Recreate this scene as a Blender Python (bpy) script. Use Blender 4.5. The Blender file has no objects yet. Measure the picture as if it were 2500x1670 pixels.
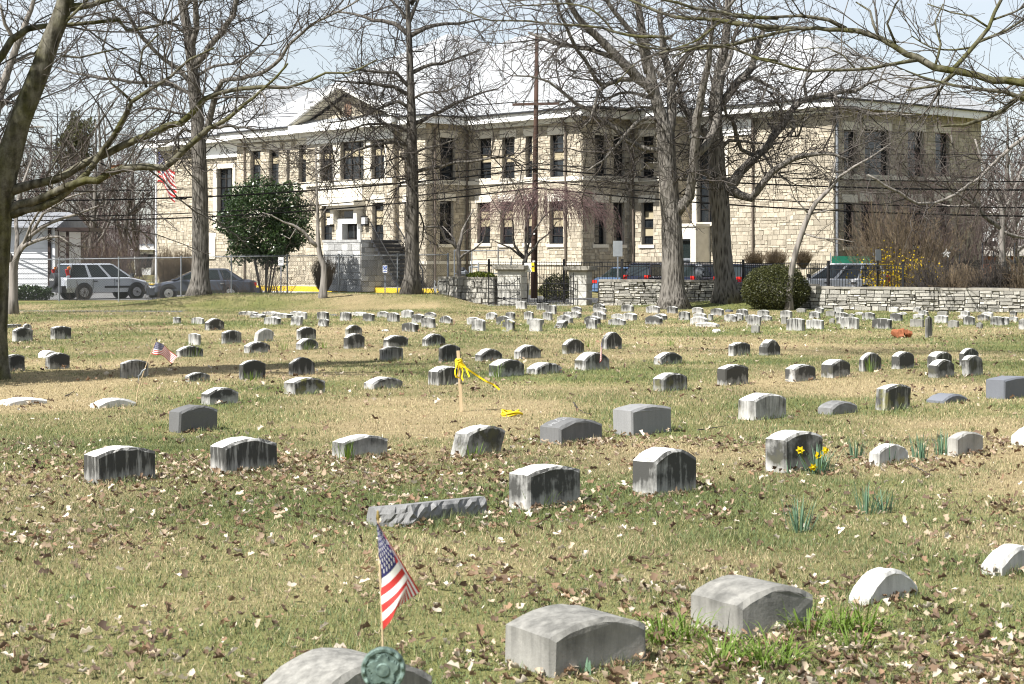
import bpy, math, random
import numpy as np
from mathutils import Vector, Matrix
R = math.radians
S = bpy.context.scene
# ---------------------------------------------------------------- camera, sky, sun, exposure
FP, HY, CX, CH = 4300.0, 620.0, 1250.0, 2.1      # focal length in photo pixels, horizon row, centre column, camera height
cam = bpy.data.cameras.new('camera'); cam_o = bpy.data.objects.new('camera', cam); S.collection.objects.link(cam_o)
cam_o.location = (0, 0, CH); cam_o.rotation_euler = (R(90), 0, 0)
cam.sensor_width = 36; cam.lens = FP / 2500 * 36; cam.shift_y = (HY - 835) / 2500
cam.clip_start = .5; cam.clip_end = 4000
cam.dof.use_dof = True; cam.dof.focus_distance = 38; cam.dof.aperture_fstop = 8.5
S.camera = cam_o
SUN_EL = R(48); SUN_D = Vector((-.79, -.612, 0)).normalized()
W = bpy.data.worlds.new("World"); S.world = W; W.use_nodes = True
nt = W.node_tree; bg = nt.nodes['Background']; bg.inputs[1].default_value = .055
sky = nt.nodes.new('ShaderNodeTexSky'); sky.sky_type = 'NISHITA'; sky.sun_disc = False
sky.sun_elevation = SUN_EL; sky.sun_rotation = math.atan2(SUN_D.x, SUN_D.y); sky.air_density = 1; sky.dust_density = .6; sky.ozone_density = 1.5
hz = nt.nodes.new('ShaderNodeMix'); hz.data_type = 'RGBA'
ns = nt.nodes.new('ShaderNodeTexNoise'); ns.inputs['Scale'].default_value = 2.2; ns.inputs['Detail'].default_value = 6
tcw = nt.nodes.new('ShaderNodeTexCoord'); mpw = nt.nodes.new('ShaderNodeMapping'); mpw.inputs['Scale'].default_value = (1, 1, 3.5)
nt.links.new(tcw.outputs['Generated'], mpw.inputs[0]); nt.links.new(mpw.outputs[0], ns.inputs['Vector'])
mr = nt.nodes.new('ShaderNodeMapRange'); mr.inputs[1].default_value = .35; mr.inputs[2].default_value = .7; mr.inputs[3].default_value = .35; mr.inputs[4].default_value = .75
nt.links.new(ns.outputs[0], mr.inputs[0]); nt.links.new(mr.outputs[0], hz.inputs[0])
nt.links.new(sky.outputs[0], hz.inputs[6]); hz.inputs[7].default_value = (9.0, 9.3, 9.7, 1)      # thin high cloud
nt.links.new(hz.outputs[2], bg.inputs[0])
sl = bpy.data.lights.new('sun', 'SUN'); sl.energy = 5.0; sl.angle = R(.5); sl.color = (1, .97, .92)
so = bpy.data.objects.new('sun', sl); S.collection.objects.link(so)
so.rotation_euler = (-Vector((SUN_D.x * math.cos(SUN_EL), SUN_D.y * math.cos(SUN_EL), math.sin(SUN_EL)))).to_track_quat('-Z', 'Y').to_euler()
S.view_settings.view_transform = 'Standard'; S.view_settings.look = 'None'; S.view_settings.exposure = 1.1; S.view_settings.gamma = 1
S.view_settings.use_curve_mapping = False
S.cycles.filter_width = 1.1; S.cycles.max_bounces = 5; S.cycles.diffuse_bounces = 2; S.cycles.glossy_bounces = 2; S.cycles.transparent_max_bounces = 6; S.cycles.use_denoising = True

# ---------------------------------------------------------------- helpers
rng = np.random.default_rng(7); random.seed(7)
def at(x, y, d): return np.array([(x - CX) * d / FP, d, CH - (y - HY) * d / FP])
def gp(x, y, z=0):
    d = FP * (CH - z) / (y - HY); return np.array([(x - CX) * d / FP, d, z])
def sm(a, b, x):
    t = np.clip((np.asarray(x, float) - a) / (b - a), 0, 1); return t * t * (3 - 2 * t)
def zg(x, y):                                          # ground height
    x = np.asarray(x, float); y = np.asarray(y, float)
    z = .455 * sm(-17.5, -11.5, x) * (1 - sm(-3.4, -1.0, x)) * sm(66.5, 71.5, y) * (1 - sm(73.5, 78.5, y))
    z = z + .27 * np.exp(-((x - 8.7) / 2.6) ** 2 - ((y - 69.7) / 1.8) ** 2)
    s = (x + 3.1) * .66 + (y - 90) * .75
    z = z + .3 * sm(.1, 1.2, s) * (1 - sm(-2.5, -.5, x)) + .3 * sm(85, 89, y) * sm(-.5, 1.5, x) * (1 - sm(9, 12, x))
    z = z + .05 * sm(30, 60, y) * np.sin(x * .35 + 1.2) * np.sin(y * .22) * (1 - sm(60, 66, y))
    return z
_ph = rng.random((64, 4))
def pn(x, y, sc, seed=0):                              # smooth value noise 0..1
    x = np.asarray(x, float) / sc + seed * 17.3; y = np.asarray(y, float) / sc + seed * 9.1
    xi = np.floor(x).astype(int); yi = np.floor(y).astype(int); fx = x - xi; fy = y - yi
    fx = fx * fx * (3 - 2 * fx); fy = fy * fy * (3 - 2 * fy)
    h = lambda a, b: np.modf(np.abs(np.sin(a * 127.1 + b * 311.7 + seed * 74.7) * 43758.5453))[0]
    return (h(xi, yi) * (1 - fx) + h(xi + 1, yi) * fx) * (1 - fy) + (h(xi, yi + 1) * (1 - fx) + h(xi + 1, yi + 1) * fx) * fy

class MB:                                              # mesh builder: boxes, tubes, polygons -> one mesh
    def __init__(s): s.v = []; s.f = []; s.n = 0; s.uv = None; s.col = None
    def add(s, v, f):
        v = np.asarray(v, float).reshape(-1, 3); s.v.append(v)
        for q in f: s.f.append(tuple(int(i) + s.n for i in q))
        s.n += len(v); return s
    def box(s, c, h, ax=None):                         # centre, half sizes, 3 axes
        c = np.asarray(c, float); ax = np.eye(3) if ax is None else np.asarray(ax, float)
        v = [c + ax[0] * h[0] * i + ax[1] * h[1] * j + ax[2] * h[2] * k for i in (-1, 1) for j in (-1, 1) for k in (-1, 1)]
        return s.add(v, [(0, 1, 3, 2), (4, 6, 7, 5), (0, 4, 5, 1), (2, 3, 7, 6), (0, 2, 6, 4), (1, 5, 7, 3)])
    def bb(s, x0, x1, y0, y1, z0, z1): return s.box(((x0 + x1) / 2, (y0 + y1) / 2, (z0 + z1) / 2), (abs(x1 - x0) / 2, abs(y1 - y0) / 2, abs(z1 - z0) / 2))
    def cbox(s, c, h, ax=None, b=.2):                  # chamfered front block (ax[1] is the outward axis)
        c = np.asarray(c, float); ax = np.eye(3) if ax is None else np.asarray(ax, float); v = []
        for j, q in ((-1, 1), (1 - b, 1), (1, 1 - b)):
            for i, k in ((-1, -1), (1, -1), (1, 1), (-1, 1)):
                m = b * min(h[0], h[2])
                hx, hz = h[0] - (m if q < 1 else 0), h[2] - (m if q < 1 else 0)
                v.append(c + ax[0] * hx * i + ax[1] * h[1] * j + ax[2] * hz * k)
        f = [(8, 9, 10, 11)]
        for o in (0, 4):
            for i in range(4): f.append((o + i, o + (i + 1) % 4, o + 4 + (i + 1) % 4, o + 4 + i))
        return s.add(v, f)
    def tube(s, pts, rad, n=6, cap=True):
        P = np.asarray(pts, float); m = len(P); r = np.broadcast_to(np.asarray(rad, float), (m,))
        T = np.gradient(P, axis=0); T /= np.linalg.norm(T, axis=1)[:, None] + 1e-9
        ref = np.array([.31, .2, 1.0]) if abs(T[:, 2]).mean() < .8 else np.array([1.0, .3, .1])
        A = np.cross(T, ref); A /= np.linalg.norm(A, axis=1)[:, None] + 1e-9; B = np.cross(T, A)
        a = np.arange(n) * 2 * np.pi / n
        v = P[:, None, :] + r[:, None, None] * (A[:, None, :] * np.cos(a)[None, :, None] + B[:, None, :] * np.sin(a)[None, :, None])
        s.v.append(v.reshape(-1, 3)); o = s.n
        for i in range(m - 1):
            for k in range(n): s.f.append((o + i * n + k, o + i * n + (k + 1) % n, o + (i + 1) * n + (k + 1) % n, o + (i + 1) * n + k))
        if cap:
            s.f.append(tuple(o + k for k in range(n))[::-1]); s.f.append(tuple(o + (m - 1) * n + k for k in range(n)))
        s.n += m * n; return s
    def bar(s, a, b, r, n=6): return s.tube([a, b], r, n)
    def disc(s, c, ax, r, h, n=20):                    # cylinder about axis ax
        c = np.asarray(c, float); ax = np.asarray(ax, float); return s.tube([c - ax * h / 2, c + ax * h / 2], r, n)
    def poly(s, v): return s.add(v, [tuple(range(len(v)))])
    def build(s, name, mat, parent=None, smooth=False, org=None):
        V = np.concatenate(s.v) if s.v else np.zeros((0, 3))
        if org is not None: V = V - np.asarray(org, float)
        me = bpy.data.meshes.new(name); me.from_pydata(V.tolist(), [], s.f); me.materials.append(mat)
        if smooth: me.polygons.foreach_set('use_smooth', [True] * len(me.polygons))
        me.update(); return link(name, me, parent, org if parent is None else None)
def link(name, me, parent=None, loc=None):
    o = bpy.data.objects.new(name, me); S.collection.objects.link(o)
    if parent is not None: o.parent = parent
    if loc is not None: o.location = loc
    return o
def fast_tris(name, V, T, mat, parent=None, cols=None, loc=None):     # big triangle soups
    me = bpy.data.meshes.new(name); V = np.asarray(V, np.float32); T = np.asarray(T, np.int32); k = T.shape[1]
    me.vertices.add(len(V)); me.vertices.foreach_set('co', V.ravel()); me.loops.add(T.size); me.loops.foreach_set('vertex_index', T.ravel())
    me.polygons.add(len(T)); me.polygons.foreach_set('loop_start', np.arange(0, T.size, k, dtype=np.int32))
    me.materials.append(mat); me.update(calc_edges=True)
    if cols is not None:
        a = me.color_attributes.new('col', 'FLOAT_COLOR', 'POINT'); c = np.ones((len(V), 4), np.float32); c[:, :3] = cols; a.data.foreach_set('color', c.ravel())
    return link(name, me, parent, loc)
def tag(o, label=None, cat=None, group=None, kind=None):
    if label: o['label'] = label
    if cat: o['category'] = cat
    if group: o['group'] = group
    if kind: o['kind'] = kind
    return o
def thing(name, label, cat, loc=(0, 0, 0), rz=0, group=None):
    o = bpy.data.objects.new(name, None); S.collection.objects.link(o); o.location = loc; o.rotation_euler = (0, 0, rz); o.empty_display_size = .2
    return tag(o, label, cat, group)
def copy_tree(o, parent=None):
    c = o.copy(); S.collection.objects.link(c); c.parent = parent
    for ch in list(o.children): copy_tree(ch, c)
    return c

# ---------------------------------------------------------------- materials
def nodes(name):
    m = bpy.data.materials.new(name); m.use_nodes = True; t = m.node_tree; b = t.nodes['Principled BSDF']; return m, t, b
def N(t, kind, **kw):
    n = t.nodes.new('ShaderNode' + kind)
    for k, v in kw.items():
        if k in ('op', 'operation'): n.operation = v
        elif hasattr(n, k) and k not in ('Scale',): setattr(n, k, v)
    return n
def coords(t, scale=(1, 1, 1), kind='Object'):
    if kind == 'World':
        g = t.nodes.new('ShaderNodeNewGeometry'); src = g.outputs['Position']
    else:
        g = t.nodes.new('ShaderNodeTexCoord'); src = g.outputs[kind]
    m = t.nodes.new('ShaderNodeMapping'); m.inputs['Scale'].default_value = scale; t.links.new(src, m.inputs[0]); return m.outputs[0]
def noise(t, vec, sc, det=5, rough=.6):
    n = t.nodes.new('ShaderNodeTexNoise'); n.inputs['Scale'].default_value = sc; n.inputs['Detail'].default_value = det; n.inputs['Roughness'].default_value = rough
    t.links.new(vec, n.inputs['Vector']); return n.outputs[0]
def ramp(t, f, stops):
    r = t.nodes.new('ShaderNodeValToRGB'); e = r.color_ramp.elements
    while len(e) < len(stops): e.new(.5)
    for i, (p, c) in enumerate(stops):
        e[i].position = p; e[i].color = (c, c, c, 1) if np.isscalar(c) else (*c, 1)
    t.links.new(f, r.inputs[0]); return r.outputs[0]
def mix(t, f, a, b, blend='MIX'):
    m = t.nodes.new('ShaderNodeMix'); m.data_type = 'RGBA'; m.blend_type = blend
    for i, v in ((0, f), (6, a), (7, b)):
        if isinstance(v, bpy.types.NodeSocket): t.links.new(v, m.inputs[i])
        elif i == 0: m.inputs[0].default_value = v
        else: m.inputs[i].default_value = (*v, 1)
    return m.outputs[2]
def mth(t, op, a, b=None):
    m = t.nodes.new('ShaderNodeMath'); m.operation = op
    for i, v in ((0, a), (1, b)):
        if v is None: continue
        if isinstance(v, bpy.types.NodeSocket): t.links.new(v, m.inputs[i])
        else: m.inputs[i].default_value = v
    return m.outputs[0]
def bump(t, b, h, strength=.3, dist=.02):
    n = t.nodes.new('ShaderNodeBump'); n.inputs['Strength'].default_value = strength; n.inputs['Distance'].default_value = dist
    t.links.new(h, n.inputs['Height']); t.links.new(n.outputs[0], b.inputs['Normal'])
def PM(name, c1, c2=None, sc=8, rough=.8, bmp=0, dist=.02, stretch=(1, 1, 1), spec=.3, metal=0, kind='Object', rand=0, coat=0):
    m, t, b = nodes(name); b.inputs['Roughness'].default_value = rough; b.inputs['Specular IOR Level'].default_value = spec; b.inputs['Metallic'].default_value = metal
    b.inputs['Coat Weight'].default_value = coat
    c2 = c2 or tuple(x * .75 for x in c1)
    v = coords(t, stretch, kind); n = noise(t, v, sc); col = ramp(t, n, [(.32, c2), (.68, c1)])
    if rand:
        oi = t.nodes.new('ShaderNodeObjectInfo'); gi = t.nodes.new('ShaderNodeNewGeometry')
        rr = mth(t, 'FRACT', mth(t, 'ADD', oi.outputs['Random'], gi.outputs['Random Per Island']))
        k = mth(t, 'ADD', mth(t, 'MULTIPLY', rr, 2 * rand), 1 - rand)
        col = mix(t, 1, col, k, 'MULTIPLY')
    t.links.new(col, b.inputs['Base Color'])
    if bmp: bump(t, b, n, bmp, dist)
    return m
def color_mat(name, rough=.8, spec=.2, trans=0):         # takes the 'col' attribute
    m, t, b = nodes(name); a = t.nodes.new('ShaderNodeVertexColor'); a.layer_name = 'col'; t.links.new(a.outputs[0], b.inputs['Base Color'])
    b.inputs['Roughness'].default_value = rough; b.inputs['Specular IOR Level'].default_value = spec
    return m
M = {}
def stone_mat(name, base, base2, grime=(.03, .03, .027), grain=60, spec=.25, vmin=.10, film=.14):
    m, t, b = nodes(name); b.inputs['Roughness'].default_value = .75; b.inputs['Specular IOR Level'].default_value = spec
    oi = t.nodes.new('ShaderNodeObjectInfo'); sep = t.nodes.new('ShaderNodeSeparateColor'); t.links.new(oi.outputs['Color'], sep.inputs[0])
    off = t.nodes.new('ShaderNodeVectorMath'); off.operation = 'ADD'; tc = t.nodes.new('ShaderNodeTexCoord')
    comb = t.nodes.new('ShaderNodeCombineXYZ'); t.links.new(mth(t, 'MULTIPLY', oi.outputs['Random'], 37.0), comb.inputs[0])
    t.links.new(tc.outputs['Object'], off.inputs[0]); t.links.new(comb.outputs[0], off.inputs[1]); vec = off.outputs[0]
    mp = t.nodes.new('ShaderNodeMapping'); mp.inputs['Scale'].default_value = (1, 1, .10); t.links.new(vec, mp.inputs[0])
    st = noise(t, mp.outputs[0], 17, 4, .65); blot = noise(t, vec, 5, 4, .6); fine = noise(t, vec, grain, 3, .7)
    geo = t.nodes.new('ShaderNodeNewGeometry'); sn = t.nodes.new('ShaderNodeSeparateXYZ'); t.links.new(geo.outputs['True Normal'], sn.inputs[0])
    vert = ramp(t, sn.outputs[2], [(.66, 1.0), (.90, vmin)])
    so_ = t.nodes.new('ShaderNodeSeparateXYZ'); t.links.new(tc.outputs['Object'], so_.inputs[0])
    hgt = ramp(t, so_.outputs[2], [(.0, .45), (.16, 1.0)])
    r2 = mth(t, 'FRACT', mth(t, 'MULTIPLY', oi.outputs['Random'], 7.31)); big = noise(t, vec, 2.2, 3, .5)
    sw = mth(t, 'ADD', .15, mth(t, 'MULTIPLY', r2, .55))
    g0 = mth(t, 'ADD', mth(t, 'ADD', mth(t, 'MULTIPLY', ramp(t, st, [(.36, 0.0), (.64, 1.0)]), sw), mth(t, 'MULTIPLY', ramp(t, blot, [(.32, 0.0), (.68, 1.0)]), mth(t, 'SUBTRACT', .75, sw))), mth(t, 'ADD', mth(t, 'MULTIPLY', big, .35), film))
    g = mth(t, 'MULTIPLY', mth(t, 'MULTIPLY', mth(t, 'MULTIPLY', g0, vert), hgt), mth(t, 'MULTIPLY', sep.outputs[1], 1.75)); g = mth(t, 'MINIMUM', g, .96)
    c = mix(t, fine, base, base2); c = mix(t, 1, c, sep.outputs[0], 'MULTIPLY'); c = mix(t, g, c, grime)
    lich = mth(t, 'MULTIPLY', ramp(t, blot, [(.52, 0.0), (.62, 1.0)]), sep.outputs[2]); c = mix(t, lich, c, (.20, .19, .05))
    t.links.new(c, b.inputs['Base Color']); bump(t, b, mth(t, 'ADD', fine, mth(t, 'MULTIPLY', blot, 2.0)), .35, .006)
    return m
M['marble'] = stone_mat('weathered_marble', (.72, .71, .68), (.60, .59, .55))
M['sandgrey'] = stone_mat('pale_grey_stone', (.38, .37, .335), (.30, .29, .265), vmin=1.0, film=.0)
M['granite'] = stone_mat('grey_granite', (.27, .27, .268), (.14, .14, .14), grain=110, vmin=.8, film=0)
M['darkgranite'] = stone_mat('dark_granite', (.16, .17, .19), (.09, .095, .11), grain=120)
M['terracotta'] = PM('terracotta', (.30, .11, .05), (.20, .07, .032), 14, .85, .4)
def bark(name, c1, c2, c3, sc=7, dist=.05, algae=None):
    m, t, b = nodes(name); b.inputs['Roughness'].default_value = .9; b.inputs['Specular IOR Level'].default_value = .15
    v = coords(t, (1, 1, .16)); n1 = noise(t, v, sc, 6, .7); v2 = coords(t); n2 = noise(t, v2, 1.3, 4)
    vo = t.nodes.new('ShaderNodeTexVoronoi'); vo.inputs['Scale'].default_value = sc * 1.7; t.links.new(v, vo.inputs['Vector'])
    h = mth(t, 'ADD', n1, mth(t, 'MULTIPLY', vo.outputs[0], .8))
    c = ramp(t, h, [(.52, c3), (.80, c2), (1.05, c1)])
    if algae: c = mix(t, mth(t, 'MULTIPLY', ramp(t, n2, [(.42, 0.0), (.62, 1.0)]), .75), c, algae); n3 = noise(t, v2, 9, 5, .7); c = mix(t, 1, c, ramp(t, n3, [(.35, (.45, .44, .42)), (.6, (1., 1., 1.))]), 'MULTIPLY')
    t.links.new(c, b.inputs['Base Color']); bump(t, b, h, .9, dist); return m
M['bark'] = bark('furrowed_bark', (.165, .152, .135), (.10, .091, .08), (.022, .02, .018), 8.5)
M['bark_dark'] = bark('dark_bark', (.125, .114, .10), (.07, .064, .057), (.016, .015, .014), 6.5)
M['bark_algae'] = bark('algae_covered_bark', (.15, .14, .11), (.085, .078, .058), (.025, .023, .018), 5, .03, (.085, .085, .018))
M['bark_pale'] = bark('pale_smooth_bark', (.22, .20, .18), (.15, .137, .122), (.06, .055, .05), 5, .02)
M['twig'] = PM('grey_brown_twig', (.075, .064, .056), (.035, .03, .027), 3, .9)
M['twig_pale'] = PM('pale_twig', (.11, .098, .085), (.045, .04, .035), 3, .9)
M['twig_red'] = PM('reddish_twig', (.105, .076, .069), (.05, .037, .034), .8, .9)
M['twig_pink'] = PM('pinkish_twig', (.17, .11, .105), (.10, .064, .06), 2, .9)
M['twig_brown'] = PM('brown_shrub_twig', (.20, .15, .095), (.085, .064, .042), 2, .9)
M['broken'] = PM('torn_orange_wood', (.36, .16, .06), (.12, .06, .03), 20, .9, .6)
M['ashlar'] = PM('ashlar_stone', (.45, .40, .315), (.30, .262, .20), 5, .9, .5, .04, rand=.24)
M['mortar'] = PM('mortar', (.44, .40, .33), (.32, .29, .24), 9, .95, .3)
M['limestone'] = PM('limestone_trim', (.66, .62, .53), (.56, .52, .44), 3, .8, .1)
M['white_paint'] = PM('white_painted_wood', (.80, .80, .78), (.72, .72, .70), 4, .6)
M['soffit'] = PM('painted_soffit', (.66, .62, .50), (.58, .55, .45), 4, .7)
M['granite_rubble'] = PM('granite_rubble', (.47, .47, .455), (.27, .27, .265), 4, .9, .8, .04, rand=.32)
M['rubble'] = PM('fieldstone', (.48, .46, .41), (.26, .25, .22), 6, .95, .9, .05, rand=.35)
M['rubble_dark'] = PM('wall_core', (.07, .065, .055), (.035, .032, .028), 9, .95)
M['coping'] = PM('coping_stone', (.30, .28, .24), (.17, .16, .14), 5, .9, .5)
M['pillar'] = PM('pillar_block', (.50, .49, .45), (.34, .33, .30), 5, .9, .5, rand=.12)
M['frame'] = PM('dark_bronze_frame', (.025, .022, .02), None, 8, .5, spec=.4)
M['glass'] = PM('window_glass', (.022, .026, .03), (.01, .012, .014), 2, .06, spec=.7)
M['blind'] = PM('tan_window_shade', (.36, .31, .21), (.30, .26, .17), 2, .8)
M['iron'] = PM('black_iron', (.010, .010, .011), None, 8, .5, spec=.4)
M['galv'] = PM('galvanised_steel', (.20, .215, .235), (.13, .14, .155), 6, .5, spec=.5)
M['pole'] = PM('creosoted_pole', (.075, .042, .030), (.040, .025, .019), 6, .9, .4, stretch=(1, 1, .1))
M['mesh_wire'] = PM('dull_fence_wire', (.07, .075, .08), None, 8, .6)
M['wire'] = PM('black_cable', (.008, .008, .008), None, 8, .95, spec=.02)
M['yellow_paint'] = PM('yellow_kerb_paint', (.68, .46, .03), (.52, .36, .03), 4, .7)
M['concrete'] = PM('concrete', (.52, .51, .48), (.40, .39, .37), 3, .9, .2)
M['asphalt'] = PM('asphalt', (.17, .17, .168), (.12, .12, .119), 2.5, .9, .3, kind='World')
M['roof'] = None
M['tape'] = PM('yellow_tape', (.80, .62, .02), (.66, .48, .02), 12, .5)
M['pine'] = PM('raw_pine', (.52, .40, .25), (.40, .30, .18), 14, .8, stretch=(1, 1, .1))
M['brass'] = PM('dull_brass', (.30, .22, .07), None, 8, .4, metal=.4)
M['bronze'] = PM('verdigris_bronze', (.17, .235, .205), (.055, .085, .075), 40, .6, .5, .004, metal=.3)
M['white'] = PM('white_enamel', (.78, .78, .77), (.72, .72, .71), 4, .5)
M['signblue'] = PM('blue_sign_paint', (.03, .10, .42), None, 4, .5)
M['alu'] = PM('sign_back_aluminium', (.25, .27, .285), (.20, .215, .23), 3, .45, spec=.5)
M['rubber'] = PM('tyre_rubber', (.014, .014, .014), None, 8, .8)
M['rim'] = PM('alloy_rim', (.45, .46, .48), (.25, .25, .26), 8, .35, spec=.6, metal=.5)
M['carglass'] = PM('car_glass', (.018, .026, .026), (.01, .014, .014), 1.5, .05, spec=.8)
M['plastic'] = PM('dark_grey_plastic', (.035, .037, .042), None, 8, .6)
M['redlens'] = PM('red_lens', (.55, .02, .012), (.40, .012, .01), 8, .15, spec=.6)
M['amberlens'] = PM('amber_lens', (.75, .22, .02), None, 8, .2, spec=.6)
M['clearlens'] = PM('clear_lens', (.62, .64, .66), None, 8, .12, spec=.8)
def paint(name, c, metal=.2): return PM(name, c, tuple(x * .92 for x in c), 1.5, .28, spec=.5, metal=metal, coat=.6)
M['silver'] = paint('silver_paint', (.50, .53, .58)); M['greyblue'] = paint('grey_blue_paint', (.065, .075, .10)); M['navy'] = paint('navy_paint', (.012, .018, .045))
M['blue'] = paint('blue_paint', (.10, .17, .30)); M['carwhite'] = paint('white_paint', (.74, .74, .74), 0)
M['siding'] = PM('white_clapboard', (.62, .63, .64), (.54, .55, .56), 2, .7)
M['darkbrown'] = PM('dark_brown_trim', (.035, .022, .018), None, 6, .6)
M['greenmesh'] = PM('green_windscreen', (.01, .14, .085), (.008, .10, .06), 6, .8)
M['black_net'] = PM('black_net', (.015, .015, .015), None, 6, .9)
# ---------------------------------------------------------------- ground
def axis(a, b, st, far): return np.unique(np.concatenate([-np.array(far)[::-1], np.arange(a, b + .01, st), far]))
def sheet(name, xs, ys, mat, dz=0., cond=None, zf=zg):
    X, Y = np.meshgrid(xs, ys, indexing='ij'); Z = zf(X, Y) + dz; n, m = X.shape
    V = np.stack([X, Y, Z], -1).reshape(-1, 3); i, j = np.meshgrid(np.arange(n - 1), np.arange(m - 1), indexing='ij')
    a = (i * m + j).ravel(); T = np.stack([a, a + m, a + m + 1, a + 1], -1)
    if cond is not None:
        c = V[T].mean(1); T = T[cond(c[:, 0], c[:, 1])]
    return fast_tris(name, V, T, mat), X, Y
def green_at(x, y):                                    # how green the turf is (old straw .. fresh green)
    g = .55 * pn(x, y, 3.1, 1) + .3 * pn(x, y, 1.1, 2) + .25 * pn(x, y, .45, 3)
    g = (g - .5) * 2.0 + .42 + .16 * (1 - sm(11, 19, y)) - .16 * sm(18, 24, y) * (1 - sm(24, 34, y)) + .05 * sm(62, 66, y) + .35 * sm(5, 9, x) * sm(64, 67, y)
    return np.clip(g, 0, 1)
m, t, b = nodes('turf_soil'); b.inputs['Roughness'].default_value = .95; b.inputs['Specular IOR Level'].default_value = .1
a = t.nodes.new('ShaderNodeVertexColor'); a.layer_name = 'col'; v = coords(t, (1, 1, 1), 'World'); n1 = noise(t, v, 9, 8, .75); n2 = noise(t, v, 40, 4, .7)
c = mix(t, 1, a.outputs[0], ramp(t, n1, [(.3, (.55, .52, .48)), (.5, (.95, .95, .92)), (.72, (1.35, 1.3, 1.2))]), 'MULTIPLY')
c = mix(t, ramp(t, n2, [(.55, 0.0), (.75, .55)]), c, (.30, .235, .145)); t.links.new(c, b.inputs['Base Color']); bump(t, b, n2, .9, .03); M['soil'] = m
xs = np.unique(np.concatenate([[-1500, -700, -350, -180, -100], np.arange(-60, 61, 1.0), np.arange(-20, 20, .5), [100, 180, 350, 700, 1500]]))
ys = np.unique(np.concatenate([[-60, -20], np.arange(0, 125, 1.0), np.arange(5, 40, .5), [140, 170, 220, 350, 700, 1500]]))
g_o, X, Y = sheet('ground', xs, ys, M['soil']); tag(g_o, kind='structure')
G = green_at(X, Y).reshape(-1, 1); br = (.8 + .4 * pn(X, Y, 2.3, 5)).reshape(-1, 1)
cols = (np.array([[.30, .24, .14]]) * (1 - G) + np.array([[.135, .145, .05]]) * G) * br
att = g_o.data.color_attributes.new('col', 'FLOAT_COLOR', 'POINT'); cc = np.ones((len(cols), 4), np.float32); cc[:, :3] = cols; att.data.foreach_set('color', cc.ravel())
# parking lot behind the fences, narrow path inside the cemetery, path through the gate
lot, _, _ = sheet('parking_lot', np.arange(-45, 50.1, .5), np.arange(66, 112, .5), M['asphalt'], .012,
    lambda x, y: (y > np.where(x < -.5, 79.8, np.where(x < 2.5, 76.5, np.where(x < 9, 74.5, 78.5 - .62 * x)))) & ((x + 3.1) * .66 + (y - 90) * .75 < -.1) & ((x < 1) | (y < 92 - 1.1 * x) | ((x > 14) & (y < 82.6 + (x - 15.2) * .9))), lambda x, y: zg(x, y)); tag(lot, kind='structure')
pth, _, _ = sheet('path', np.arange(-24, -11.9, .5), np.arange(63.6, 65.3, .4), PM('old_path', (.12, .12, .12), (.07, .07, .07), 2, .9, .3), .006); tag(pth, kind='structure')
pth2, _, _ = sheet('gate_path', np.arange(-1.0, 3.0, .5), np.arange(71.6, 76.6, .5), M['concrete'], .006); tag(pth2, kind='structure')
# yellow kerb and gutter along the school drive
kd = np.array([.75, -.66, 0]); kn = np.array([.66, .75, 0]); kd /= np.linalg.norm(kd); kn /= np.linalg.norm(kn); k0 = np.array([-3.1, 90, 0])
kb = MB(); kb.box(k0 + kd * -14 + (0, 0, .12), (17, .16, .19), (kd, kn, (0, 0, 1))); tag(kb.build('kerb', M['yellow_paint']), kind='structure')
kb = MB(); kb.box(k0 + kd * -14 - kn * 1.1 + (0, 0, .01), (17, .85, .02), (kd, kn, (0, 0, 1))); tag(kb.build('gutter', M['concrete']), kind='structure')
kb = MB(); kb.box(k0 + kd * -14 + kn * 1.2 + (0, 0, .26), (17, .95, .05), (kd, kn, (0, 0, 1))); tag(kb.build('pavement', M['concrete']), kind='structure')

# ---------------------------------------------------------------- school building
GA = R(48); E1 = np.array([math.cos(GA), -math.sin(GA), 0]); E2 = np.array([math.sin(GA), math.cos(GA), 0]); UP = np.array([0, 0, 1.0])
def uv(u, v, z=0): return E1 * u + E2 * v + UP * z
BASE = uv(-75, 62); EZ = 9.1; Z0 = 0.0
school = thing('school_building', 'long two storey tan stone school with white cornices and grey hipped roof', 'school', BASE)
def u_on(v, sx):                                        # u where the sight line at column sx meets plane v
    k = (sx - CX) / FP; return (k * E2[1] * v - E2[0] * v) / (E1[0] - k * E1[1])
def v_on(u, sx):
    k = (sx - CX) / FP; return (k * E1[1] * u - E1[0] * u) / (E2[0] - k * E2[1])
class Wall:
    def __init__(s, fixed, a0, a1, front=True, z0=Z0, z1=EZ):
        s.front = front; s.fx = fixed; s.a0, s.a1 = min(a0, a1), max(a0, a1); s.z0, s.z1 = z0, z1
        s.t = E1 if front else E2; s.n = -E2 if front else E1; s.op = []
    def p(s, a, z, out=0): return (uv(a, s.fx, z) if s.front else uv(s.fx, a, z)) + s.n * out
    def a_px(s, sx): return u_on(s.fx, sx) if s.front else v_on(s.fx, sx)
    def z_px(s, a, sy): return CH - (sy - HY) * s.p(a, 0)[1] / FP
    def rect(s, x0, x1, y0, y1):
        a, b = s.a_px(x0), s.a_px(x1); m_ = (a + b) / 2; return min(a, b), max(a, b), s.z_px(m_, y1), s.z_px(m_, y0)
    def box(s, mb, a0, a1, z0, z1, o0, o1):
        mb.box(s.p((a0 + a1) / 2, (z0 + z1) / 2, (o0 + o1) / 2), (abs(a1 - a0) / 2, abs(o1 - o0) / 2, abs(z1 - z0) / 2), (s.t, s.n, UP)); return mb
STONES = []; CORE = MB(); TRIM = MB(); SOFF = MB(); WHITE = MB(); PIPE = MB()
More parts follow.
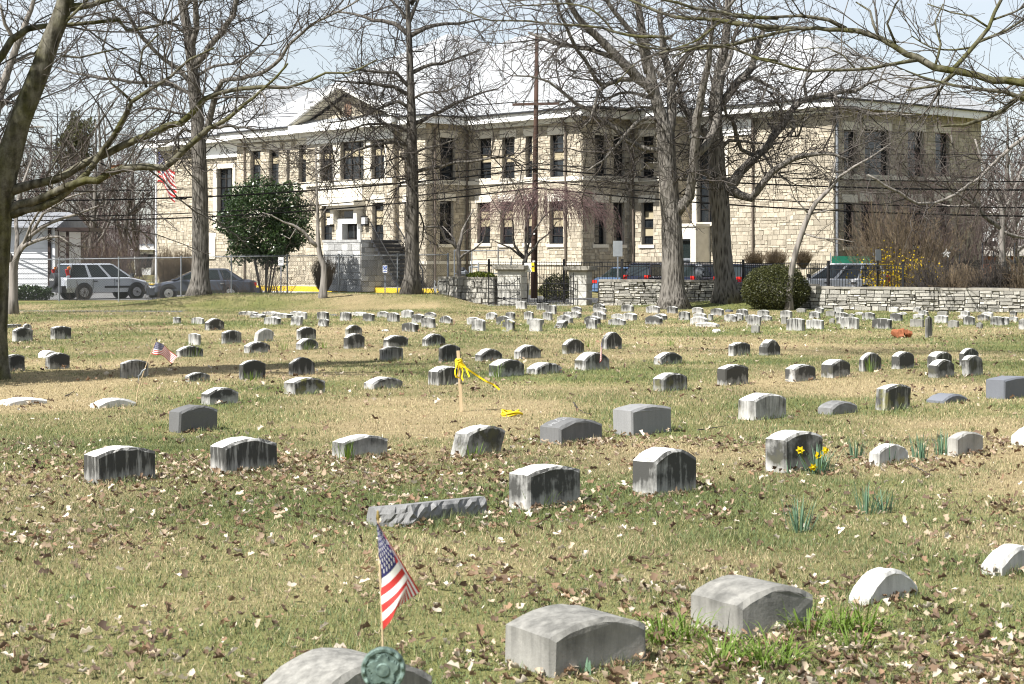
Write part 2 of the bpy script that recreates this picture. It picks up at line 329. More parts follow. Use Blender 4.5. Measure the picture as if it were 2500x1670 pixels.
def blocks(w, a0, a1, z0, z1, ops, ch=(.12, .26), ln=(.17, .52), prg=None):
    r = prg or random; z = z0; out = []
    while z < z1 - .05:
        h = min(r.uniform(*ch), z1 - z)
        if z1 - z - h < .1: h = z1 - z
        a = a0 + r.uniform(-.3, 0)
        while a < a1 - .02:
            L = r.uniform(*ln); b0, b1 = max(a, a0), min(a + L, a1); a += L
            segs = [(b0, b1)]
            for (p0, p1, q0, q1) in ops:
                if z + h > q0 + .02 and z < q1 - .02:
                    ns_ = []
                    for (c0, c1) in segs:
                        if c1 <= p0 or c0 >= p1: ns_.append((c0, c1)); continue
                        if c0 < p0: ns_.append((c0, p0))
                        if c1 > p1: ns_.append((p1, c1))
                    segs = ns_
            for (c0, c1) in segs:
                if c1 - c0 > .06: out.append((c0, c1, z, z + h))
        z += h
    return out
def panels(w, a0, a1, z0, z1, ops, pw=(.9, 2.2), ph=(.55, 1.5), **kw):   # random ashlar: courses break from panel to panel
    out = []; z = z0
    while z < z1 - .02:
        h = random.uniform(*ph); h = z1 - z if z1 - z - h < .3 else h; a = a0
        while a < a1 - .02:
            L = random.uniform(*pw); L = a1 - a if a1 - a - L < .3 else L; out += blocks(w, a, a + L, z, z + h, ops, **kw); a += L
        z += h
    return out
def finish_wall(w, skip=()):
    ops = w.op + list(skip)
    A = sorted({w.a0, w.a1} | {x for o in w.op for x in o[:2] if w.a0 < x < w.a1}); Zs = sorted({w.z0, w.z1} | {x for o in w.op for x in o[2:] if w.z0 < x < w.z1})
    for i in range(len(A) - 1):
        for j in range(len(Zs) - 1):
            ca, cz = (A[i] + A[i + 1]) / 2, (Zs[j] + Zs[j + 1]) / 2
            if any(o[0] < ca < o[1] and o[2] < cz < o[3] for o in w.op): continue
            CORE.poly([w.p(A[i], Zs[j]), w.p(A[i + 1], Zs[j]), w.p(A[i + 1], Zs[j + 1]), w.p(A[i], Zs[j + 1])])
    for (a0, a1, z0, z1) in panels(w, w.a0, w.a1, w.z0, w.z1, ops):
        STONES.append((w, a0 + .008, a1 - .008, z0 + .008, z1 - .008, random.uniform(.012, .045)))
def window(w, rc, rows=5, cols=1, sill=True, lintel=True, shades=None, key=False, frame_m='frame', surround=0):
    a0, a1, z0, z1 = rc; w.op.append(rc); rr = random
    D = .24; f = MB(); b = .055
    for (p, q, r_, s_) in ((a0, a0 + b, z0, z1), (a1 - b, a1, z0, z1), (a0 + b, a1 - b, z0, z0 + b), (a0 + b, a1 - b, z1 - b, z1)): w.box(f, p, q, r_, s_, -D - .04, -D + .05)
    for i in range(1, rows):
        zz = z0 + (z1 - z0) * i / rows; w.box(f, a0 + b, a1 - b, zz - .022, zz + .022, -D - .02, -D + .03)
    for i in range(1, cols):
        aa = a0 + (a1 - a0) * i / cols; w.box(f, aa - .05, aa + .05, z0 + b, z1 - b, -D - .03, -D + .04)
    o = f.build('window', M[frame_m], school, org=BASE)
    j = MB()
    for (pa, za, pb, zb) in ((a0, z0, a0, z1), (a0, z1, a1, z1), (a1, z1, a1, z0), (a1, z0, a0, z0)):
        j.poly([w.p(pa, za, 0), w.p(pb, zb, 0), w.p(pb, zb, -.3), w.p(pa, za, -.3)])
    j.build('reveal', M['mortar'], o, org=BASE)
    if shades is None: shades = [rr.random() < .35 for _ in range(rows)]
    for i in range(rows):
        for c in range(cols):
            aa0 = a0 + (a1 - a0) * c / cols; aa1 = a0 + (a1 - a0) * (c + 1) / cols
            pz0 = z0 + (z1 - z0) * i / rows; pz1 = z0 + (z1 - z0) * (i + 1) / rows
            pm = MB(); w.box(pm, aa0 + .03, aa1 - .03, pz0 + .015, pz1 - .015, -D - .03 - .004 * (i % 2), -D - .012)
            if shades[i]: tag(pm.build('pane', M['blind'], o, org=BASE), 'pane with a tan shade drawn behind it')
            else: pm.build('pane', M['glass'], o, org=BASE)
    if sill:
        s_ = MB(); w.box(s_, a0 - .12, a1 + .12, z0 - .17, z0, -.26, .1); s_.build('sill', M['limestone'], o, org=BASE)
    if lintel:
        s_ = MB(); w.box(s_, a0 - .16, a1 + .16, z1, z1 + .38, -.05, .05)
        if key: w.box(s_, (a0 + a1) / 2 - .14, (a0 + a1) / 2 + .14, z1, z1 + .46, -.05, .09)
        s_.build('lintel', M['limestone'], o, org=BASE); w.op.append((a0 - .16, a1 + .16, z1, z1 + .38)) if False else None
    w.lint = getattr(w, 'lint', []) + ([(a0 - .17, a1 + .17, z1, z1 + .39)] if lintel else []) + ([(a0 - .13, a1 + .13, z0 - .18, z0)] if sill else [])
    return o
c1 = lambda x0, x1, y0, y1: (x0 * .48461, x1 * .48461, y0 * .48469, y1 * .48469)
c2 = lambda x0, x1, y0, y1: (550 + x0 * .37632, 550 + x1 * .37632, 150 + y0 * .37632, 150 + y1 * .37632)
c3 = lambda x0, x1, y0, y1: (1250 + x0 * .389, 1250 + x1 * .389, 150 + y0 * .389, 150 + y1 * .389)
c4 = lambda x0, x1, y0, y1: (1750 + x0 * .48481, 1750 + x1 * .48481, y0 * .48469, y1 * .48469)
U = dict(K=-51.7, P2r=-60.8, S32=-63.7, S45=-72.6, P5r=-74.9, P5l=-83.0, P6l=-90.7, P7l=-101.4)
V = dict(P1=67.0, P2=65.6, P3=62.1, P4=59.2, P5=58.85, P6=59.2, P7=59.9)
VB = 79.3
P1 = Wall(V['P1'], U['P2r'], U['K']); P2 = Wall(V['P2'], U['S32'], U['P2r']); P3 = Wall(V['P3'], U['S45'], U['S32'])
P4 = Wall(V['P4'], U['P5r'], U['S45']); P5 = Wall(V['P5'], U['P5l'], U['P5r']); P6 = Wall(V['P6'], U['P6l'], U['P5l']); P7 = Wall(V['P7'], U['P7l'], U['P6l'])
SR = Wall(U['K'], V['P1'], VB, False); S21 = Wall(U['P2r'], V['P2'], V['P1'], False); S32 = Wall(U['S32'], V['P3'], V['P2'], False)
S45 = Wall(U['S45'], V['P4'], V['P3'], False); S54 = Wall(U['P5r'], V['P5'], V['P4'], False)
for r_ in ((1640, 1725, 500, 760), (1797, 1878, 492, 760), (1950, 1992, 485, 752)): window(P3, P3.rect(*c2(*r_)), shades=[0, 0, 1, 0, 0])
window(P3, P3.rect(*c3(240, 325, 460, 725)), shades=[0, 0, 1, 0, 0])
for r_ in ((1635, 1720, 915, 1180), (1785, 1870, 910, 1185), (1945, 1992, 905, 1180)): window(P3, P3.rect(*c2(*r_)), shades=[0, 0, 1, 1, 0])
window(P3, P3.rect(*c3(235, 322, 878, 1145)), shades=[0, 0, 1, 1, 0])
for r_ in ((518, 592, 462, 720), (637, 708, 470, 720), (516, 590, 885, 1148), (636, 705, 885, 1150)): window(S32, S32.rect(*c3(*r_)), shades=[0] * 5, key=True)
for r_ in ((812, 890, 470, 730), (812, 888, 885, 1150)): window(P2, P2.rect(*c3(*r_)), shades=[0, 1, 0, 1, 0])
for r_ in ((1395, 1490, 495, 770), (1390, 1478, 905, 1185)): window(S45, S45.rect(*c2(*r_)), shades=[0] * 5)
for r_ in ((1165, 1215, 500, 760), (1165, 1215, 915, 1180)): window(P4, P4.rect(*c2(*r_)))
for r_ in ((165, 230, 580, 808), (285, 348, 570, 803), (400, 420, 565, 790), (478, 528, 540, 785)): window(P6, P6.rect(*c2(*r_)), sill=False, shades=[0, 0, 0, 1, 0], lintel=True)
for r_ in ((165, 230, 1010, 1170), (285, 348, 1010, 1170)): window(P6, P6.rect(*c2(*r_)))
for r_, cl in (((618, 700, 545, 775), 2), ((750, 900, 520, 765), 3), ((950, 1035, 510, 760), 2)): window(P5, P5.rect(*c2(*r_)), cols=cl, sill=False, lintel=False, shades=[0, 0, 0, 1, 0])
for r_ in ((625, 695, 930, 1160), (955, 1027, 915, 1158)): window(P5, P5.rect(*c2(*r_)), sill=False, shades=[0, 0, 1, 1, 0] if r_[0] > 800 else [0, 0, 1, 1, 0])
window(P7, P7.rect(*c1(1098, 1178, 848, 1140)), rows=6, cols=3, sill=True, lintel=False, shades=[0] * 6); window(P7, P7.rect(*c1(1050, 1085, 1205, 1272)), rows=2)
window(P1, P1.rect(*c3(1165, 1335, 420, 1010)), rows=7, cols=3, lintel=False, shades=[0] * 7)
for r_ in ((640, 705, 655, 885), (745, 870, 655, 890), (960, 1040, 660, 890), (1100, 1170, 670, 890), (637, 695, 1020, 1243), (728, 785, 1015, 1243), (960, 1040, 1015, 1240), (1100, 1170, 1010, 1235)): window(SR, SR.rect(*c4(*r_)), shades=[0] * 5)
# main door under its hood (gable front)
dr = P5.rect(*c2(772, 872, 1052, 1160)); P5.op.append(dr); d = MB(); P5.box(d, dr[0], dr[1], dr[2], dr[3], -.3, -.24); P5.box(d, (dr[0] + dr[1]) / 2 - .04, (dr[0] + dr[1]) / 2 + .04, dr[2], dr[3], -.24, -.2)
door = d.build('door', M['frame'], school, org=BASE); 
for q in (.1, .55):
    d = MB(); P5.box(d, dr[0] + (dr[1] - dr[0]) * q, dr[0] + (dr[1] - dr[0]) * (q + .35), dr[2] + .15, dr[3] - .12, -.24, -.22); d.build('pane', M['glass'], door, org=BASE)
sr = P5.rect(*c2(735, 888, 1018, 1160)); d = MB()
P5.box(d, sr[0], dr[0], dr[2], sr[3], -.3, .16); P5.box(d, dr[1], sr[1], dr[2], sr[3], -.3, .16); P5.box(d, dr[0], dr[1], dr[3], sr[3], -.3, .16); sur = d.build('door_surround', M['white_paint'], school, org=BASE)
tr = P5.rect(*c2(780, 868, 972, 1012)); d = MB(); P5.box(d, tr[0], tr[1], tr[2], tr[3], .02, .08); d.build('transom_light', M['glass'], school, org=BASE)
hd = P5.rect(*c2(705, 912, 905, 950)); d = MB(); P5.box(d, hd[0], hd[1], hd[2] + .12, hd[3], .0, .85); P5.box(d, hd[0] + .15, hd[1] - .15, hd[2] - .1, hd[2] + .12, 0, .65)
for q in (hd[0] + .25, hd[1] - .55): P5.box(d, q, q + .3, hd[2] - .9, hd[2] - .1, .0, .45)
d.build('door_hood', M['limestone'], school, org=BASE)
for r_ in ((688, 708, 1015, 1060), (912, 934, 1010, 1055)):
    lr = P5.rect(*c2(*r_)); d = MB(); P5.box(d, lr[0], lr[1], lr[2], lr[3], .12, .3); o = d.build('wall_lantern', M['clearlens'], school, org=BASE)
    d = MB(); P5.box(d, lr[0] - .03, lr[1] + .03, lr[3], lr[3] + .06, .1, .33); P5.box(d, lr[0] - .03, lr[1] + .03, lr[2] - .1, lr[2], .0, .33); d.build('lantern_frame', M['iron'], o, org=BASE)
# cream spandrel panels, pilasters and bands
TL = []
def trim(w, rc, out, mb=None, inn=-.02):
    k_ = mb or MB(); w.box(k_, rc[0], rc[1], rc[2], rc[3], inn, out); w.lint = getattr(w, 'lint', []) + [rc]
    if mb is None: k_.build('stone_band', M['limestone'], school, org=BASE)
def band(w, z0, z1, out=.08): trim(w, (w.a0, w.a1, z0, z1), out)
zs = P5.rect(*c2(600, 1035, 770, 800)); band(P5, zs[2], zs[3], .12)
pn_ = P5.rect(*c2(598, 892, 800, 905)); trim(P5, pn_, .04)
trim(P5, P5.rect(*c2(640, 850, 815, 880)), .07)
fr = P5.rect(*c2(535, 1090, 465, 520)); fr = (P5.a0 + .1, P5.a1 - .02, fr[2], EZ - .02); trim(P5, fr, .06, WHITE)
for r_ in ((598, 616, 545, 775), (702, 748, 530, 770), (902, 948, 515, 765), (1037, 1050, 510, 760)): trim(P5, P5.rect(*c2(*r_)), .05)
zs = P6.rect(*c2(80, 520, 800, 845)); band(P6, zs[2], zs[3] - .1, .1)
zs = P3.rect(*c2(1600, 1990, 768, 795)); band(P3, zs[2], zs[3], .1); band(S32, zs[2], zs[3], .1); band(S45, zs[2], zs[3], .1); band(P4, zs[2], zs[3], .1); band(P2, zs[2], zs[3], .1); band(SR, zs[2] - .1, zs[3] - .1, .1)
for w in (P3, P4, S45): band(w, 1.55, 1.72, .08)
ws = P7.rect(*c1(1080, 1192, 846, 1150)); wo = P7.op[0]
for q in ((ws[0], wo[0], ws[2], ws[3] + .2), (wo[1], ws[1], ws[2], ws[3] + .2)): trim(P7, q, .1)
trim(P7, (ws[0], ws[1], wo[3], ws[3] + .25), .1); trim(P7, P7.rect(*c1(1050, 1090, 1145, 1285))[:2] + (1.8, 3.2), .12)
en = P7.rect(*c1(1040, 1195, 740, 795)); trim(P7, (en[0], P7.a1, en[2], EZ - .02), .1, WHITE); trim(P7, (en[0], P7.a1, en[2] - .02, en[2] + .12), .2, WHITE)
ws = P1.rect(*c3(1140, 1362, 398, 1018)); wo = P1.op[0]
for q in ((ws[0], wo[0], wo[2], wo[3]), (wo[1], ws[1], wo[2], wo[3])): trim(P1, q, .1)
trim(P1, (ws[0], ws[1], wo[3], ws[3] + .2), .1)
en = P1.rect(*c3(1150, 1510, 385, 470)); trim(P1, (P1.a0, en[1], en[2], EZ - .02), .12, WHITE)
for q in (.16, .32, .48): P1.box(WHITE, P1.a0, en[1] + .02, en[2] + q, en[2] + q + .05, .12, .17)
# side door portal projecting from the right wing
pr = P1.rect(*c3(1060, 1232, 1020, 1320)); PO = 1.1; PZ = pr[3]
d = MB(); dd = P1.rect(*c3(1078, 1212, 1115, 1300)); pa0, pa1 = dd[0] - .35, dd[1] + .35
P1.box(d, pa0, dd[0], 0, PZ - .15, .02, PO); P1.box(d, dd[1], pa1, 0, PZ - .15, .02, PO); P1.box(d, dd[0], dd[1], dd[3], PZ - .15, .02, PO); P1.box(d, pa0 - .08, pa1 + .08, PZ - .15, PZ, .02, PO + .08)
portal = d.build('side_porch', M['limestone'], school, org=BASE)
d = MB(); tz = dd[3] - (dd[3] - 0) * .36
P1.box(d, dd[0] + .08, dd[1] - .08, tz + .06, dd[3] - .08, PO - .3, PO - .25); d.build('transom_light', M['carglass'], portal, org=BASE)
d = MB(); P1.box(d, dd[0], dd[1], tz - .06, tz + .06, PO - .34, PO - .2); P1.box(d, dd[0], dd[1], dd[3] - .08, dd[3], PO - .34, PO - .2)
P1.box(d, (dd[0] + dd[1]) / 2 - .04, (dd[0] + dd[1]) / 2 + .04, .1, tz, PO - .34, PO - .2); d.build('door_frame', M['galv'], portal, org=BASE)
for s_ in (0, 1):
    x0_, x1_ = (dd[0] + .02, (dd[0] + dd[1]) / 2 - .05) if s_ == 0 else ((dd[0] + dd[1]) / 2 + .05, dd[1] - .02)
    d = MB(); P1.box(d, x0_, x1_, .1, tz - .08, PO - .32, PO - .27); do = d.build('door', M['alu'], school, org=BASE)
    d = MB(); P1.box(d, x0_ + .2, x1_ - .2, tz - .9, tz - .3, PO - .27, PO - .25); d.build('pane', M['glass'], do, org=BASE)
# walls -> mortar core, stones
for w in (P1, P2, P3, P4, P5, P6, P7, SR, S21, S32, S45, S54): finish_wall(w, getattr(w, 'lint', []))
BK = Wall(VB, U['P7l'], U['K']); LF = Wall(U['P7l'], V['P7'], VB, False)
CORE.poly([uv(U['P7l'], VB), uv(U['K'], VB), uv(U['K'], VB, EZ), uv(U['P7l'], VB, EZ)]); CORE.poly([uv(U['P7l'], V['P7']), uv(U['P7l'], VB), uv(U['P7l'], VB, EZ), uv(U['P7l'], V['P7'], EZ)])
# gable: cream stone tympanum with oval louvre, raking cornice
gc = (P5.a0 + P5.a1) / 2; gh = (P5.a1 - P5.a0) / 2 + .7; SL = .385; gz = EZ + .34; GT = gz + gh * SL
zr = 0
CORE.poly([P5.p(gc - gh + .6, gz), P5.p(gc + gh - .6, gz), P5.p(gc, GT - .35)])
z = gz + .02
while z < GT - .4:
    h = random.uniform(.2, .3); half = gh - .6 - (z + h - gz) / SL
    if half > .2:
        for (a0_, a1_, z0_, z1_) in blocks(P5, gc - half, gc + half, z, z + h, []): STONES.append((P5, a0_ + .01, a1_ - .01, z0_ + .01, z1_ - .01, .03))
    z += h
lv = MB(); ov = [P5.p(gc + .33 * math.cos(a_), gz + .72 + .46 * math.sin(a_), .07) for a_ in np.linspace(0, 2 * math.pi, 25)[:-1]]; lv.poly(ov)
ov2 = [P5.p(gc + .33 * math.cos(a_), gz + .72 + .46 * math.sin(a_), .0) for a_ in np.linspace(0, 2 * math.pi, 25)[:-1]]
for i in range(24): lv.poly([ov[i], ov[(i + 1) % 24], ov2[(i + 1) % 24], ov2[i]])
lo = lv.build('oval_louvre', PM('brown_louvre', (.16, .10, .07), None, 6, .7), school, org=BASE)
# cornices: white fascia and soffit round every wall top
def cornice(w, e0=.75, e1=.75, ov_=.75):
    w.box(SOFF, w.a0 - e0, w.a1 + e1, EZ - .03, EZ + .05, -.1, ov_ - .06); w.box(WHITE, w.a0 - e0, w.a1 + e1, EZ + .05, EZ + .34, -.1, ov_)
    w.box(WHITE, w.a0 - e0, w.a1 + e1, EZ - .10, EZ + .05, ov_ - .06, ov_ + .02)
    w.box(WHITE, w.a0, w.a1, EZ - .30, EZ - .03, .0, .12)
for w, a_, b_ in ((P1, 0, .75), (P2, 0, .75), (P3, 0, .75), (P4, 0, .75), (P5, .75, .75), (P6, .75, 0), (P7, .75, 0)): cornice(w, a_, b_)
for w, a_, b_ in ((SR, 0, .75), (S32, 0, 0), (S45, 0, 0), (S21, 0, 0)): w.box(SOFF, w.a0, w.a1 + b_, EZ - .028, EZ + .048, -.1, .69); w.box(WHITE, w.a0 - .7, w.a1 + b_, EZ + .052, EZ + .336, -.1, .745); w.box(WHITE, w.a0 - .7, w.a1 + b_, EZ - .098, EZ + .052, .69, .765)
for s_ in (-1, 1):                                      # raking cornice
    pa, pb = P5.p(gc + s_ * (gh + .15), gz, 0), P5.p(gc, GT + .15 * SL, 0); dv = pb - pa; L = np.linalg.norm(dv); dv /= L; nv = np.cross(P5.n, dv) * (1 if s_ > 0 else -1); nv = nv if nv[2] > 0 else -nv
    WHITE.box((pa + pb) / 2 + P5.n * .35 + nv * .10, (L / 2, .45, .10), (dv, P5.n, nv)); SOFF.box((pa + pb) / 2 + P5.n * .30 - nv * .06, (L / 2 - .2, .28, .055), (dv, P5.n, nv))
CORE.build('wall', M['mortar'], school, org=BASE); SOFF.build('soffit', M['soffit'], school, org=BASE); WHITE.build('cornice', M['white_paint'], school, org=BASE)
for w, sx, y0 in ((P1, 1250 + 1520 * .389, 0), (P2, 1250 + 770 * .389, 0), (P3, 1250 + 345 * .389, 0), (P6, 550 + 135 * .3763, 0), (P3, 550 + 1580 * .3763, 0), (S45, 550 + 1352 * .3763, 0)):
    a_ = w.a_px(sx); d = MB(); d.tube([w.p(a_, 0, .12), w.p(a_, EZ - .4, .12), w.p(a_, EZ - .05, .5)], .055, 8); d.build('downspout', PM('brown_downspout', (.13, .105, .085), None, 6, .6) if 'ds' not in M else M['ds'], school, org=BASE)
d = MB(); d.tube([SR.p(V['P1'] + .12, 0, .12), SR.p(V['P1'] + .12, EZ - .05, .12)], .07, 8); d.build('downspout', M['galv'], school, org=BASE)
# stones: the largest in view one by one, the rest joined
def stone_unit(k):
    q = random.Random(k); mb = MB(); mb.cbox((0, 0, 0), (1, 1, 1), b=.16 + .1 * q.random())
    V_ = mb.v[0]; V_[8:] += np.array([[q.uniform(-.15, .15), q.uniform(-.4, .1), q.uniform(-.15, .15)] for _ in range(4)]); V_[4:8] += np.array([[q.uniform(-.06, .05), 0, q.uniform(-.06, .05)] for _ in range(4)])
    me = bpy.data.meshes.new('stone'); me.from_pydata(V_.tolist(), [], mb.f); return me
SU = [stone_unit(k) for k in range(6)]
def lay_stones(lst, parent, base, mat, name='stone', rest='stonework', near=300, key=None):
    lst = sorted(lst, key=key or (lambda s: -(s[2] - s[1]) * (s[4] - s[3]) * abs(float(np.dot(s[0].n, s[0].p(s[1], 0) / np.linalg.norm(s[0].p(s[1], 0))))) / np.linalg.norm(s[0].p(s[1], 0)) ** 2))
    for me in SU:
        if mat.name + me.name not in SM: c = me.copy(); c.name = name; c.materials.append(mat); SM[mat.name + me.name] = c
    for (w, a0, a1, z0, z1, o) in lst[:near]:
        ob = link(name, SM[mat.name + random.choice(SU).name], parent); c = w.p((a0 + a1) / 2, (z0 + z1) / 2, o / 2) - base
        ob.matrix_local = Matrix(((w.t[0] * (a1 - a0) / 2, w.n[0] * (o / 2 + .004), 0, c[0]), (w.t[1] * (a1 - a0) / 2, w.n[1] * (o / 2 + .004), 0, c[1]), (0, 0, (z1 - z0) / 2, c[2]), (0, 0, 0, 1)))
    mb = MB()
    for (w, a0, a1, z0, z1, o) in lst[near:]:
        mb.cbox(w.p((a0 + a1) / 2, (z0 + z1) / 2, o / 2), ((a1 - a0) / 2, o / 2 + .004, (z1 - z0) / 2), (w.t, w.n, UP), .18)
        q = mb.v[-1]; q[8:] -= w.n * np.random.default_rng(len(mb.v)).uniform(0, o * .7, (4, 1))
    if mb.n: tag(mb.build(rest, mat, parent, org=base), kind='stuff')
SM = {}
lay_stones(STONES, school, BASE, M['ashlar'])
# roof: overlapping hips of one pitch
m, t, b = nodes('grey_slate_roof'); v = coords(t, (1, 1, 1), 'Object'); br_ = t.nodes.new('ShaderNodeTexBrick'); b.inputs['Roughness'].default_value = .8
mp = t.nodes.new('ShaderNodeMapping'); mp.inputs['Rotation'].default_value = (0, 0, GA); t.links.new(v, mp.inputs[0]); sx_ = t.nodes.new('ShaderNodeSeparateXYZ'); t.links.new(mp.outputs[0], sx_.inputs[0])
cb = t.nodes.new('ShaderNodeCombineXYZ'); t.links.new(mth(t, 'ADD', sx_.outputs[0], mth(t, 'MULTIPLY', sx_.outputs[1], .37)), cb.inputs[0]); t.links.new(mth(t, 'MULTIPLY', sx_.outputs[2], 1.7), cb.inputs[1]); t.links.new(cb.outputs[0], br_.inputs['Vector'])
br_.inputs['Color1'].default_value = (.32, .33, .34, 1); br_.inputs['Color2'].default_value = (.27, .28, .29, 1); br_.inputs['Mortar'].default_value = (.15, .15, .155, 1)
br_.inputs['Scale'].default_value = 1.0; br_.inputs['Brick Width'].default_value = .35; br_.inputs['Row Height'].default_value = .24; br_.inputs['Mortar Size'].default_value = .014
t.links.new(br_.outputs[0], b.inputs['Base Color']); bump(t, b, br_.outputs[1], -.5, .02); M['roof'] = m
RT = .60; RZ = EZ + .33
def hip(u0, u1, v0, v1, o=.85, dz=0):
    u0 -= o; u1 += o; v0 -= o; v1 += o; h = min(u1 - u0, v1 - v0) / 2; z = RZ + dz; top = z + h * RT; r = MB()
    if u1 - u0 > v1 - v0: a, b2 = uv(u0 + h, (v0 + v1) / 2, top), uv(u1 - h, (v0 + v1) / 2, top)
    else: a, b2 = uv((u0 + u1) / 2, v0 + h, top), uv((u0 + u1) / 2, v1 - h, top)
    c = [uv(u0, v0, z), uv(u1, v0, z), uv(u1, v1, z), uv(u0, v1, z)]
    if u1 - u0 > v1 - v0: r.add(c + [a, b2], [(0, 1, 5, 4), (1, 2, 5), (2, 3, 4, 5), (3, 0, 4)])
    else: r.add(c + [a, b2], [(0, 1, 4), (1, 2, 5, 4), (2, 3, 5), (3, 0, 4, 5)])
    r.build('roof', M['roof'], school, org=BASE)
    e = MB()
    for i in range(4):
        p, q = c[i], c[(i + 1) % 4]; e.tube([p - UP * .02, q - UP * .02], .05, 6)
    e.build('gutter_edge', M['plastic'], school, org=BASE)
hip(U['P6l'] + 6, U['K'], V['P1'], VB); hip(U['S32'], U['P2r'], V['P2'], 78, dz=.006); hip(U['S45'], U['S32'] , V['P3'], VB - .5, dz=.003); hip(U['P6l'], U['S45'], V['P4'], VB - .2, dz=.009); hip(U['P7l'], U['P6l'], V['P7'], VB - .3, dz=.012); hip(U['P6l'] + 4, U['P2r'] - 2, V['P3'], VB - .1, dz=.004)
r = MB(); e_ = P5.n * .8; bk = E2 * 9                   # cross gable roof
for s_ in (-1, 1):
    a_, b_ = P5.p(gc + s_ * (gh + .2), gz + .17, .0), P5.p(gc, GT + .30, .0); r.poly([a_ + e_, b_ + e_, b_ + bk, a_ + bk])
r.build('roof', M['roof'], school, org=BASE)
# entrance terrace of grey granite with railings and steps
TZ = P5.z_px(gc, 150 + 1163 * .3763)
ta0, ta1 = u_on(V['P5'] - 2.6, 550 + 640 * .3763), u_on(V['P5'] - 2.6, 550 + 880 * .3763)
terrace = thing('entrance_terrace', 'raised grey granite entrance terrace in front of the white framed school door', 'terrace', uv((ta0 + ta1) / 2, V['P5'] - 1.3))
TB = uv((ta0 + ta1) / 2, V['P5'] - 1.3)
TF = Wall(V['P5'] - 2.6, ta0, ta1, z0=.1, z1=TZ - .1); TS = Wall(ta1, V['P5'] - 2.6, V['P5'] - .02, False, z0=.1, z1=TZ - .1)
d = MB()
for w in (TF, TS): d.poly([w.p(w.a0, .1), w.p(w.a1, .1), w.p(w.a1, TZ - .1), w.p(w.a0, TZ - .1)])
d.build('wall', M['mortar'], terrace, org=TB); d = MB(); d.box(uv((ta0 + ta1) / 2, V['P5'] - 1.3, TZ - .05), ((ta1 - ta0) / 2 + .06, 1.36, .07), (E1, -E2, UP)); d.build('slab', M['granite_rubble'], terrace, org=TB)
sl_ = []
for w in (TF, TS): sl_ += [(w, a0 + .01, a1 - .01, z0 + .01, z1 - .01, .035) for (a0, a1, z0, z1) in blocks(w, w.a0, w.a1, .1, TZ - .1, [], (.22, .42), (.3, .7))]
lay_stones(sl_, terrace, TB, M['granite_rubble'], near=160)
steps = thing('entrance_steps', 'black iron railed stair beside the granite terrace', 'stair', TS.p(V['P5'] - 1.2, 0, 1.5)); SB = TS.p(V['P5'] - 1.2, 0, 1.5)
n_ = 12
for i in range(n_):
    zz = .3 + (TZ - .3) * (1 - i / n_); d = MB(); d.box(TS.p(V['P5'] - 1.2, zz - .09, .15 + i * .2 + .1), (.85, .11, .07), (E2, E1, UP)); d.build('step', M['plastic'], steps, org=SB)
for s_ in (-2.05, -.35):
    d = MB(); pa, pb = TS.p(V['P5'] + s_, TZ + .95, .1), TS.p(V['P5'] + s_, 1.25, n_ * .2); d.bar(pa, pb, .035); d.bar(pa - UP * .8, pb - UP * .8, .025); d.bar(TS.p(V['P5'] + s_, .3, n_ * .2), pb, .03)
    for i in range(24):
        q = pa + (pb - pa) * (i + .5) / 24; d.bar(q, q - UP * .8, .016, 4)
    d.build('railing', M['iron'], steps, org=SB)
# ---------------------------------------------------------------- stone wall, gate pillars, gates, fences
WALLPTS = [(3.55, 71.7, 0.0, 1.06), (8.87, 70.0, .22, 1.06), (11.3, 66.6, .08, .96), (18.3, 62.0, -.02, .88), (24.0, 58.6, -.02, .84)]
class Seg:
    def __init__(s, p, q, out=None):
        s.o = np.array([p[0], p[1], 0.]); d = np.array([q[0] - p[0], q[1] - p[1], 0.]); s.L = np.linalg.norm(d); s.t = d / s.L
        n = np.array([s.t[1], -s.t[0], 0]); s.n = n if n[1] < 0 else -n; s.a0, s.a1 = 0, s.L
    def p(s, a, z, out=0): return s.o + s.t * a + UP * z + s.n * out
    def box(s, mb, a0, a1, z0, z1, o0, o1): mb.box(s.p((a0 + a1) / 2, (z0 + z1) / 2, (o0 + o1) / 2), (abs(a1 - a0) / 2, abs(o1 - o0) / 2, abs(z1 - z0) / 2), (s.t, s.n, UP)); return mb
WB = np.array([9.0, 69.5, 0.]); wall = thing('stone_wall', 'low fieldstone cemetery wall with flat coping behind the headstones right of the gate', 'wall', WB)
core = MB(); lst = []; kq = 0
for i in range(4):
    a, b_ = WALLPTS[i], WALLPTS[i + 1]; sg = Seg(a, b_); zb = min(a[2], b_[2]) - .25; zt = min(a[3], b_[3]) - .09
    sg.box(core, -.05, sg.L + .05, zb, zt, -.42, 0)
    for (a0, a1, z0, z1) in panels(sg, 0, sg.L, zb, zt, [], (.5, 1.1), (.3, .6), ch=(.06, .16), ln=(.14, .5)): lst.append((sg, a0 + .012, a1 - .012, z0 + .01, z1 - .012, random.uniform(.03, .10)))
    x = 0
    while x < sg.L - .05:
        L = min(random.uniform(.9, 1.5), sg.L - x); d = MB(); h = random.uniform(.075, .1); sg.box(d, x + .006, x + L - .006, zt, zt + h, -.50, .07 + random.uniform(0, .03)); d.build('coping_stone', M['coping'], wall, org=WB); x += L
core.build('wall_core', M['rubble_dark'], wall, org=WB)
for i in range(len(lst)): pass
lay_stones(lst, wall, WB, M['rubble'], near=300)
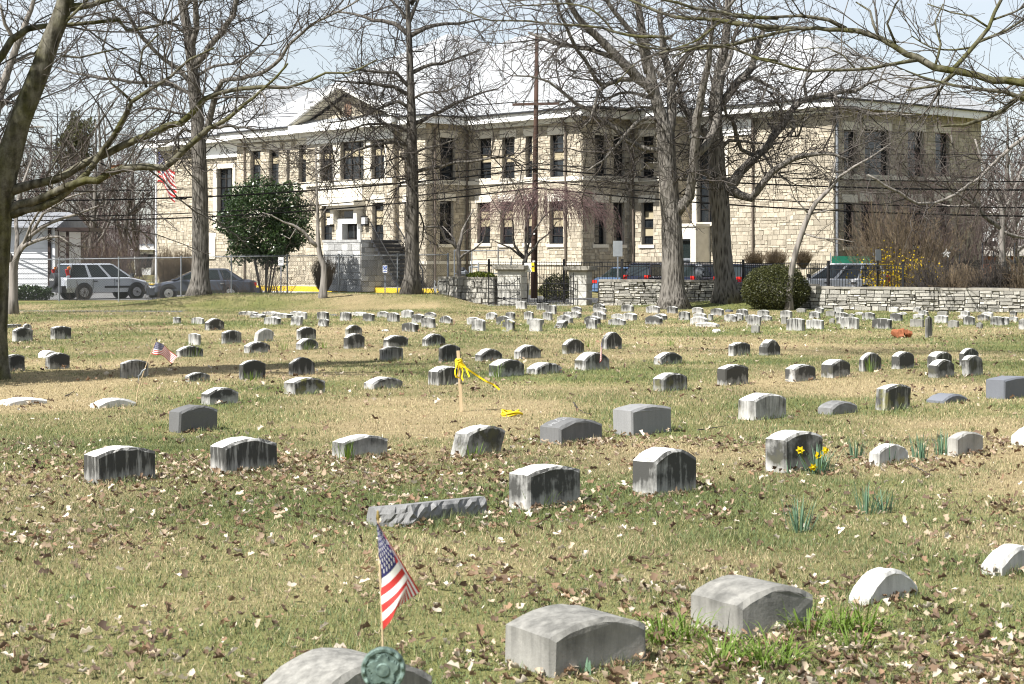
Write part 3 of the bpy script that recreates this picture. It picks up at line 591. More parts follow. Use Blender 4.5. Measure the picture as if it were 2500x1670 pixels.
def pillar(x0, x1, ytop, yb, d, label, w2=.75):
    a, b_ = at(x0, yb, d), at(x1, yb, d); w = b_[0] - a[0]; zb = zg((a[0] + b_[0]) / 2, d); base = np.array([(a[0] + b_[0]) / 2, d + w2 / 2, float(zb)]); zt = CH - (ytop - HY) * d / FP
    t_ = thing('gate_pillar', label, 'pillar', base); c_, s_ = math.cos(R(-20)), math.sin(R(-20)); ax = np.array([[c_, s_, 0], [-s_, c_, 0], [0, 0, 1.]])
    n = 5; hh = (zt - .16 - zb) / n
    for i in range(n):
        cut = random.uniform(-.3, .3) * w if i % 2 else None
        for (q0, q1) in ([(-w / 2, w / 2)] if cut is None and i not in (2,) else [(-w / 2, cut or -.1), (cut or -.1, w / 2)]):
            mb = MB(); mb.cbox((0, 0, 0), ((q1 - q0) / 2 - .008, w2 / 2 - random.uniform(0, .015), hh / 2 - .008), np.array([[1, 0, 0], [0, -1, 0], [0, 0, 1.]]), .06)
            v = mb.v[0]; mb.v[0] = (v + np.array([(q0 + q1) / 2, 0, hh * (i + .5) - (.05 if i == 0 else 0)])) @ ax; mb.build('block', M['pillar'], t_)
    mb = MB(); mb.box((0, 0, 0), (w / 2 + .16, w2 / 2 + .16, .08)); mb.box((0, 0, -.11), (w / 2 + .05, w2 / 2 + .05, .03)); mb.v = [(v + np.array([0, 0, zt - zb - .08])) @ ax for v in mb.v]; mb.build('cap', M['coping'], t_); return t_
pillar(1219, 1282, 648, 744, 72.0, 'stained grey gate pillar with flat cap, left of the cemetery gateway')
pillar(1395, 1441, 650, 745, 71.8, 'pale block gate pillar with flat cap, joined to the stone wall')
# short ruinous wall left of the gateway
RB = np.array([-1.4, 73.2, 0.1]); rw = thing('ruined_wall', 'short rough rubble wall with mossy top left of the gate', 'wall', RB)
sg = Seg((-3.1, 74.6), (-.7, 72.4)); core = MB(); sg.box(core, 0, sg.L, -.2, 1.05, -.45, 0); core.build('wall_core', M['rubble_dark'], rw, org=RB); lst = []
for (a0, a1, z0, z1) in panels(sg, 0, sg.L, -.2, 1.05, [], (.5, 1.), (.4, .7), ch=(.12, .3), ln=(.2, .5)): lst.append((sg, a0 + .015, a1 - .015, z0 + .012, z1 - .012, random.uniform(.05, .14)))
lay_stones(lst, rw, RB, M['rubble'], near=200)
for q in range(3):
    d = MB(); sg.box(d, sg.L * q / 3 + .01, sg.L * (q + 1) / 3 - .01, 1.05, 1.14, -.5, .08); d.build('coping_stone', M['coping'], rw, org=RB)
def gate(p0, p1, zb, zt, label, arch=1):
    p0 = np.array(p0, float); p1 = np.array(p1, float); L = np.linalg.norm(p1 - p0); t_ = thing('iron_gate', label, 'gate', (p0[0], p0[1], zb)); ax = (p1 - p0) / L; o = lambda a, z: np.array([ax[0] * a, ax[1] * a, z])
    H = zt - zb; n = 13
    for i in range(n):
        a = L * i / (n - 1); h = H * (.97 - .22 * math.sin(math.pi * i / (n - 1))) if i not in (0, n - 1) else H
        d = MB(); d.bar(o(a, .03), o(a, h), .011 if i not in (0, n - 1) else .022, 5); d.tube([o(a, h), o(a, h + .05), o(a, h + .1)], [.011, .02, .002], 5); d.build('picket', M['iron'], t_)
    for i in range(n - 1):
        a = L * (i + .5) / (n - 1); d = MB(); d.bar(o(a, .03), o(a, H * .55), .009, 5); d.tube([o(a, H * .55), o(a, H * .58), o(a, H * .61)], [.009, .018, .002], 5); d.build('picket', M['iron'], t_)
    for z in (.08, H * .48, H * .7):
        d = MB(); d.bar(o(0, z), o(L, z), .016, 5); d.build('rail', M['iron'], t_)
    for (a, c) in ((.08, H * .45), (H * .45, .08)):
        d = MB(); d.tube([o(L * q, a + (c - a) * q + (-.05 if arch else 0) * math.sin(q * math.pi)) for q in np.linspace(0, 1, 9)], .013, 5); d.build('brace', M['iron'], t_)
    d = MB(); d.tube([o(L * q, H * (.98 - .3 * math.sin(q * math.pi))) for q in np.linspace(0, 1, 11)], .014, 5); d.build('scroll_rail', M['iron'], t_)
    d = MB(); d.disc(o(L / 2, H * .265), (ax[0] * -ax[1], 0, 0) if False else np.array([-ax[1], ax[0], 0]), .06, .04, 10); d.build('boss', M['iron'], t_)
    return t_
gate((-.95, 71.3), (.32, 70.3), 0, 1.18, 'black iron gate leaf swung open in front of the left pillar')
gate((1.05, 73.0), (2.5, 71.7), 0, 1.25, 'black iron gate leaf standing in the gateway beside the right pillar')
# black picket fence behind the wall and the gateway
FB = np.array([8., 72., 0]); fen = thing('picket_fence', 'long black iron picket fence standing behind the stone wall', 'fence', FB)
FPTS = [(-1.0, 76.2), (2.2, 74.6), (9.4, 71.6), (12.2, 67.9), (14.7, 66.2)]
pk = []
for i in range(4):
    sg = Seg(FPTS[i], FPTS[i + 1]); n = max(2, int(round(sg.L / .115)))
    zb = (.05, .55, .75, .6)[i]; zt = 1.78 if i < 2 else (1.74 if i == 2 else 1.70)
    for k in range(n): pk.append((sg, sg.L * k / n, zb, zt))
    for z in (zt - .03, zt - .2, zb + .08):
        d = MB(); sg.box(d, 0, sg.L, z - .018, z + .018, -.018, .018); d.build('rail', M['iron'], fen, org=FB)
    m_ = max(1, int(sg.L / 2.4))
    for k in range(m_ + 1):
        d = MB(); a_ = sg.L * k / m_; sg.box(d, a_ - .04, a_ + .04, 0, zt + .06, -.04, .04); d.box(sg.p(a_, zt + .08), (.05, .05, .02)); d.build('post', M['iron'], fen, org=FB)
rest = MB(); um = MB(); um.box((0, 0, .5), (.0095, .0095, .5)); ume = bpy.data.meshes.new('picket'); ume.from_pydata(um.v[0].tolist(), [], um.f); ume.materials.append(M['iron'])
for k, (sg, a_, zb, zt) in enumerate(pk):
    if k < 300: o = link('picket', ume, fen, sg.p(a_, zb) - FB); o.scale = (1, 1, zt - zb)
    else: rest.bar(sg.p(a_, zb), sg.p(a_, zt), .011, 4)
if rest.n: tag(rest.build('pickets_beyond', M['iron'], fen, org=FB), kind='stuff')
# chain-link fence along the drive
CB = np.array([-11., 76.3, .2]); cl = thing('chain_link_fence', 'galvanised chain link fence in front of the two parked cars', 'fence', CB)
CP = [(-23.5, 78.4), (-20.1, 78.2), (-17.35, 77.7), (-14.5, 77.2), (-12.25, 76.9), (-9.75, 76.4), (-7.45, 75.8), (-4.9, 75.4), (-2.75, 75.6)]
tz = lambda i: CH - ((634, 632, 630, 628, 625, 624, 623, 622, 621)[i] - HY) * CP[i][1] / FP
wire = MB()
for i, (x, y) in enumerate(CP):
    d = MB(); d.tube([(x, y, float(zg(x, y)) - .1), (x, y, tz(i) + .03)], .032 if i < 8 else .045, 8); d.disc((x, y, tz(i) + .04), (0, 0, 1), .04, .04, 8); d.build('post', M['galv'], cl, org=CB)
    if i:
        x0, y0 = CP[i - 1]; d = MB(); d.bar((x0, y0, tz(i - 1) - .02), (x, y, tz(i) - .02), .022, 6); d.build('top_rail', M['galv'], cl, org=CB)
        A_, B_ = np.array([x0, y0, 0]), np.array([x, y, 0]); L = np.linalg.norm(B_ - A_); st = .075
        zl = lambda q: float(zg(*(A_ + (B_ - A_) * q)[:2])) + .03; H = tz(i) - zl(.5) + .05
        for k in np.arange(-H, L, st):
            for sgn in (1, -1):
                q0, q1 = (k, k + H) if sgn > 0 else (k + H, k); h0, h1 = 0., H
                c0, c1_ = q0, q1
                t0 = max(0, (0 - c0) / (c1_ - c0) if c1_ > c0 else (L - c0) / (c1_ - c0)); t1 = min(1, (L - c0) / (c1_ - c0) if c1_ > c0 else (0 - c0) / (c1_ - c0))
                if t1 - t0 < .03: continue
                P_ = lambda t_: A_ + (B_ - A_) * ((c0 + (c1_ - c0) * t_) / L) + UP * (zl(.5) + H * t_)
                wire.tube([P_(t0), P_(t1)], .0038, 3, cap=False)
tag(wire.build('wire_mesh', M['mesh_wire'], cl, org=CB), kind='stuff')
# ---------------------------------------------------------------- utility pole, wires, flagpole, signs
PB = at(1303, 729, 83.0); PB[2] = 0
up = thing('utility_pole', 'tall brown wooden utility pole behind the cemetery gate', 'utility pole', PB)
d = MB(); d.tube([(0, 0, -.2), (0.05, 0, 4), (.1, 0, 8), (.15, 0, 12.5)], [.165, .145, .115, .09], 12); d.build('pole', M['pole'], up, smooth=True)
d = MB(); d.box((.1, -.18, 9.15), (1.15, .05, .06), ((.95, -.3, 0), (.3, .95, 0), (0, 0, 1))); d.build('crossarm', M['pole'], up)
for q in (-1., -.6, .6, 1.0):
    d = MB(); d.tube([(.1 + q * .95, -.18 - q * .3, 9.2), (.1 + q * .95, -.18 - q * .3, 9.3), (.1 + q * .95, -.18 - q * .3, 9.36)], [.03, .045, .02], 8); d.build('insulator', M['plastic'], up)
for z in (1.75, 2.35, 3.05):
    d = MB(); d.box((.0, -.18, z), (.06, .006, .035)); d.build('notice', M['white'], up)
def cat(a, b, sag, n=24): return [np.array(a) + (np.array(b) - np.array(a)) * q - UP * sag * 4 * q * (1 - q) for q in np.linspace(0, 1, n)]
TL_ = np.array([-52., 101, 0]); TR_ = np.array([46., 69., 0]); pt = lambda z: PB + np.array([.08, -.2, z])
WIRES = [((9.3), (11.5), (10.6), .015), ((9.3), (11.2), (10.4), .015), ((6.35), (7.4), (6.2), .03), ((6.1), (6.9), (5.85), .045), ((5.55), (6.4), (5.3), .03), ((7.1), (8.1), (7.0), .014), ((8.1), (9.0), (8.0), .012), ((5.2), (5.9), (4.6), .04), (6.8, 7.9, 6.7, .012)]
for i, (zp, zl_, zr_, r_) in enumerate(WIRES):
    sag = (1.1, 1.2, 1.5, 1.6, 1.9, .9, .9, 1.7, 1.0)[i]
    nm = ['thin upper power line', 'thin lower power line', 'cable under the crossarm', 'thickest black cable', 'cable sagging above the fence', 'thin drop wire', 'thin high drop wire', 'lowest black cable', 'thin wire between cables'][i]
    for k, (e, z_) in enumerate(((TL_, zl_), (TR_, zr_))):
        d = MB(); d.tube(cat(pt(zp), e + UP * z_, sag * (1 if k == 0 else .7)), r_ * .9, 5); o = d.build('overhead_wire', M['wire'], org=pt(zp)); tag(o, f'{nm} running {"left" if k == 0 else "right"} from the brown utility pole', 'wire', 'overhead wires strung from the utility pole')
d = MB(); q = at(442, 484, 90); d.tube([q - (.3, 0, 0), q - (.2, 0, 0), q + (.2, 0, 0), q + (.3, 0, 0)], [.03, .08, .08, .03], 8); tag(d.build('splice_case', M['wire'], org=q), 'small black splice case hanging on the cable before the tan wall', 'splice case')
for nm, L_, lab in (('power_pole', TL_, 'wooden power pole at the far left end of the wires'), ('power_pole', TR_, 'wooden power pole at the far right end of the wires')):
    p_ = thing(nm, lab, 'utility pole', L_); d = MB(); d.tube([(0, 0, -.2), (0, 0, 12)], [.17, .12], 10); d.build('pole', M['pole'], p_)
# flag cloth material: printed stripes and stars (UV)
m, t, b = nodes('flag_cloth'); b.inputs['Roughness'].default_value = .7; u_ = t.nodes.new('ShaderNodeUVMap'); sx_ = t.nodes.new('ShaderNodeSeparateXYZ'); t.links.new(u_.outputs[0], sx_.inputs[0])
uu, vv = sx_.outputs[0], sx_.outputs[1]
stp = mth(t, 'MODULO', mth(t, 'FLOOR', mth(t, 'MULTIPLY', vv, 13.0)), 2.0); col = mix(t, stp, (.50, .035, .03), (.80, .79, .76))
cant = mth(t, 'MULTIPLY', mth(t, 'LESS_THAN', uu, .4), mth(t, 'GREATER_THAN', vv, 6 / 13))
su, sv = mth(t, 'MULTIPLY', uu, 12 / .4), mth(t, 'MULTIPLY', mth(t, 'SUBTRACT', vv, 6 / 13), 10 / (7 / 13))
ru, rv = mth(t, 'ROUND', su), mth(t, 'ROUND', sv); du, dv_ = mth(t, 'SUBTRACT', su, ru), mth(t, 'MULTIPLY', mth(t, 'SUBTRACT', sv, rv), .7)
star = mth(t, 'LESS_THAN', mth(t, 'ADD', mth(t, 'MULTIPLY', du, du), mth(t, 'MULTIPLY', dv_, dv_)), .085)
odd = mth(t, 'LESS_THAN', mth(t, 'MODULO', mth(t, 'ADD', ru, rv), 2.0), .5)
inn = mth(t, 'MULTIPLY', mth(t, 'MULTIPLY', mth(t, 'GREATER_THAN', ru, .5), mth(t, 'LESS_THAN', ru, 11.5)), mth(t, 'MULTIPLY', mth(t, 'GREATER_THAN', rv, .5), mth(t, 'LESS_THAN', rv, 9.5)))
cc_ = mix(t, mth(t, 'MULTIPLY', mth(t, 'MULTIPLY', star, odd), inn), (.025, .025, .11), (.80, .79, .76)); col = mix(t, cant, col, cc_); t.links.new(col, b.inputs['Base Color'])
tr_ = t.nodes.new('ShaderNodeBsdfTranslucent'); t.links.new(col, tr_.inputs[0]); ms = t.nodes.new('ShaderNodeMixShader'); ms.inputs[0].default_value = .3; t.links.new(b.outputs[0], ms.inputs[1]); t.links.new(tr_.outputs[0], ms.inputs[2]); t.links.new(ms.outputs[0], t.nodes['Material Output'].inputs[0]); M['flag'] = m
def flag_mesh(fn, parent, nu=24, nv=14, org=(0, 0, 0)):  # fn(u, v) -> point; v=1 is the top (hoist) edge
    V_ = [fn(i / nu, j / nv) - np.asarray(org) for i in range(nu + 1) for j in range(nv + 1)]; F_ = [(i * (nv + 1) + j, (i + 1) * (nv + 1) + j, (i + 1) * (nv + 1) + j + 1, i * (nv + 1) + j + 1) for i in range(nu) for j in range(nv)]
    me = bpy.data.meshes.new('cloth'); me.from_pydata([tuple(v) for v in V_], [], F_); me.materials.append(M['flag']); l = me.uv_layers.new(name='UVMap')
    for lp in me.loops: k = lp.vertex_index; l.data[lp.index].uv = ((k // (nv + 1)) / nu, (k % (nv + 1)) / nv)
    me.polygons.foreach_set('use_smooth', [True] * len(me.polygons)); return link('cloth', me, parent)
FPB = at(381, 712, 91); FPB[2] = float(zg(FPB[0], FPB[1])); fp = thing('flagpole', 'white metal flagpole flying the national flag before the school', 'flagpole', FPB)
d = MB(); d.tube([(0, 0, 0), (0, 0, 4), (0, 0, 8.3)], [.06, .052, .04], 10); d.build('pole', M['white'], fp); d = MB(); d.tube([(0, 0, 8.28), (0, 0, 8.36), (0, 0, 8.44)], [.02, .07, .01], 10); d.build('finial', M['tape'], fp)
FL_ = thing('flag', 'national flag drooping at the top of the white flagpole', 'flag', FPB + UP * 7.3); fo = FPB + np.array([.06, -.02, 7.35])
flag_mesh(lambda u, v: fo + np.array([u * 1.0 + .06 * math.sin(9 * v + 4 * u), -.25 * u + .1 * math.sin(8 * u + 3 * v), -(1 - v) * 1.55 - 1.15 * u ** 1.3 + .12 * math.sin(u * 7)]), FL_, org=FPB + UP * 7.3)
def sign(x, y0, y1, x0, x1, yb, d, label, mat, face=None, post='galv', name='road_sign', ang=0):
    b_ = at(x, yb, d); b_[2] = float(zg(b_[0], d)); zt, zl_ = CH - (y0 - HY) * d / FP, CH - (y1 - HY) * d / FP; w = (x1 - x0) * d / FP / 2
    s_ = thing(name, label, 'sign', b_, R(ang)); m_ = MB(); m_.bb(-.03, .03, -.02, .02, 0, zt - b_[2] - .05); m_.build('post', M[post], s_)
    m_ = MB(); c_ = (zt + zl_) / 2 - b_[2]; h = (zt - zl_) / 2; m_.bb(-w, w, -.036, -.024, c_ - h, c_ + h); pl = m_.build('plate', M[mat], s_); return s_, w, c_, h
sign(1508, 588, 626, 1497, 1520, 700, 73.2, 'tall blank backed street sign on a post behind the wall', 'alu')
sign(2143, 609, 636, 2133, 2152, 700, 66.9, 'grey sign back on a dark post beside the yellow forsythia', 'alu', post='iron', ang=35)
s_, w, c_, h = sign(686, 628, 648, 679, 692, 722, 86.0, 'small white notice sign on two posts before the granite terrace shrubs', 'white'); 
for q in (.2, .0, -.25):
    m_ = MB(); m_.bb(-w * .6, w * .6, -.040, -.037, c_ + h * q, c_ + h * (q + .1)); m_.build('print_line', M['plastic'], s_)
s_, w, c_, h = sign(940, 648, 666, 934, 945, 705, 89.0, 'small blue and white handicapped parking sign below the stair', 'white')
m_ = MB(); m_.bb(-w * .8, w * .8, -.040, -.037, c_ - h * .2, c_ + h * .85); m_.build('panel', M['signblue'], s_)
m_ = MB(); q_ = [(.0, .62, .07)]; m_.disc((0, -.043, c_ + h * .62), (0, 1, 0), .03, .004, 8); m_.tube([(0, -.043, c_ + h * .5), (0, -.043, c_ + h * .28), (.05, -.043, c_ + h * .28), (.08, -.043, c_)], .012, 4); m_.tube([(.06 * math.cos(a_) - .02, -.043, c_ + h * .15 + .06 * math.sin(a_)) for a_ in np.linspace(2, 6.2, 9)], .01, 4); m_.build('wheelchair_symbol', M['white'], s_)
m_ = MB(); m_.bb(-w * .7, w * .7, -.040, -.037, c_ - h * .7, c_ - h * .5); m_.build('print_line', M['signblue'], s_)
b_ = at(1289, 738, 72.2); nb = thing('notice_board', 'small tilted white and yellow notice on a thin metal post in the gateway', 'sign', b_); m_ = MB(); m_.bar((0, 0, 0), (.06, 0, 1.5), .02); m_.build('post', M['galv'], nb)
m_ = MB(); m_.box((0.06, -.03, 1.43), (.2, .008, .19), ((.99, -.1, .05), (.1, .99, 0), (-.05, 0, 1))); m_.build('plate', M['white'], nb); m_ = MB(); m_.box((.2, -.055, 1.44), (.06, .004, .18), ((.99, -.1, .05), (.1, .99, 0), (-.05, 0, 1))); m_.build('panel', M['tape'], nb)
m_ = MB(); m_.disc((.2, -.062, 1.47), (.1, .99, 0), .04, .006, 10); m_.build('emblem', M['plastic'], nb)
# satellite dish behind the wall
b_ = at(1706, 690, 72.4); b_[2] = .9; sd = thing('satellite_dish', 'grey blue satellite dish between the two big tree trunks', 'satellite dish', b_); dv2 = []
for i in range(5):
    for a_ in np.arange(16) * math.pi / 8: r_ = .34 * i / 4; dv2.append(np.array([r_ * math.cos(a_) * .8, .12 * (r_ / .34) ** 2 - .12, .5 + r_ * math.sin(a_)]))
m_ = MB(); m_.add(dv2, [(i * 16 + k, i * 16 + (k + 1) % 16, (i + 1) * 16 + (k + 1) % 16, (i + 1) * 16 + k) for i in range(4) for k in range(16)]); m_.v[0] = m_.v[0] @ np.array([[.8, -.6, 0], [.6, .8, 0], [0, 0, 1]]); m_.build('dish', M['galv'], sd, smooth=True)
m_ = MB(); m_.tube([(0, .05, -.9), (0, .05, .45)], .03, 8); m_.build('mast', M['galv'], sd); m_ = MB(); m_.bar((0, .02, .3), (.15, -.35, .42), .012); m_.box((.15, -.35, .45), (.04, .05, .04)); m_.build('feed_arm', M['plastic'], sd)
# ---------------------------------------------------------------- vehicles (local x = forward, y = left)
def wheel(root, x, y, r=.34, w=.22):
    wl = link('wheel', bpy.data.meshes.new('wheel'), root); s_ = 1 if y > 0 else -1
    m_ = MB(); m_.tube([(0, -w / 2, 0), (0, -w / 2 + .02, 0), (0, w / 2 - .02, 0), (0, w / 2, 0)], [r * .93, r, r, r * .93], 22)
    bpy.data.meshes.remove(wl.data) if False else None
    wl.data.from_pydata(np.concatenate(m_.v).tolist(), [], m_.f); wl.data.materials.append(M['rubber']); wl.location = (x, y, r)
    m_ = MB(); m_.disc((0, s_ * w / 2, 0), (0, 1, 0), r * .62, .03, 20)
    for k in range(7):
        a_ = k * 2 * math.pi / 7; m_.box((r * .34 * math.cos(a_), s_ * (w / 2 + .02), r * .34 * math.sin(a_)), (r * .27, .012, r * .07), ((math.cos(a_), 0, math.sin(a_)), (0, 1, 0), (-math.sin(a_), 0, math.cos(a_))))
    m_.build('rim', M['rim'], wl); m_ = MB(); m_.disc((0, s_ * (w / 2 + .03), 0), (0, 1, 0), r * .14, .03, 10); m_.build('hub', M['plastic'], wl)
def loft(st, n_under=1):                               # stations (x, halfwidth, z0, shoulder z, top z, tophalf)
    m_ = MB(); V_ = []
    for (x, w, z0, zs, zt, tw) in st: V_ += [(x, w * .93, z0), (x, w, z0 + (zs - z0) * .35), (x, w * .99, zs), (x, tw, zt), (x, 0, zt + .02), (x, -tw, zt), (x, -w * .99, zs), (x, -w, z0 + (zs - z0) * .35), (x, -w * .93, z0)]
    F_ = [(i * 9 + k, i * 9 + k + 1, (i + 1) * 9 + k + 1, (i + 1) * 9 + k) for i in range(len(st) - 1) for k in range(8)]; n = len(st) - 1
    F_ += [tuple(range(9)), tuple(n * 9 + k for k in range(9))[::-1]] + [(i * 9 + 8, i * 9, (i + 1) * 9, (i + 1) * 9 + 8) for i in range(n)]
    return m_.add(V_, F_)
def car(name, label, cat, loc, head, paint_m, suv, group, trim='plastic', spare=False, hood_long=True):
    c = thing(name, label, cat, loc, head, group); pm_ = M[paint_m]
    if suv: L, Wd, H, zs, zb, wb, wr, rear, fb = 4.35, .865, 1.66, 1.02, .36, 2.62, .345, -2.1, .62
    else: L, Wd, H, zs, zb, wb, wr, rear, fb = 4.75, .90, 1.44, .93, .27, 2.75, .325, -2.35, .45
    fx = L + rear; xf, xr = fx - .82, fx - .82 - wb
    if suv: st = [(rear, Wd * .93, zb, zs - .1, zs - .02, Wd * .85), (rear + .08, Wd, zb - .02, zs - .06, zs, Wd * .92), (fb + .45, Wd, zb - .02, zs - .05, zs, Wd * .92), (fx - .75, Wd * .99, zb, zs - .14, zs - .07, Wd * .8), (fx - .25, Wd * .93, zb, zs - .27, zs - .18, Wd * .7), (fx, Wd * .8, zb + .05, zs - .42, zs - .36, Wd * .6)]
    else: st = [(rear, Wd * .82, zb + .12, zs - .2, zs - .08, Wd * .72), (rear + .3, Wd * .96, zb, zs - .1, zs, Wd * .8), (rear + .9, Wd, zb - .04, zs - .06, zs + .01, Wd * .88), (fb + .6, Wd, zb - .04, zs - .07, zs, Wd * .9), (fx - .8, Wd * .98, zb, zs - .17, zs - .09, Wd * .78), (fx - .3, Wd * .92, zb, zs - .3, zs - .2, Wd * .7), (fx, Wd * .74, zb + .08, zs - .42, zs - .36, Wd * .6)]
    loft(st).build('body', pm_, c, smooth=False)
    tw = Wd * .76; x0, x1, t0, t1 = (rear + .1, fb + .62, rear + .33, fb - .28) if suv else (rear + .55, fb + .95, rear + 1.25, fb - .1)
    zc, zt = zs - .01, H - .05
    lo = [(x0, Wd * .93, zc), (x1, Wd * .9, zc), (x1, -Wd * .9, zc), (x0, -Wd * .93, zc)]; hi = [(t0, tw, zt), (t1, tw * .96, zt), (t1, -tw * .96, zt), (t0, -tw, zt)]
    m_ = MB(); m_.add(lo + hi, [(0, 3, 2, 1), (4, 5, 6, 7), (0, 1, 5, 4), (1, 2, 6, 5), (2, 3, 7, 6), (3, 0, 4, 7)]); cabin = m_.build('cabin', M['plastic'], c)
    m_ = MB(); m_.add([(t0 - .06, tw + .01, zt - .01), (t1 + .06, tw - .02, zt - .01), (t1 + .06, -tw + .02, zt - .01), (t0 - .06, -tw - .01, zt - .01), (t0 + .12, tw - .1, H), (t1 - .12, tw - .1, H), (t1 - .12, -tw + .1, H), (t0 + .12, -tw + .1, H)], [(0, 3, 2, 1), (4, 5, 6, 7), (0, 1, 5, 4), (1, 2, 6, 5), (2, 3, 7, 6), (3, 0, 4, 7)]); m_.build('roof', pm_, c)
    lerp = lambda a, b_, q: np.array(a) * (1 - q) + np.array(b_) * q
    def glass(a, b_, a2, b2, q0, q1, n, r0=.08, r1=.93):  # window pane on the quad a-b (low), a2-b2 (high)
        P_ = [lerp(lerp(a, b_, q), lerp(a2, b2, q), r) for (q, r) in ((q0, r0), (q1, r0), (q1, r1), (q0, r1))]; n = np.array(n, float); mm = MB(); mm.add([p + n * .012 for p in P_] + [p - n * .01 for p in P_], [(0, 1, 2, 3), (0, 4, 5, 1), (1, 5, 6, 2), (2, 6, 7, 3), (3, 7, 4, 0)]); mm.build('window', M['carglass'], c)
    def post(a, b_, a2, b2, q, w=.045):
        mm = MB(); P_ = [lerp(lerp(a, b_, q + s * w / 2), lerp(a2, b2, q + s * w / 2), r) for s, r in ((-1, 0), (1, 0), (1, 1), (-1, 1))]; n = np.array([0, 1. if a[1] > 0 else -1., .1]); mm.add([p + n * .02 for p in P_] + [p - n * .02 for p in P_], [(0, 1, 2, 3), (0, 4, 5, 1), (1, 5, 6, 2), (2, 6, 7, 3), (3, 7, 4, 0)]); mm.build('pillar', pm_, c)
    for s_ in (0, 1):
        a, b_, a2, b2 = (lo[0], lo[1], hi[0], hi[1]) if s_ == 0 else (lo[3], lo[2], hi[3], hi[2]); n = (0, 1 if s_ == 0 else -1, .15)
        qs = (.05, .335, .37, .64, .67, .97) if suv else (.1, .3, .33, .6, .63, .95)
        for k in (0, 2, 4): glass(a, b_, a2, b2, qs[k], qs[k + 1], n)
        for q in ((.015, .352, .655, .985) if suv else (.06, .315, .615, .975)): post(a, b_, a2, b2, q)
    glass(lo[3], lo[0], hi[3], hi[0], .06, .94, (-1, 0, .2)); glass(lo[1], lo[2], hi[1], hi[2], .05, .95, (1, 0, .4))
    for x in (xf, xr):
        for y in (Wd - .1, -Wd + .1):
            m_ = MB(); s_ = 1 if y > 0 else -1; m_.disc((x, s_ * (Wd - .05), wr + .03), (0, 1, 0), wr + .075, .125, 22); m_.build('wheel_arch', M[trim] if suv else M['plastic'], c); wheel(c, x, s_ * (Wd - .085), wr)
    bz = zb + .13
    m_ = MB(); m_.box((rear - .04, 0, bz), (.12, Wd * .97, .15)); m_.build('bumper', M[trim] if suv else pm_, c); m_ = MB(); m_.box((fx - .05, 0, bz + .0), (.16, Wd * .86, .16)); m_.build('bumper', M[trim] if suv else pm_, c)
    m_ = MB(); m_.box((fx - .3, 0, zb - .04), (.3, Wd * .7, .1)); m_.build('valance', M['plastic'], c)
    for s_ in (1, -1):
        m_ = MB(); m_.box((fb + .2, s_ * (Wd + .005), zb + (.22 if suv else .2)), (1.0, .02, .05)); m_.build('side_trim', M['plastic'] if suv else pm_, c)
        for x in (fb - .15, fb - 1.25):
            m_ = MB(); m_.box((x, s_ * (Wd + .01), zs - .17), (.09, .02, .025)); m_.build('door_handle', M['plastic'] if suv else M['rim'], c)
        for x in (fb + .62, fb - .32, fb - 1.35):
            m_ = MB(); m_.box((x, s_ * (Wd * .995), (zs + zb) / 2 + .04), (.008, .006, (zs - zb) / 2 - .1)); m_.build('door_gap', M['iron'], c)
        m_ = MB(); m_.cbox((fb + .55, s_ * (Wd + .08), zs + .1), (.06, .1, .075), ((1, 0, 0), (0, s_, 0), (0, 0, 1))); m_.build('mirror', M['plastic'] if suv else pm_, c)
        m_ = MB(); m_.cbox((fx - .14, s_ * Wd * .62, zs - .44 if suv else zs - .36), (.17, .13, .075), ((0, 1, 0), (1, 0, 0), (0, 0, 1))); m_.build('headlight', M['clearlens'], c)
        if suv and not spare:
            m_ = MB(); m_.box((rear + .1, s_ * Wd * .8, zs - .06), (.1, .13, .12)); m_.build('tail_light', M['redlens'], c)
        elif suv:
            m_ = MB(); m_.box((rear + .17, s_ * Wd * .87, zs + .18), (.07, .045, .2), ((1, 0, .3), (0, 1, -.15 * s_), (-.28, 0, 1))); tl = m_.build('tail_light', M['redlens'], c)
            m_ = MB(); m_.box((rear + .235, s_ * Wd * .845, zs + .43), (.065, .045, .06), ((1, 0, .3), (0, 1, -.15 * s_), (-.28, 0, 1))); m_.build('indicator', M['amberlens'], c)
        else:
            m_ = MB(); m_.box((rear + .06, s_ * Wd * .66, zs - .2), (.09, .17, .075)); m_.build('tail_light', M['redlens'], c)
    m_ = MB(); m_.box((fx - .02, 0, zs - .44), (.05, .36, .09)); m_.build('grille', M['plastic'], c)
    m_ = MB(); m_.box((rear - .02, 0, zs - .3 if not suv else bz + .25), (.02, .17, .06)); m_.build('number_plate', M['white'], c)
    if spare:
        m_ = MB(); m_.tube([(rear - .3, -.05, zs - .12), (rear - .27, -.05, zs - .12), (rear - .06, -.05, zs - .12)], [.29, .335, .335], 24); sp = m_.build('spare_wheel_cover', M['plastic'], c)
        text_mesh('HONDA', .135, sp, M['white'], Matrix(((0, 0, -1, rear - .306), (-1, 0, 0, -.05), (0, 1, 0, zs - .10), (0, 0, 0, 1))))
    return c
def text_mesh(body, size, parent, mat, mtx, name='lettering', fn=None):
    cu = bpy.data.curves.new('text', 'FONT'); cu.body = body; cu.size = size; cu.align_x = 'CENTER'; cu.align_y = 'CENTER'; cu.resolution_u = 3; cu.extrude = .002 if fn is None else 0
    o = bpy.data.objects.new('text', cu); S.collection.objects.link(o); dg = bpy.context.evaluated_depsgraph_get(); me = bpy.data.meshes.new_from_object(o.evaluated_get(dg)); bpy.data.objects.remove(o); me.name = name
    if fn:
        for v in me.vertices: v.co = fn(v.co.x, v.co.y)
    else: me.transform(mtx)
    me.materials.clear(); me.materials.append(mat); return link(name, me, parent)
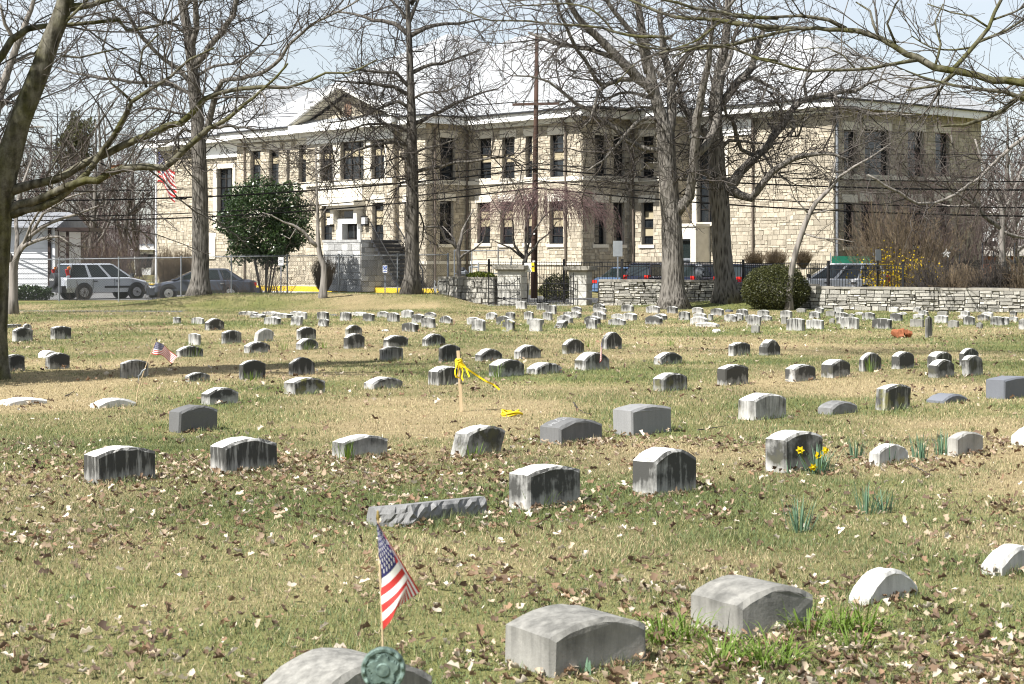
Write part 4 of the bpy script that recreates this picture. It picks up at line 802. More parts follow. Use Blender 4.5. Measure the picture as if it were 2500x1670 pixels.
car('parked_suv', 'silver compact sport utility vehicle with dark lower trim and tailgate spare wheel', 'car', (-19.15, 81.9, 0), R(38), 'silver', True, 'cars parked behind the chain link fence', spare=True)
car('parked_sedan', 'dark grey blue four door sedan parked behind the furrowed tree trunk', 'car', (-14.15, 80.6, 0), R(180 + 14), 'greyblue', False, 'cars parked behind the chain link fence')
hd_ = math.atan2(E2[1], E2[0])
for (sx, d_, pm_, suv_, lab) in ((1579, 84.2, 'navy', True, 'navy sport utility vehicle with red tail lights left of the forked trunk'), (1693, 81.4, 'navy', True, 'dark navy vehicle seen between the two big trunks, by the satellite dish'), (1806, 78.6, 'navy', True, 'dark vehicle with red tail light right of the second big trunk'), (1508, 86.6, 'blue', False, 'mid blue sedan nearest the gateway behind the picket fence')):
    k = at(sx, HY, d_); f_ = np.array([math.cos(hd_), math.sin(hd_), 0]); r_ = np.array([f_[1], -f_[0], 0]); o = k + f_ * 2.15 - r_ * .8
    cc = car('parked_car', lab, 'car', (o[0], o[1], .0), hd_, pm_, suv_, 'cars parked behind the picket fence')
car('parked_suv', 'white sport utility vehicle behind the pickets near the yellow forsythia', 'car', (13.7, 74.2, 0.05), R(172), 'carwhite', True, 'cars parked behind the picket fence')
# ---------------------------------------------------------------- small white house on the left
HB = np.array([-26.5, 97.5, 0.3]); ho = thing('white_house', 'small white clapboard outbuilding with dark porch post at the left', 'house', HB)
hw = MB(); xr_ = at(132, 600, 94)[0]; hw.bb(xr_ - 8, xr_ - .05, 94.08, 100, 0, 3.5); hw.build('wall', M['siding'], ho, org=HB)
for k in range(12):
    d = MB(); z_ = .25 + k * .27; d.add([(xr_ - 8, 94.07, z_), (xr_ - .05, 94.07, z_), (xr_ - .05, 94.02, z_), (xr_ - 8, 94.02, z_), (xr_ - 8, 94.07, z_ + .265), (xr_ - .05, 94.07, z_ + .265), (xr_ - .05, 94.05, z_ + .265), (xr_ - 8, 94.05, z_ + .265)], [(0, 1, 2, 3), (3, 2, 6, 7), (7, 6, 5, 4), (1, 5, 6, 2), (0, 3, 7, 4)]); d.build('clapboard', M['siding'], ho, org=HB)
d = MB(); d.bb(xr_ - .06, xr_ + .08, 93.9, 94.1, 0, 3.5); d.build('corner_board', M['siding'], ho, org=HB); d = MB(); d.bb(xr_ - .3, xr_ - .16, 93.86, 93.97, 0, 3.5); d.build('downspout', M['darkbrown'], ho, org=HB)
d = MB(); d.add([(xr_ - 8.5, 93.3, 3.5), (xr_ + .3, 93.3, 3.5), (xr_ + .3, 97, 4.4), (xr_ - 8.5, 97, 4.4), (xr_ + .3, 100.8, 3.5), (xr_ - 8.5, 100.8, 3.5)], [(0, 1, 2, 3), (3, 2, 4, 5), (1, 4, 2), (0, 3, 5), (0, 5, 4, 1)]); d.build('roof', PM('grey_shingles', (.22, .23, .245), (.16, .165, .18), 4, .9), ho, org=HB)
d = MB(); d.bb(xr_ + .2, xr_ + 2.0, 93.4, 96.5, 3.3, 3.5); d.build('porch_roof', M['darkbrown'], ho, org=HB)
d = MB(); px_ = at(165, 600, 93.6)[0]; d.bb(px_ - .07, px_ + .07, 93.53, 93.67, 0, 3.3); d.build('porch_post', M['darkbrown'], ho, org=HB)
d = MB(); lx = px_ - .28
for k in range(10): d.tube([(lx + .17 * math.cos(a_), 93.6, .4 + k * .28 + .13 * math.sin(a_)) for a_ in np.linspace(0, 6.28, 9)], .02, 4)
d.bar((lx - .2, 93.6, .1), (lx - .2, 93.6, 3.3), .025, 4); d.build('trellis', M['darkbrown'], ho, org=HB)
def far_house(x0, x1, yt, yr, d_, label, wm, rm):
    a, b_ = at(x0, 640, d_), at(x1, 640, d_); zt, zr_ = CH - (yt - HY) * d_ / FP, CH - (yr - HY) * d_ / FP; o = np.array([(a[0] + b_[0]) / 2, d_ + 4, 0]); h = thing('distant_house', label, 'house', o)
    m_ = MB(); m_.bb(a[0], b_[0], d_, d_ + 8, 0, zt); m_.build('wall', M[wm], h, org=o); m_ = MB(); m_.add([(a[0] - .4, d_ - .5, zt), (b_[0] + .4, d_ - .5, zt), (b_[0] + .4, d_ + 4, zr_), (a[0] - .4, d_ + 4, zr_), (b_[0] + .4, d_ + 8.5, zt), (a[0] - .4, d_ + 8.5, zt)], [(0, 1, 2, 3), (3, 2, 4, 5), (1, 4, 2), (0, 3, 5), (0, 5, 4, 1)]); m_.build('roof', M[rm], h, org=o)
    for q in (.25, .7):
        x = a[0] + (b_[0] - a[0]) * q; m_ = MB(); m_.bb(x - .5, x + .5, d_ - .05, d_ + .1, zt * .35, zt * .35 + 1.3); w_ = m_.build('window', M['white_paint'], h, org=o); m_ = MB(); m_.bb(x - .42, x + .42, d_ - .07, d_ - .04, zt * .35 + .08, zt * .35 + 1.22); m_.build('pane', M['glass'], w_, org=o)
far_house(330, 380, 610, 595, 150, 'pale distant house seen between the brush and the flagpole', 'siding', 'concrete')
far_house(120, 190, 560, 520, 165, 'brown roofed distant house behind the bare woods on the left', 'ashlar', 'coping')
far_house(2425, 2520, 625, 600, 120, 'red brick house low behind the brush at the right edge', 'terracotta', 'coping')
far_house(2360, 2450, 520, 480, 175, 'pale house far behind the trees right of the school', 'siding', 'concrete')
# ---------------------------------------------------------------- headstones
# crop: (x0, y0, scale) of an enlargement of the photograph; (left, front corner, right, base y, corner top y, crown y)
CR = {'A': (0, 700, .27257), 'B': (560, 720, .27257), 'C': (1150, 720, .29813), 'D': (1800, 720, .29813), 'E': (0, 950, .38330), 'G': (800, 950, .38330), 'H': (1600, 880, .38330), 'J': (1200, 1300, .55366), 'K': (600, 1200, .29979)}
LETTER = PM('incised_lettering', (.055, .055, .055), None, 8, .9); LETTERW = PM('pale_lettering', (.42, .42, .42), None, 8, .9)
RIMPTS = []                                             # where leaves and longer grass gather
def headstone(crop, L, F_, Rr, yb, yF, yP, kind, label, mat, tone=1., grime=.7, lich=0., theta=44, lean=0., leanx=0., group=None, rough=0., name='headstone', sink=.12, pointed=0, arc=12, dome=None):
    x0, y0, k = CR[crop]; X = lambda v: x0 + v * k; Y = lambda v: y0 + v * k
    f = gp(X(F_), Y(yb)); th = R(theta + random.uniform(-2.5, 2.5)); r = np.array([math.cos(th), math.sin(th), 0]); s = np.array([-math.sin(th), math.cos(th), 0])
    lean += random.uniform(-.025, .025); leanx += random.uniform(-.03, .03)
    kR = (X(Rr) - CX) / FP; kL = (X(L) - CX) / FP
    w = (kR * f[1] - f[0]) / (r[0] - kR * r[1]); t = (kL * f[1] - f[0]) / (s[0] - kL * s[1]); w = min(max(w, .05), 1.6); t = min(max(t, .05), 1.3)
    z1 = (Y(yb) - Y(yF)) * f[1] / FP; mid = f + (r * w / 2 if kind == 'A' else s * t / 2); z2 = CH - (Y(yP) - HY) * mid[1] / FP
    z1 = max(z1, .02); z2 = max(z2, z1 + .002)
    base = f + r * w / 2 + s * t / 2; base[2] = float(zg(base[0], base[1])) if f[1] > 40 else 0
    # profile along p (arched), extruded along e
    if kind == 'A': p, e, pw, ew = r, s, w, t
    else: p, e, pw, ew = s, r, t, w
    rise = z2 - z1; prof = [(-1, -sink)]; n = arc
    for i in range(n + 1):
        q = -1 + 2 * i / n
        zz = z1 + rise * (1 - abs(q) ** (1.9 if not pointed else 1.0))
        prof.append((q, zz))
    prof.append((1, -sink)); m_ = len(prof); cz = (z1 * .5)
    V_ = []; rr = np.random.default_rng(int(abs(X(F_) * 7 + Y(yb) * 13))); bv = min(.022, .12 * min(pw, ew)); rings = [(-1, bv), (-1 + 2 * bv / ew, 0), (-.33, 0), (.33, 0), (1 - 2 * bv / ew, 0), (1, bv)]
    for (ee, ins) in rings:
        for (q, zz) in prof:
            a = q * (pw / 2 - ins * 1.0); zq = zz - (ins if zz > 0 else 0)
            pt_ = p * a + e * ee * ew / 2 + UP * zq
            amp = .005 + rough * .05
            V_.append(pt_ + rr.normal(0, amp * .5, 3) * np.array([1, 1, .8]))
    Fc = []
    nr = len(rings)
    for i in range(nr - 1):
        for j in range(m_ - 1): Fc.append((i * m_ + j, i * m_ + j + 1, (i + 1) * m_ + j + 1, (i + 1) * m_ + j))
    Fc += [tuple(range(m_))[::-1], tuple((nr - 1) * m_ + j for j in range(m_))]
    V_ = np.array(V_); V_ += (r * lean)[None] * V_[:, 2:3] + (s * leanx)[None] * V_[:, 2:3]
    me = bpy.data.meshes.new(name); me.from_pydata(V_.tolist(), [], Fc); me.materials.append(M[mat]); me.update()
    import bmesh as _b; bm = _b.new(); bm.from_mesh(me); _b.ops.recalc_face_normals(bm, faces=bm.faces); bm.to_mesh(me); bm.free()
    o = link(name, me, None, base); o.color = (tone, grime, lich, 1); tag(o, label, 'headstone', group)
    RIMPTS.append((base, r, s, w, t, z2)); o['_'] = 0; del o['_']
    def top(u, v, out=.0015):                            # point on the arched top: u along the arch, v across (-1..1)
        zz = z1 + rise * (1 - abs(u) ** 1.9) + out; pt_ = p * u * pw / 2 + e * v * ew / 2 + UP * zz; return Vector(pt_ + r * lean * zz + s * leanx * zz)
    return o, top, pw, ew
G1 = 'low arched headstones of the near rows'; G2 = 'arched headstones of the middle rows'; G3 = 'small weathered headstones of the far field'
Mb, Sg, Gr, Dg = 'marble', 'sandgrey', 'granite', 'darkgranite'
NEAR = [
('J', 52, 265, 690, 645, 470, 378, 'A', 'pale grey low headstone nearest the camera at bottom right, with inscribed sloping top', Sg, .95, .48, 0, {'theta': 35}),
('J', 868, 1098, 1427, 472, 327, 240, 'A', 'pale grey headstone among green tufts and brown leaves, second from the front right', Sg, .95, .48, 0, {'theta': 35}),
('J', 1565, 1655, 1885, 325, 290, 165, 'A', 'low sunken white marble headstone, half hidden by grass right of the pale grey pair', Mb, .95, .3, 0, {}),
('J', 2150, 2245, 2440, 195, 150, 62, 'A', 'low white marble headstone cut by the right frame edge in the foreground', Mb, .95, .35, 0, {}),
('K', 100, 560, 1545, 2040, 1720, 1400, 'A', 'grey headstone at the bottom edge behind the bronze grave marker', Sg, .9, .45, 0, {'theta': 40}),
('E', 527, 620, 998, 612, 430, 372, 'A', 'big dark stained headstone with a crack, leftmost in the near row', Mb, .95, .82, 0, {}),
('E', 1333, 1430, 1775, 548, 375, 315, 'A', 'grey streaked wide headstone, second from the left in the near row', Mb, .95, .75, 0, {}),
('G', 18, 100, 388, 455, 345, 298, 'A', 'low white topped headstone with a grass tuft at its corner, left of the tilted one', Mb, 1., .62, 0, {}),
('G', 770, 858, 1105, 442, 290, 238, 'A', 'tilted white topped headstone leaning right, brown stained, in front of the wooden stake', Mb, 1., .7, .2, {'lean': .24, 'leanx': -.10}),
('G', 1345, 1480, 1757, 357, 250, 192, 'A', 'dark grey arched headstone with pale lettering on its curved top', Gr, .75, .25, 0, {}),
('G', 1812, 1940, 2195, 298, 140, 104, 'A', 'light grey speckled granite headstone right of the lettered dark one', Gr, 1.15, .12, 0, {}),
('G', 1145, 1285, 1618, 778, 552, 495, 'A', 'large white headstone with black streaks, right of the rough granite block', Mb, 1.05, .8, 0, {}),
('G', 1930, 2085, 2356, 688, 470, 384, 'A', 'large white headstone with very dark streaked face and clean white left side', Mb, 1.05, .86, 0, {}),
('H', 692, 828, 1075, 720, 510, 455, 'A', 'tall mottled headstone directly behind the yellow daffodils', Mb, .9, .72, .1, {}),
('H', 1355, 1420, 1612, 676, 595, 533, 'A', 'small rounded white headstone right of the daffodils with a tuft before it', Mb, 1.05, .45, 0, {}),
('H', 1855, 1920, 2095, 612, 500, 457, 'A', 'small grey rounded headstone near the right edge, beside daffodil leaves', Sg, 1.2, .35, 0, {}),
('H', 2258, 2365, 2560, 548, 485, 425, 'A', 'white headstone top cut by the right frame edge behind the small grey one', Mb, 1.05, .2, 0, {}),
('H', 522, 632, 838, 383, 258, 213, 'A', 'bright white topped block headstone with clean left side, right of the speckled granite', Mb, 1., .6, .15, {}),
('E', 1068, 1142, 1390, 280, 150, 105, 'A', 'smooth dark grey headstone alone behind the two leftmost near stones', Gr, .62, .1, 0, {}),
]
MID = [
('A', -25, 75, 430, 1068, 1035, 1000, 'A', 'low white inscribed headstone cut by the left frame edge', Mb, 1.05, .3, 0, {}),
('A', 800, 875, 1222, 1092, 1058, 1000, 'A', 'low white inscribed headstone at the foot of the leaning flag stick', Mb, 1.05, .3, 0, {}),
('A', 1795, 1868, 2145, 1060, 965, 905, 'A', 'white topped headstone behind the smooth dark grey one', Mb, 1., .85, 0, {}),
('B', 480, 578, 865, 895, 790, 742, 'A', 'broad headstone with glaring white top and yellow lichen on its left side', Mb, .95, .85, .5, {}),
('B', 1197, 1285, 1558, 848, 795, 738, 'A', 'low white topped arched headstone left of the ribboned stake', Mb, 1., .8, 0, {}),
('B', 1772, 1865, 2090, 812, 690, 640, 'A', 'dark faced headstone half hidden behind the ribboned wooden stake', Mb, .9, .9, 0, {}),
('A', 1070, 1100, 1332, 822, 690, 655, 'A', 'shaded brown headstone beside the leaning flag', Mb, .75, .75, .2, {}),  # tone lowered: shade put into the stone's colour
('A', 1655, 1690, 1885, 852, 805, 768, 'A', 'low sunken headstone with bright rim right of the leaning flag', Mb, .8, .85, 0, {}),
('B', 80, 115, 325, 760, 630, 583, 'A', 'near black shaded headstone with grass at its foot, left of its dark twin', Mb, .7, .95, 0, {}),  # low tone holds painted shade as well as the stone's own dark colour
('B', 528, 565, 768, 722, 620, 560, 'A', 'near black shaded headstone right of its dark twin, in the branch shadow', Mb, .7, .95, 0, {}),  # like its twin, branch shadow partly painted in by the low tone
('A', 30, 75, 228, 762, 630, 608, 'A', 'shaded grey headstone directly right of the big left trunk', Mb, .6, .8, 0, {}),  # low tone puts the shade beside the trunk into the colour
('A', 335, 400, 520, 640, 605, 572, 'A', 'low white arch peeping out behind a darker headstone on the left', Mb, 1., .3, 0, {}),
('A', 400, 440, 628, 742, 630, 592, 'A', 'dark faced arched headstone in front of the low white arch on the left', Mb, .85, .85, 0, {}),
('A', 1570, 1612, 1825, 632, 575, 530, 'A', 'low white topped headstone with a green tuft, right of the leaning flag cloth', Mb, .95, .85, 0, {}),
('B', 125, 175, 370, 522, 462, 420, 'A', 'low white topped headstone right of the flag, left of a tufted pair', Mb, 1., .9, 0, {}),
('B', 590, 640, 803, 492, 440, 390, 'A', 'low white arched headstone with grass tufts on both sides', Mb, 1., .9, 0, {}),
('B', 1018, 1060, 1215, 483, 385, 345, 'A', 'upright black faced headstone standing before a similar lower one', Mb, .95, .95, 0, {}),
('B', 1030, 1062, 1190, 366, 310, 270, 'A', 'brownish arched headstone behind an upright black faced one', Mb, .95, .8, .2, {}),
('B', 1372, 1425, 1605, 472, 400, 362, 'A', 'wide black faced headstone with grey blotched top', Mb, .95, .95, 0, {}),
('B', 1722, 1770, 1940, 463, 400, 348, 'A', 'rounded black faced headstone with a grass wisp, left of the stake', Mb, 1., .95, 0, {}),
('B', 1342, 1375, 1558, 592, 490, 460, 'A', 'shaded grey streaked headstone in front of the wide black faced one', Mb, .55, .7, 0, {}),  # tone cut down to paint the shade into the colour
('B', 1872, 1905, 2075, 602, 480, 445, 'A', 'shaded blue black headstone just behind the stake top', Mb, .5, .9, 0, {}),  # shade painted into this stone by its low tone
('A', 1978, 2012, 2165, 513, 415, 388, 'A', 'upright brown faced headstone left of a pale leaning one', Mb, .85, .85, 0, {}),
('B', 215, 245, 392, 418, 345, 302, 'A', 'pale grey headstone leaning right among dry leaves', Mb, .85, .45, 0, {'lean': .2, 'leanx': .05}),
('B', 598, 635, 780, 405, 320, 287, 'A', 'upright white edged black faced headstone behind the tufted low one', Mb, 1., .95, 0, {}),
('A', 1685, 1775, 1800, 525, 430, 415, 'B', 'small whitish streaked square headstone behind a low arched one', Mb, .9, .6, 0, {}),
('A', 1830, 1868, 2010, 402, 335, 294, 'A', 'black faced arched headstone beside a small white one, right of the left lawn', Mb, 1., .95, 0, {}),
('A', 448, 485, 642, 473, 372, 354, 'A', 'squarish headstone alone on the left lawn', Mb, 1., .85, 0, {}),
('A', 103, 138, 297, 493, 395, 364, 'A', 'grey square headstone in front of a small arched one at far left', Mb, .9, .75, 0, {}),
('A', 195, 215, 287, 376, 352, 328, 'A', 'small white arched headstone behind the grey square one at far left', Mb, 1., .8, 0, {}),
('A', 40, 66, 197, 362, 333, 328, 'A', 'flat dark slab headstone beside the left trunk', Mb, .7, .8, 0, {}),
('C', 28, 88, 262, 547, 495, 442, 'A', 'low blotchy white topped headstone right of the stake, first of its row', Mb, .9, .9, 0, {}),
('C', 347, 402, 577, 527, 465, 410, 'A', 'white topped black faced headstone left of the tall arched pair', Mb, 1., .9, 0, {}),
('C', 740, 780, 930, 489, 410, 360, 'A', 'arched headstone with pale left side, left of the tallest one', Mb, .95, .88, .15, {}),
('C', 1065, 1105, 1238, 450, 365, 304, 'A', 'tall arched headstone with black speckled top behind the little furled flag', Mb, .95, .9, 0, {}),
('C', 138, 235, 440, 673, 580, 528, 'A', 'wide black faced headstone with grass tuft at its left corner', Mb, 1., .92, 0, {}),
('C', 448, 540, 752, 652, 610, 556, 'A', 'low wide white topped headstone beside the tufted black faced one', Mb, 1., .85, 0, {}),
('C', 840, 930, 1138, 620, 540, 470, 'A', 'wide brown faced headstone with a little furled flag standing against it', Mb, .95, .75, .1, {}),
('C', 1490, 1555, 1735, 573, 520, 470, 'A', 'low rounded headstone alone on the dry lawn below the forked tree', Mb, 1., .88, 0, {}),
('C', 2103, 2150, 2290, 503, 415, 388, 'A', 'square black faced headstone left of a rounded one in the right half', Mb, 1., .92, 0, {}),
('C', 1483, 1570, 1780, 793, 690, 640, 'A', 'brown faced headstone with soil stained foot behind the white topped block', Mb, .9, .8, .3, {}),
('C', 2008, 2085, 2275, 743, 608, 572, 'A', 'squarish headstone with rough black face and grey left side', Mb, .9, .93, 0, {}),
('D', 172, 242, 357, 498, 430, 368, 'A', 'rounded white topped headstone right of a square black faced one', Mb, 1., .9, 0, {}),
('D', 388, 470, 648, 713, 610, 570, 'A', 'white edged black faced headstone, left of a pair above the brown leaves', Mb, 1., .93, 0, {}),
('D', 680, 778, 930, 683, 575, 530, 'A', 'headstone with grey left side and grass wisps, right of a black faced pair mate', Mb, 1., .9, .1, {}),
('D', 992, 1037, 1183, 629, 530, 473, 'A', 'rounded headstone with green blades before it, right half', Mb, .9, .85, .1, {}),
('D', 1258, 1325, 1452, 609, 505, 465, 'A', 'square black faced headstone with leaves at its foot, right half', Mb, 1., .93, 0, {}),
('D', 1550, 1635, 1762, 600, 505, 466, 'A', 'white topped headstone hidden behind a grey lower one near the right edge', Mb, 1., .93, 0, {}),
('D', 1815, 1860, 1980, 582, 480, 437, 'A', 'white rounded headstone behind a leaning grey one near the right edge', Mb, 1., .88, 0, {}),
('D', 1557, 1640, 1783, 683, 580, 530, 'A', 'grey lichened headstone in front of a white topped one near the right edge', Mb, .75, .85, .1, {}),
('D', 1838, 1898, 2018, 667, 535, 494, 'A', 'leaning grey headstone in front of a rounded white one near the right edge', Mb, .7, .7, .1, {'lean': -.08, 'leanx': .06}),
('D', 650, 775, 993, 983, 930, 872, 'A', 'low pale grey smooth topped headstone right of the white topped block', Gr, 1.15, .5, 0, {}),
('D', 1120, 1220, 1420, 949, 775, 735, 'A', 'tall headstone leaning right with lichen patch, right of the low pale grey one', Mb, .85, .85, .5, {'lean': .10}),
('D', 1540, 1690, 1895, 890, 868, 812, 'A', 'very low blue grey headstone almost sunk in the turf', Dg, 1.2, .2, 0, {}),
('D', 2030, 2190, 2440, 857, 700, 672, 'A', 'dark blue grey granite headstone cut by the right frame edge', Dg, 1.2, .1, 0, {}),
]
TOPS = {}
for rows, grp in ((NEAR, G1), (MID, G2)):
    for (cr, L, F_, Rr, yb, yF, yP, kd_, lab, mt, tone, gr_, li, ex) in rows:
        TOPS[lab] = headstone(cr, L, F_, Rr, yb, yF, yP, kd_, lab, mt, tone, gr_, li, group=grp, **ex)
FAR = {
'A': [(1548, 1600, 1623, 338, 285, 279), (1712, 1810, 1832, 345, 300, 284)],
'B': [(80, 225, 262, 178, 150, 139, 'r'), (285, 410, 468, 180, 155, 141, 'r'), (180, 275, 332, 205, 180, 169, 'r'), (380, 512, 570, 208, 175, 163, 'r'), (540, 640, 675, 185, 150, 139, 'r'), (600, 675, 700, 222, 165, 155, 't'), (305, 425, 468, 278, 225, 204), (545, 630, 655, 285, 205, 197, 't'), (782, 868, 898, 228, 163, 153), (788, 868, 890, 292, 235, 222, 'l'), (985, 1072, 1097, 237, 168, 155), (1070, 1200, 1240, 188, 160, 150, 'r'), (1190, 1275, 1302, 238, 180, 168), (1322, 1413, 1433, 202, 160, 146), (1410, 1500, 1530, 242, 178, 158), (1535, 1625, 1655, 207, 152, 133), (1630, 1720, 1748, 250, 185, 168), (1742, 1835, 1857, 207, 175, 155), (1717, 1825, 1852, 292, 212, 197), (1540, 1660, 1700, 330, 265, 246), (1878, 1980, 2000, 252, 215, 182), (2125, 2225, 2250, 262, 205, 192), (2165, 2270, 2298, 314, 228, 205)],
'C': [(365, 442, 462, 116, 58, 53), (535, 622, 637, 127, 72, 66), (608, 685, 706, 167, 100, 91), (118, 195, 220, 202, 160, 141), (278, 345, 362, 202, 148, 138), (203, 305, 325, 238, 185, 163), (243, 335, 365, 292, 215, 192, 'o'), (432, 500, 517, 203, 145, 133), (453, 575, 600, 238, 195, 185), (475, 560, 587, 291, 195, 187), (585, 650, 672, 207, 148, 137), (698, 810, 840, 224, 185, 155), (753, 820, 835, 190, 150, 140), (805, 875, 908, 192, 155, 137), (820, 893, 910, 147, 115, 101), (993, 1075, 1100, 137, 88, 72), (1000, 1095, 1112, 152, 122, 109), (985, 1080, 1113, 202, 160, 135), (925, 1040, 1066, 234, 185, 163), (940, 1015, 1035, 268, 192, 180), (1228, 1318, 1336, 142, 95, 82), (1145, 1235, 1253, 192, 170, 155), (1233, 1325, 1365, 208, 163, 145), (1120, 1245, 1273, 242, 205, 185), (1430, 1530, 1550, 152, 105, 88), (1490, 1570, 1612, 207, 172, 153), (1423, 1545, 1573, 240, 188, 165), (1602, 1675, 1697, 152, 105, 92), (1698, 1780, 1798, 207, 147, 135), (1808, 1890, 1908, 152, 112, 98), (1815, 1910, 1934, 202, 162, 147), (1935, 1968, 1984, 212, 165, 158), (1790, 1918, 1946, 246, 200, 178), (1838, 2000, 2035, 264, 242, 226, 'r'), (1958, 2052, 2074, 166, 120, 105), (2068, 2165, 2184, 224, 178, 160), (2150, 2215, 2234, 215, 165, 153), (2170, 2252, 2273, 172, 122, 110)],
'D': [(162, 250, 266, 177, 130, 118), (63, 150, 180, 225, 180, 165), (80, 180, 197, 257, 185, 170), (182, 270, 288, 216, 183, 172), (110, 172, 187, 315, 258, 250, 'g'), (350, 432, 453, 188, 135, 124), (357, 400, 415, 247, 190, 185, 'g'), (483, 552, 570, 141, 115, 104, 'g'), (632, 690, 714, 147, 110, 98), (585, 668, 683, 195, 148, 133), (722, 795, 812, 170, 132, 121, 'g'), (785, 850, 873, 147, 110, 99), (798, 895, 913, 198, 158, 143), (905, 950, 965, 180, 158, 150), (958, 1020, 1040, 160, 145, 134), (398, 525, 557, 300, 208, 197), (562, 690, 713, 290, 220, 210), (808, 870, 890, 252, 200, 190), (842, 978, 1000, 289, 203, 190), (752, 790, 802, 248, 215, 200, 'g'), (1020, 1118, 1134, 208, 160, 145), (1100, 1245, 1267, 289, 215, 201), (1248, 1338, 1357, 221, 165, 153), (1240, 1308, 1326, 141, 108, 97), (1313, 1375, 1394, 161, 150, 138), (1437, 1490, 1506, 143, 110, 100), (1437, 1515, 1532, 195, 165, 155), (1480, 1550, 1570, 172, 137, 127), (1412, 1515, 1530, 273, 212, 206, 'g'), (1612, 1712, 1730, 238, 183, 172), (1635, 1715, 1732, 177, 142, 132, 'g'), (1720, 1800, 1820, 277, 225, 214, 'g'), (1803, 1872, 1890, 197, 175, 163), (1825, 1890, 1908, 182, 142, 131), (1848, 1932, 1953, 251, 190, 177), (1955, 1995, 2012, 281, 245, 226, 'p'), (1965, 2052, 2070, 211, 175, 158), (1998, 2080, 2101, 185, 152, 140), (2070, 2170, 2190, 252, 188, 177), (2150, 2212, 2232, 249, 190, 180), (2210, 2287, 2304, 218, 185, 175), (2230, 2278, 2293, 180, 143, 133), (2300, 2380, 2410, 286, 215, 195)]}
fl = []
for cr, L_ in FAR.items():
    x0, y0, k = CR[cr]
    for q in L_: fl.append((x0 + (q[0] + q[2]) / 2 * k, y0 + q[3] * k, cr, q))
ZN = [(0, 565, 'on the far left lawn'), (565, 760, 'left of the slim sapling'), (760, 935, 'right of the slim sapling'), (935, 1150, 'left of the open gate'), (1150, 1345, 'before the open gate'), (1345, 1560, 'right of the gate'), (1560, 1720, 'before the forked trunk'), (1720, 1845, 'before the second thick trunk'), (1845, 2020, 'before the round bush'), (2020, 2200, 'right of the round bush'), (2200, 2345, 'around the slim upright slab'), (2345, 2600, 'at the right edge below the wall')]
ORD = ['first', 'second', 'third', 'fourth', 'fifth', 'sixth', 'seventh', 'eighth', 'ninth', 'tenth']
cell = {}
for it in fl:
    zi = next(i for i, z in enumerate(ZN) if z[0] <= it[0] < z[1]); rw_ = 'front' if it[1] > 792 else ('middle' if it[1] > 776 else 'back'); cell.setdefault((zi, rw_), []).append(it)
fr_ = np.random.default_rng(5)
for (zi, rw_), its in cell.items():
    its.sort()
    for j, (sx, sy, cr, q) in enumerate(its):
        fl_ = q[6] if len(q) > 6 else ''
        hpx = (q[3] - q[5]) * CR[cr][2]; look = {'r': 'rough white block', 'g': 'grey squat headstone', 'o': 'orange sided white headstone', 't': 'white tilted headstone', 'l': 'white leaning headstone', 'p': 'broken pointed grey stone'}.get(fl_, 'tall white headstone' if hpx > 24 else ('low white headstone' if hpx < 15 else 'white arched headstone'))
        lab = f'{look}, ' + (f'{ORD[j]} in the {rw_} row ' if len(its) > 1 else f'alone in the {rw_} row ') + ZN[zi][2]
        mt = 'sandgrey' if fl_ in ('g', 'p') else 'marble'
        headstone(cr, *q[:6], 'B', lab, mt, float(fr_.uniform(.72, .92)) if mt == 'marble' else .8, float(fr_.uniform(.5, .95)) if fl_ != 'g' else .5, 1.0 if fl_ == 'o' else 0., group=G3, rough=.25 if fl_ in 'rp' and fl_ else 0, lean={'t': .1, 'l': .18}.get(fl_, float(fr_.normal(0, .02))), leanx=float(fr_.normal(0, .03)), pointed=1 if fl_ == 'p' else 0, theta=46, arc=8)
# odd stones: long rough granite marker, toppled stone, upright slab, fragments, flat plaque, terracotta heap
q = np.random.default_rng(3); PL = [gp(800 + x * .3833, 950 + y * .3833) for x, y in ((300, 872), (530, 880), (1005, 806))]; TP = [CH - (950 + y * .3833 - HY) * p_[1] / FP for p_, y in zip(PL, (757, 737, 686))]
V_, F2 = [], []; nx = 30; base = (PL[0] + PL[2]) / 2; dirn = (PL[2] - PL[0]) / np.linalg.norm(PL[2] - PL[0]); bk_ = np.array([-dirn[1], dirn[0], 0])
for i in range(nx + 1):
    u = i / nx * 2; k = 0 if u < .66 else 1; s_ = u / .66 if k == 0 else (u - .66) / 1.34; p_ = PL[k] + (PL[k + 1] - PL[k]) * s_; h = TP[k] + (TP[k + 1] - TP[k]) * s_
    col_ = [p_ + UP * z + bk_ * (q.normal(0, .010) - .02 * math.sin(z / h * 3)) for z in (-.1, h * .2, h * .42, h * .64, h * .84)] + [p_ + UP * h + bk_ * (.012 + q.normal(0, .004)), p_ + UP * (h - .004) + bk_ * .10, p_ + UP * (h * .5) + bk_ * (.15 + q.normal(0, .01)), p_ - UP * .1 + bk_ * .16]
    V_ += [v - base for v in col_]
for i in range(nx):
    for j in range(8): F2.append((i * 9 + j, i * 9 + j + 1, (i + 1) * 9 + j + 1, (i + 1) * 9 + j))
F2 += [tuple(range(9))[::-1], tuple(nx * 9 + j for j in range(9))]
mb = MB(); mb.add(V_, F2); o = mb.build('headstone', M['granite']); o.location = base; o.color = (1.15, .35, 0, 1); import bmesh as _b; bm = _b.new(); bm.from_mesh(o.data); _b.ops.recalc_face_normals(bm, faces=bm.faces); bm.to_mesh(o.data); bm.free()
RIMPTS.append((base, dirn, bk_, np.linalg.norm(PL[2] - PL[0]), .2, .2)); tag(o, 'long rough hewn grey granite grave marker behind the foreground flag', 'headstone')
o, *_ = headstone('C', 672, 735, 782, 262, 222, 197, 'A', 'toppled dark headstone tipped on its edge before the gate', 'marble', .9, .95, lean=.55, leanx=-.2)
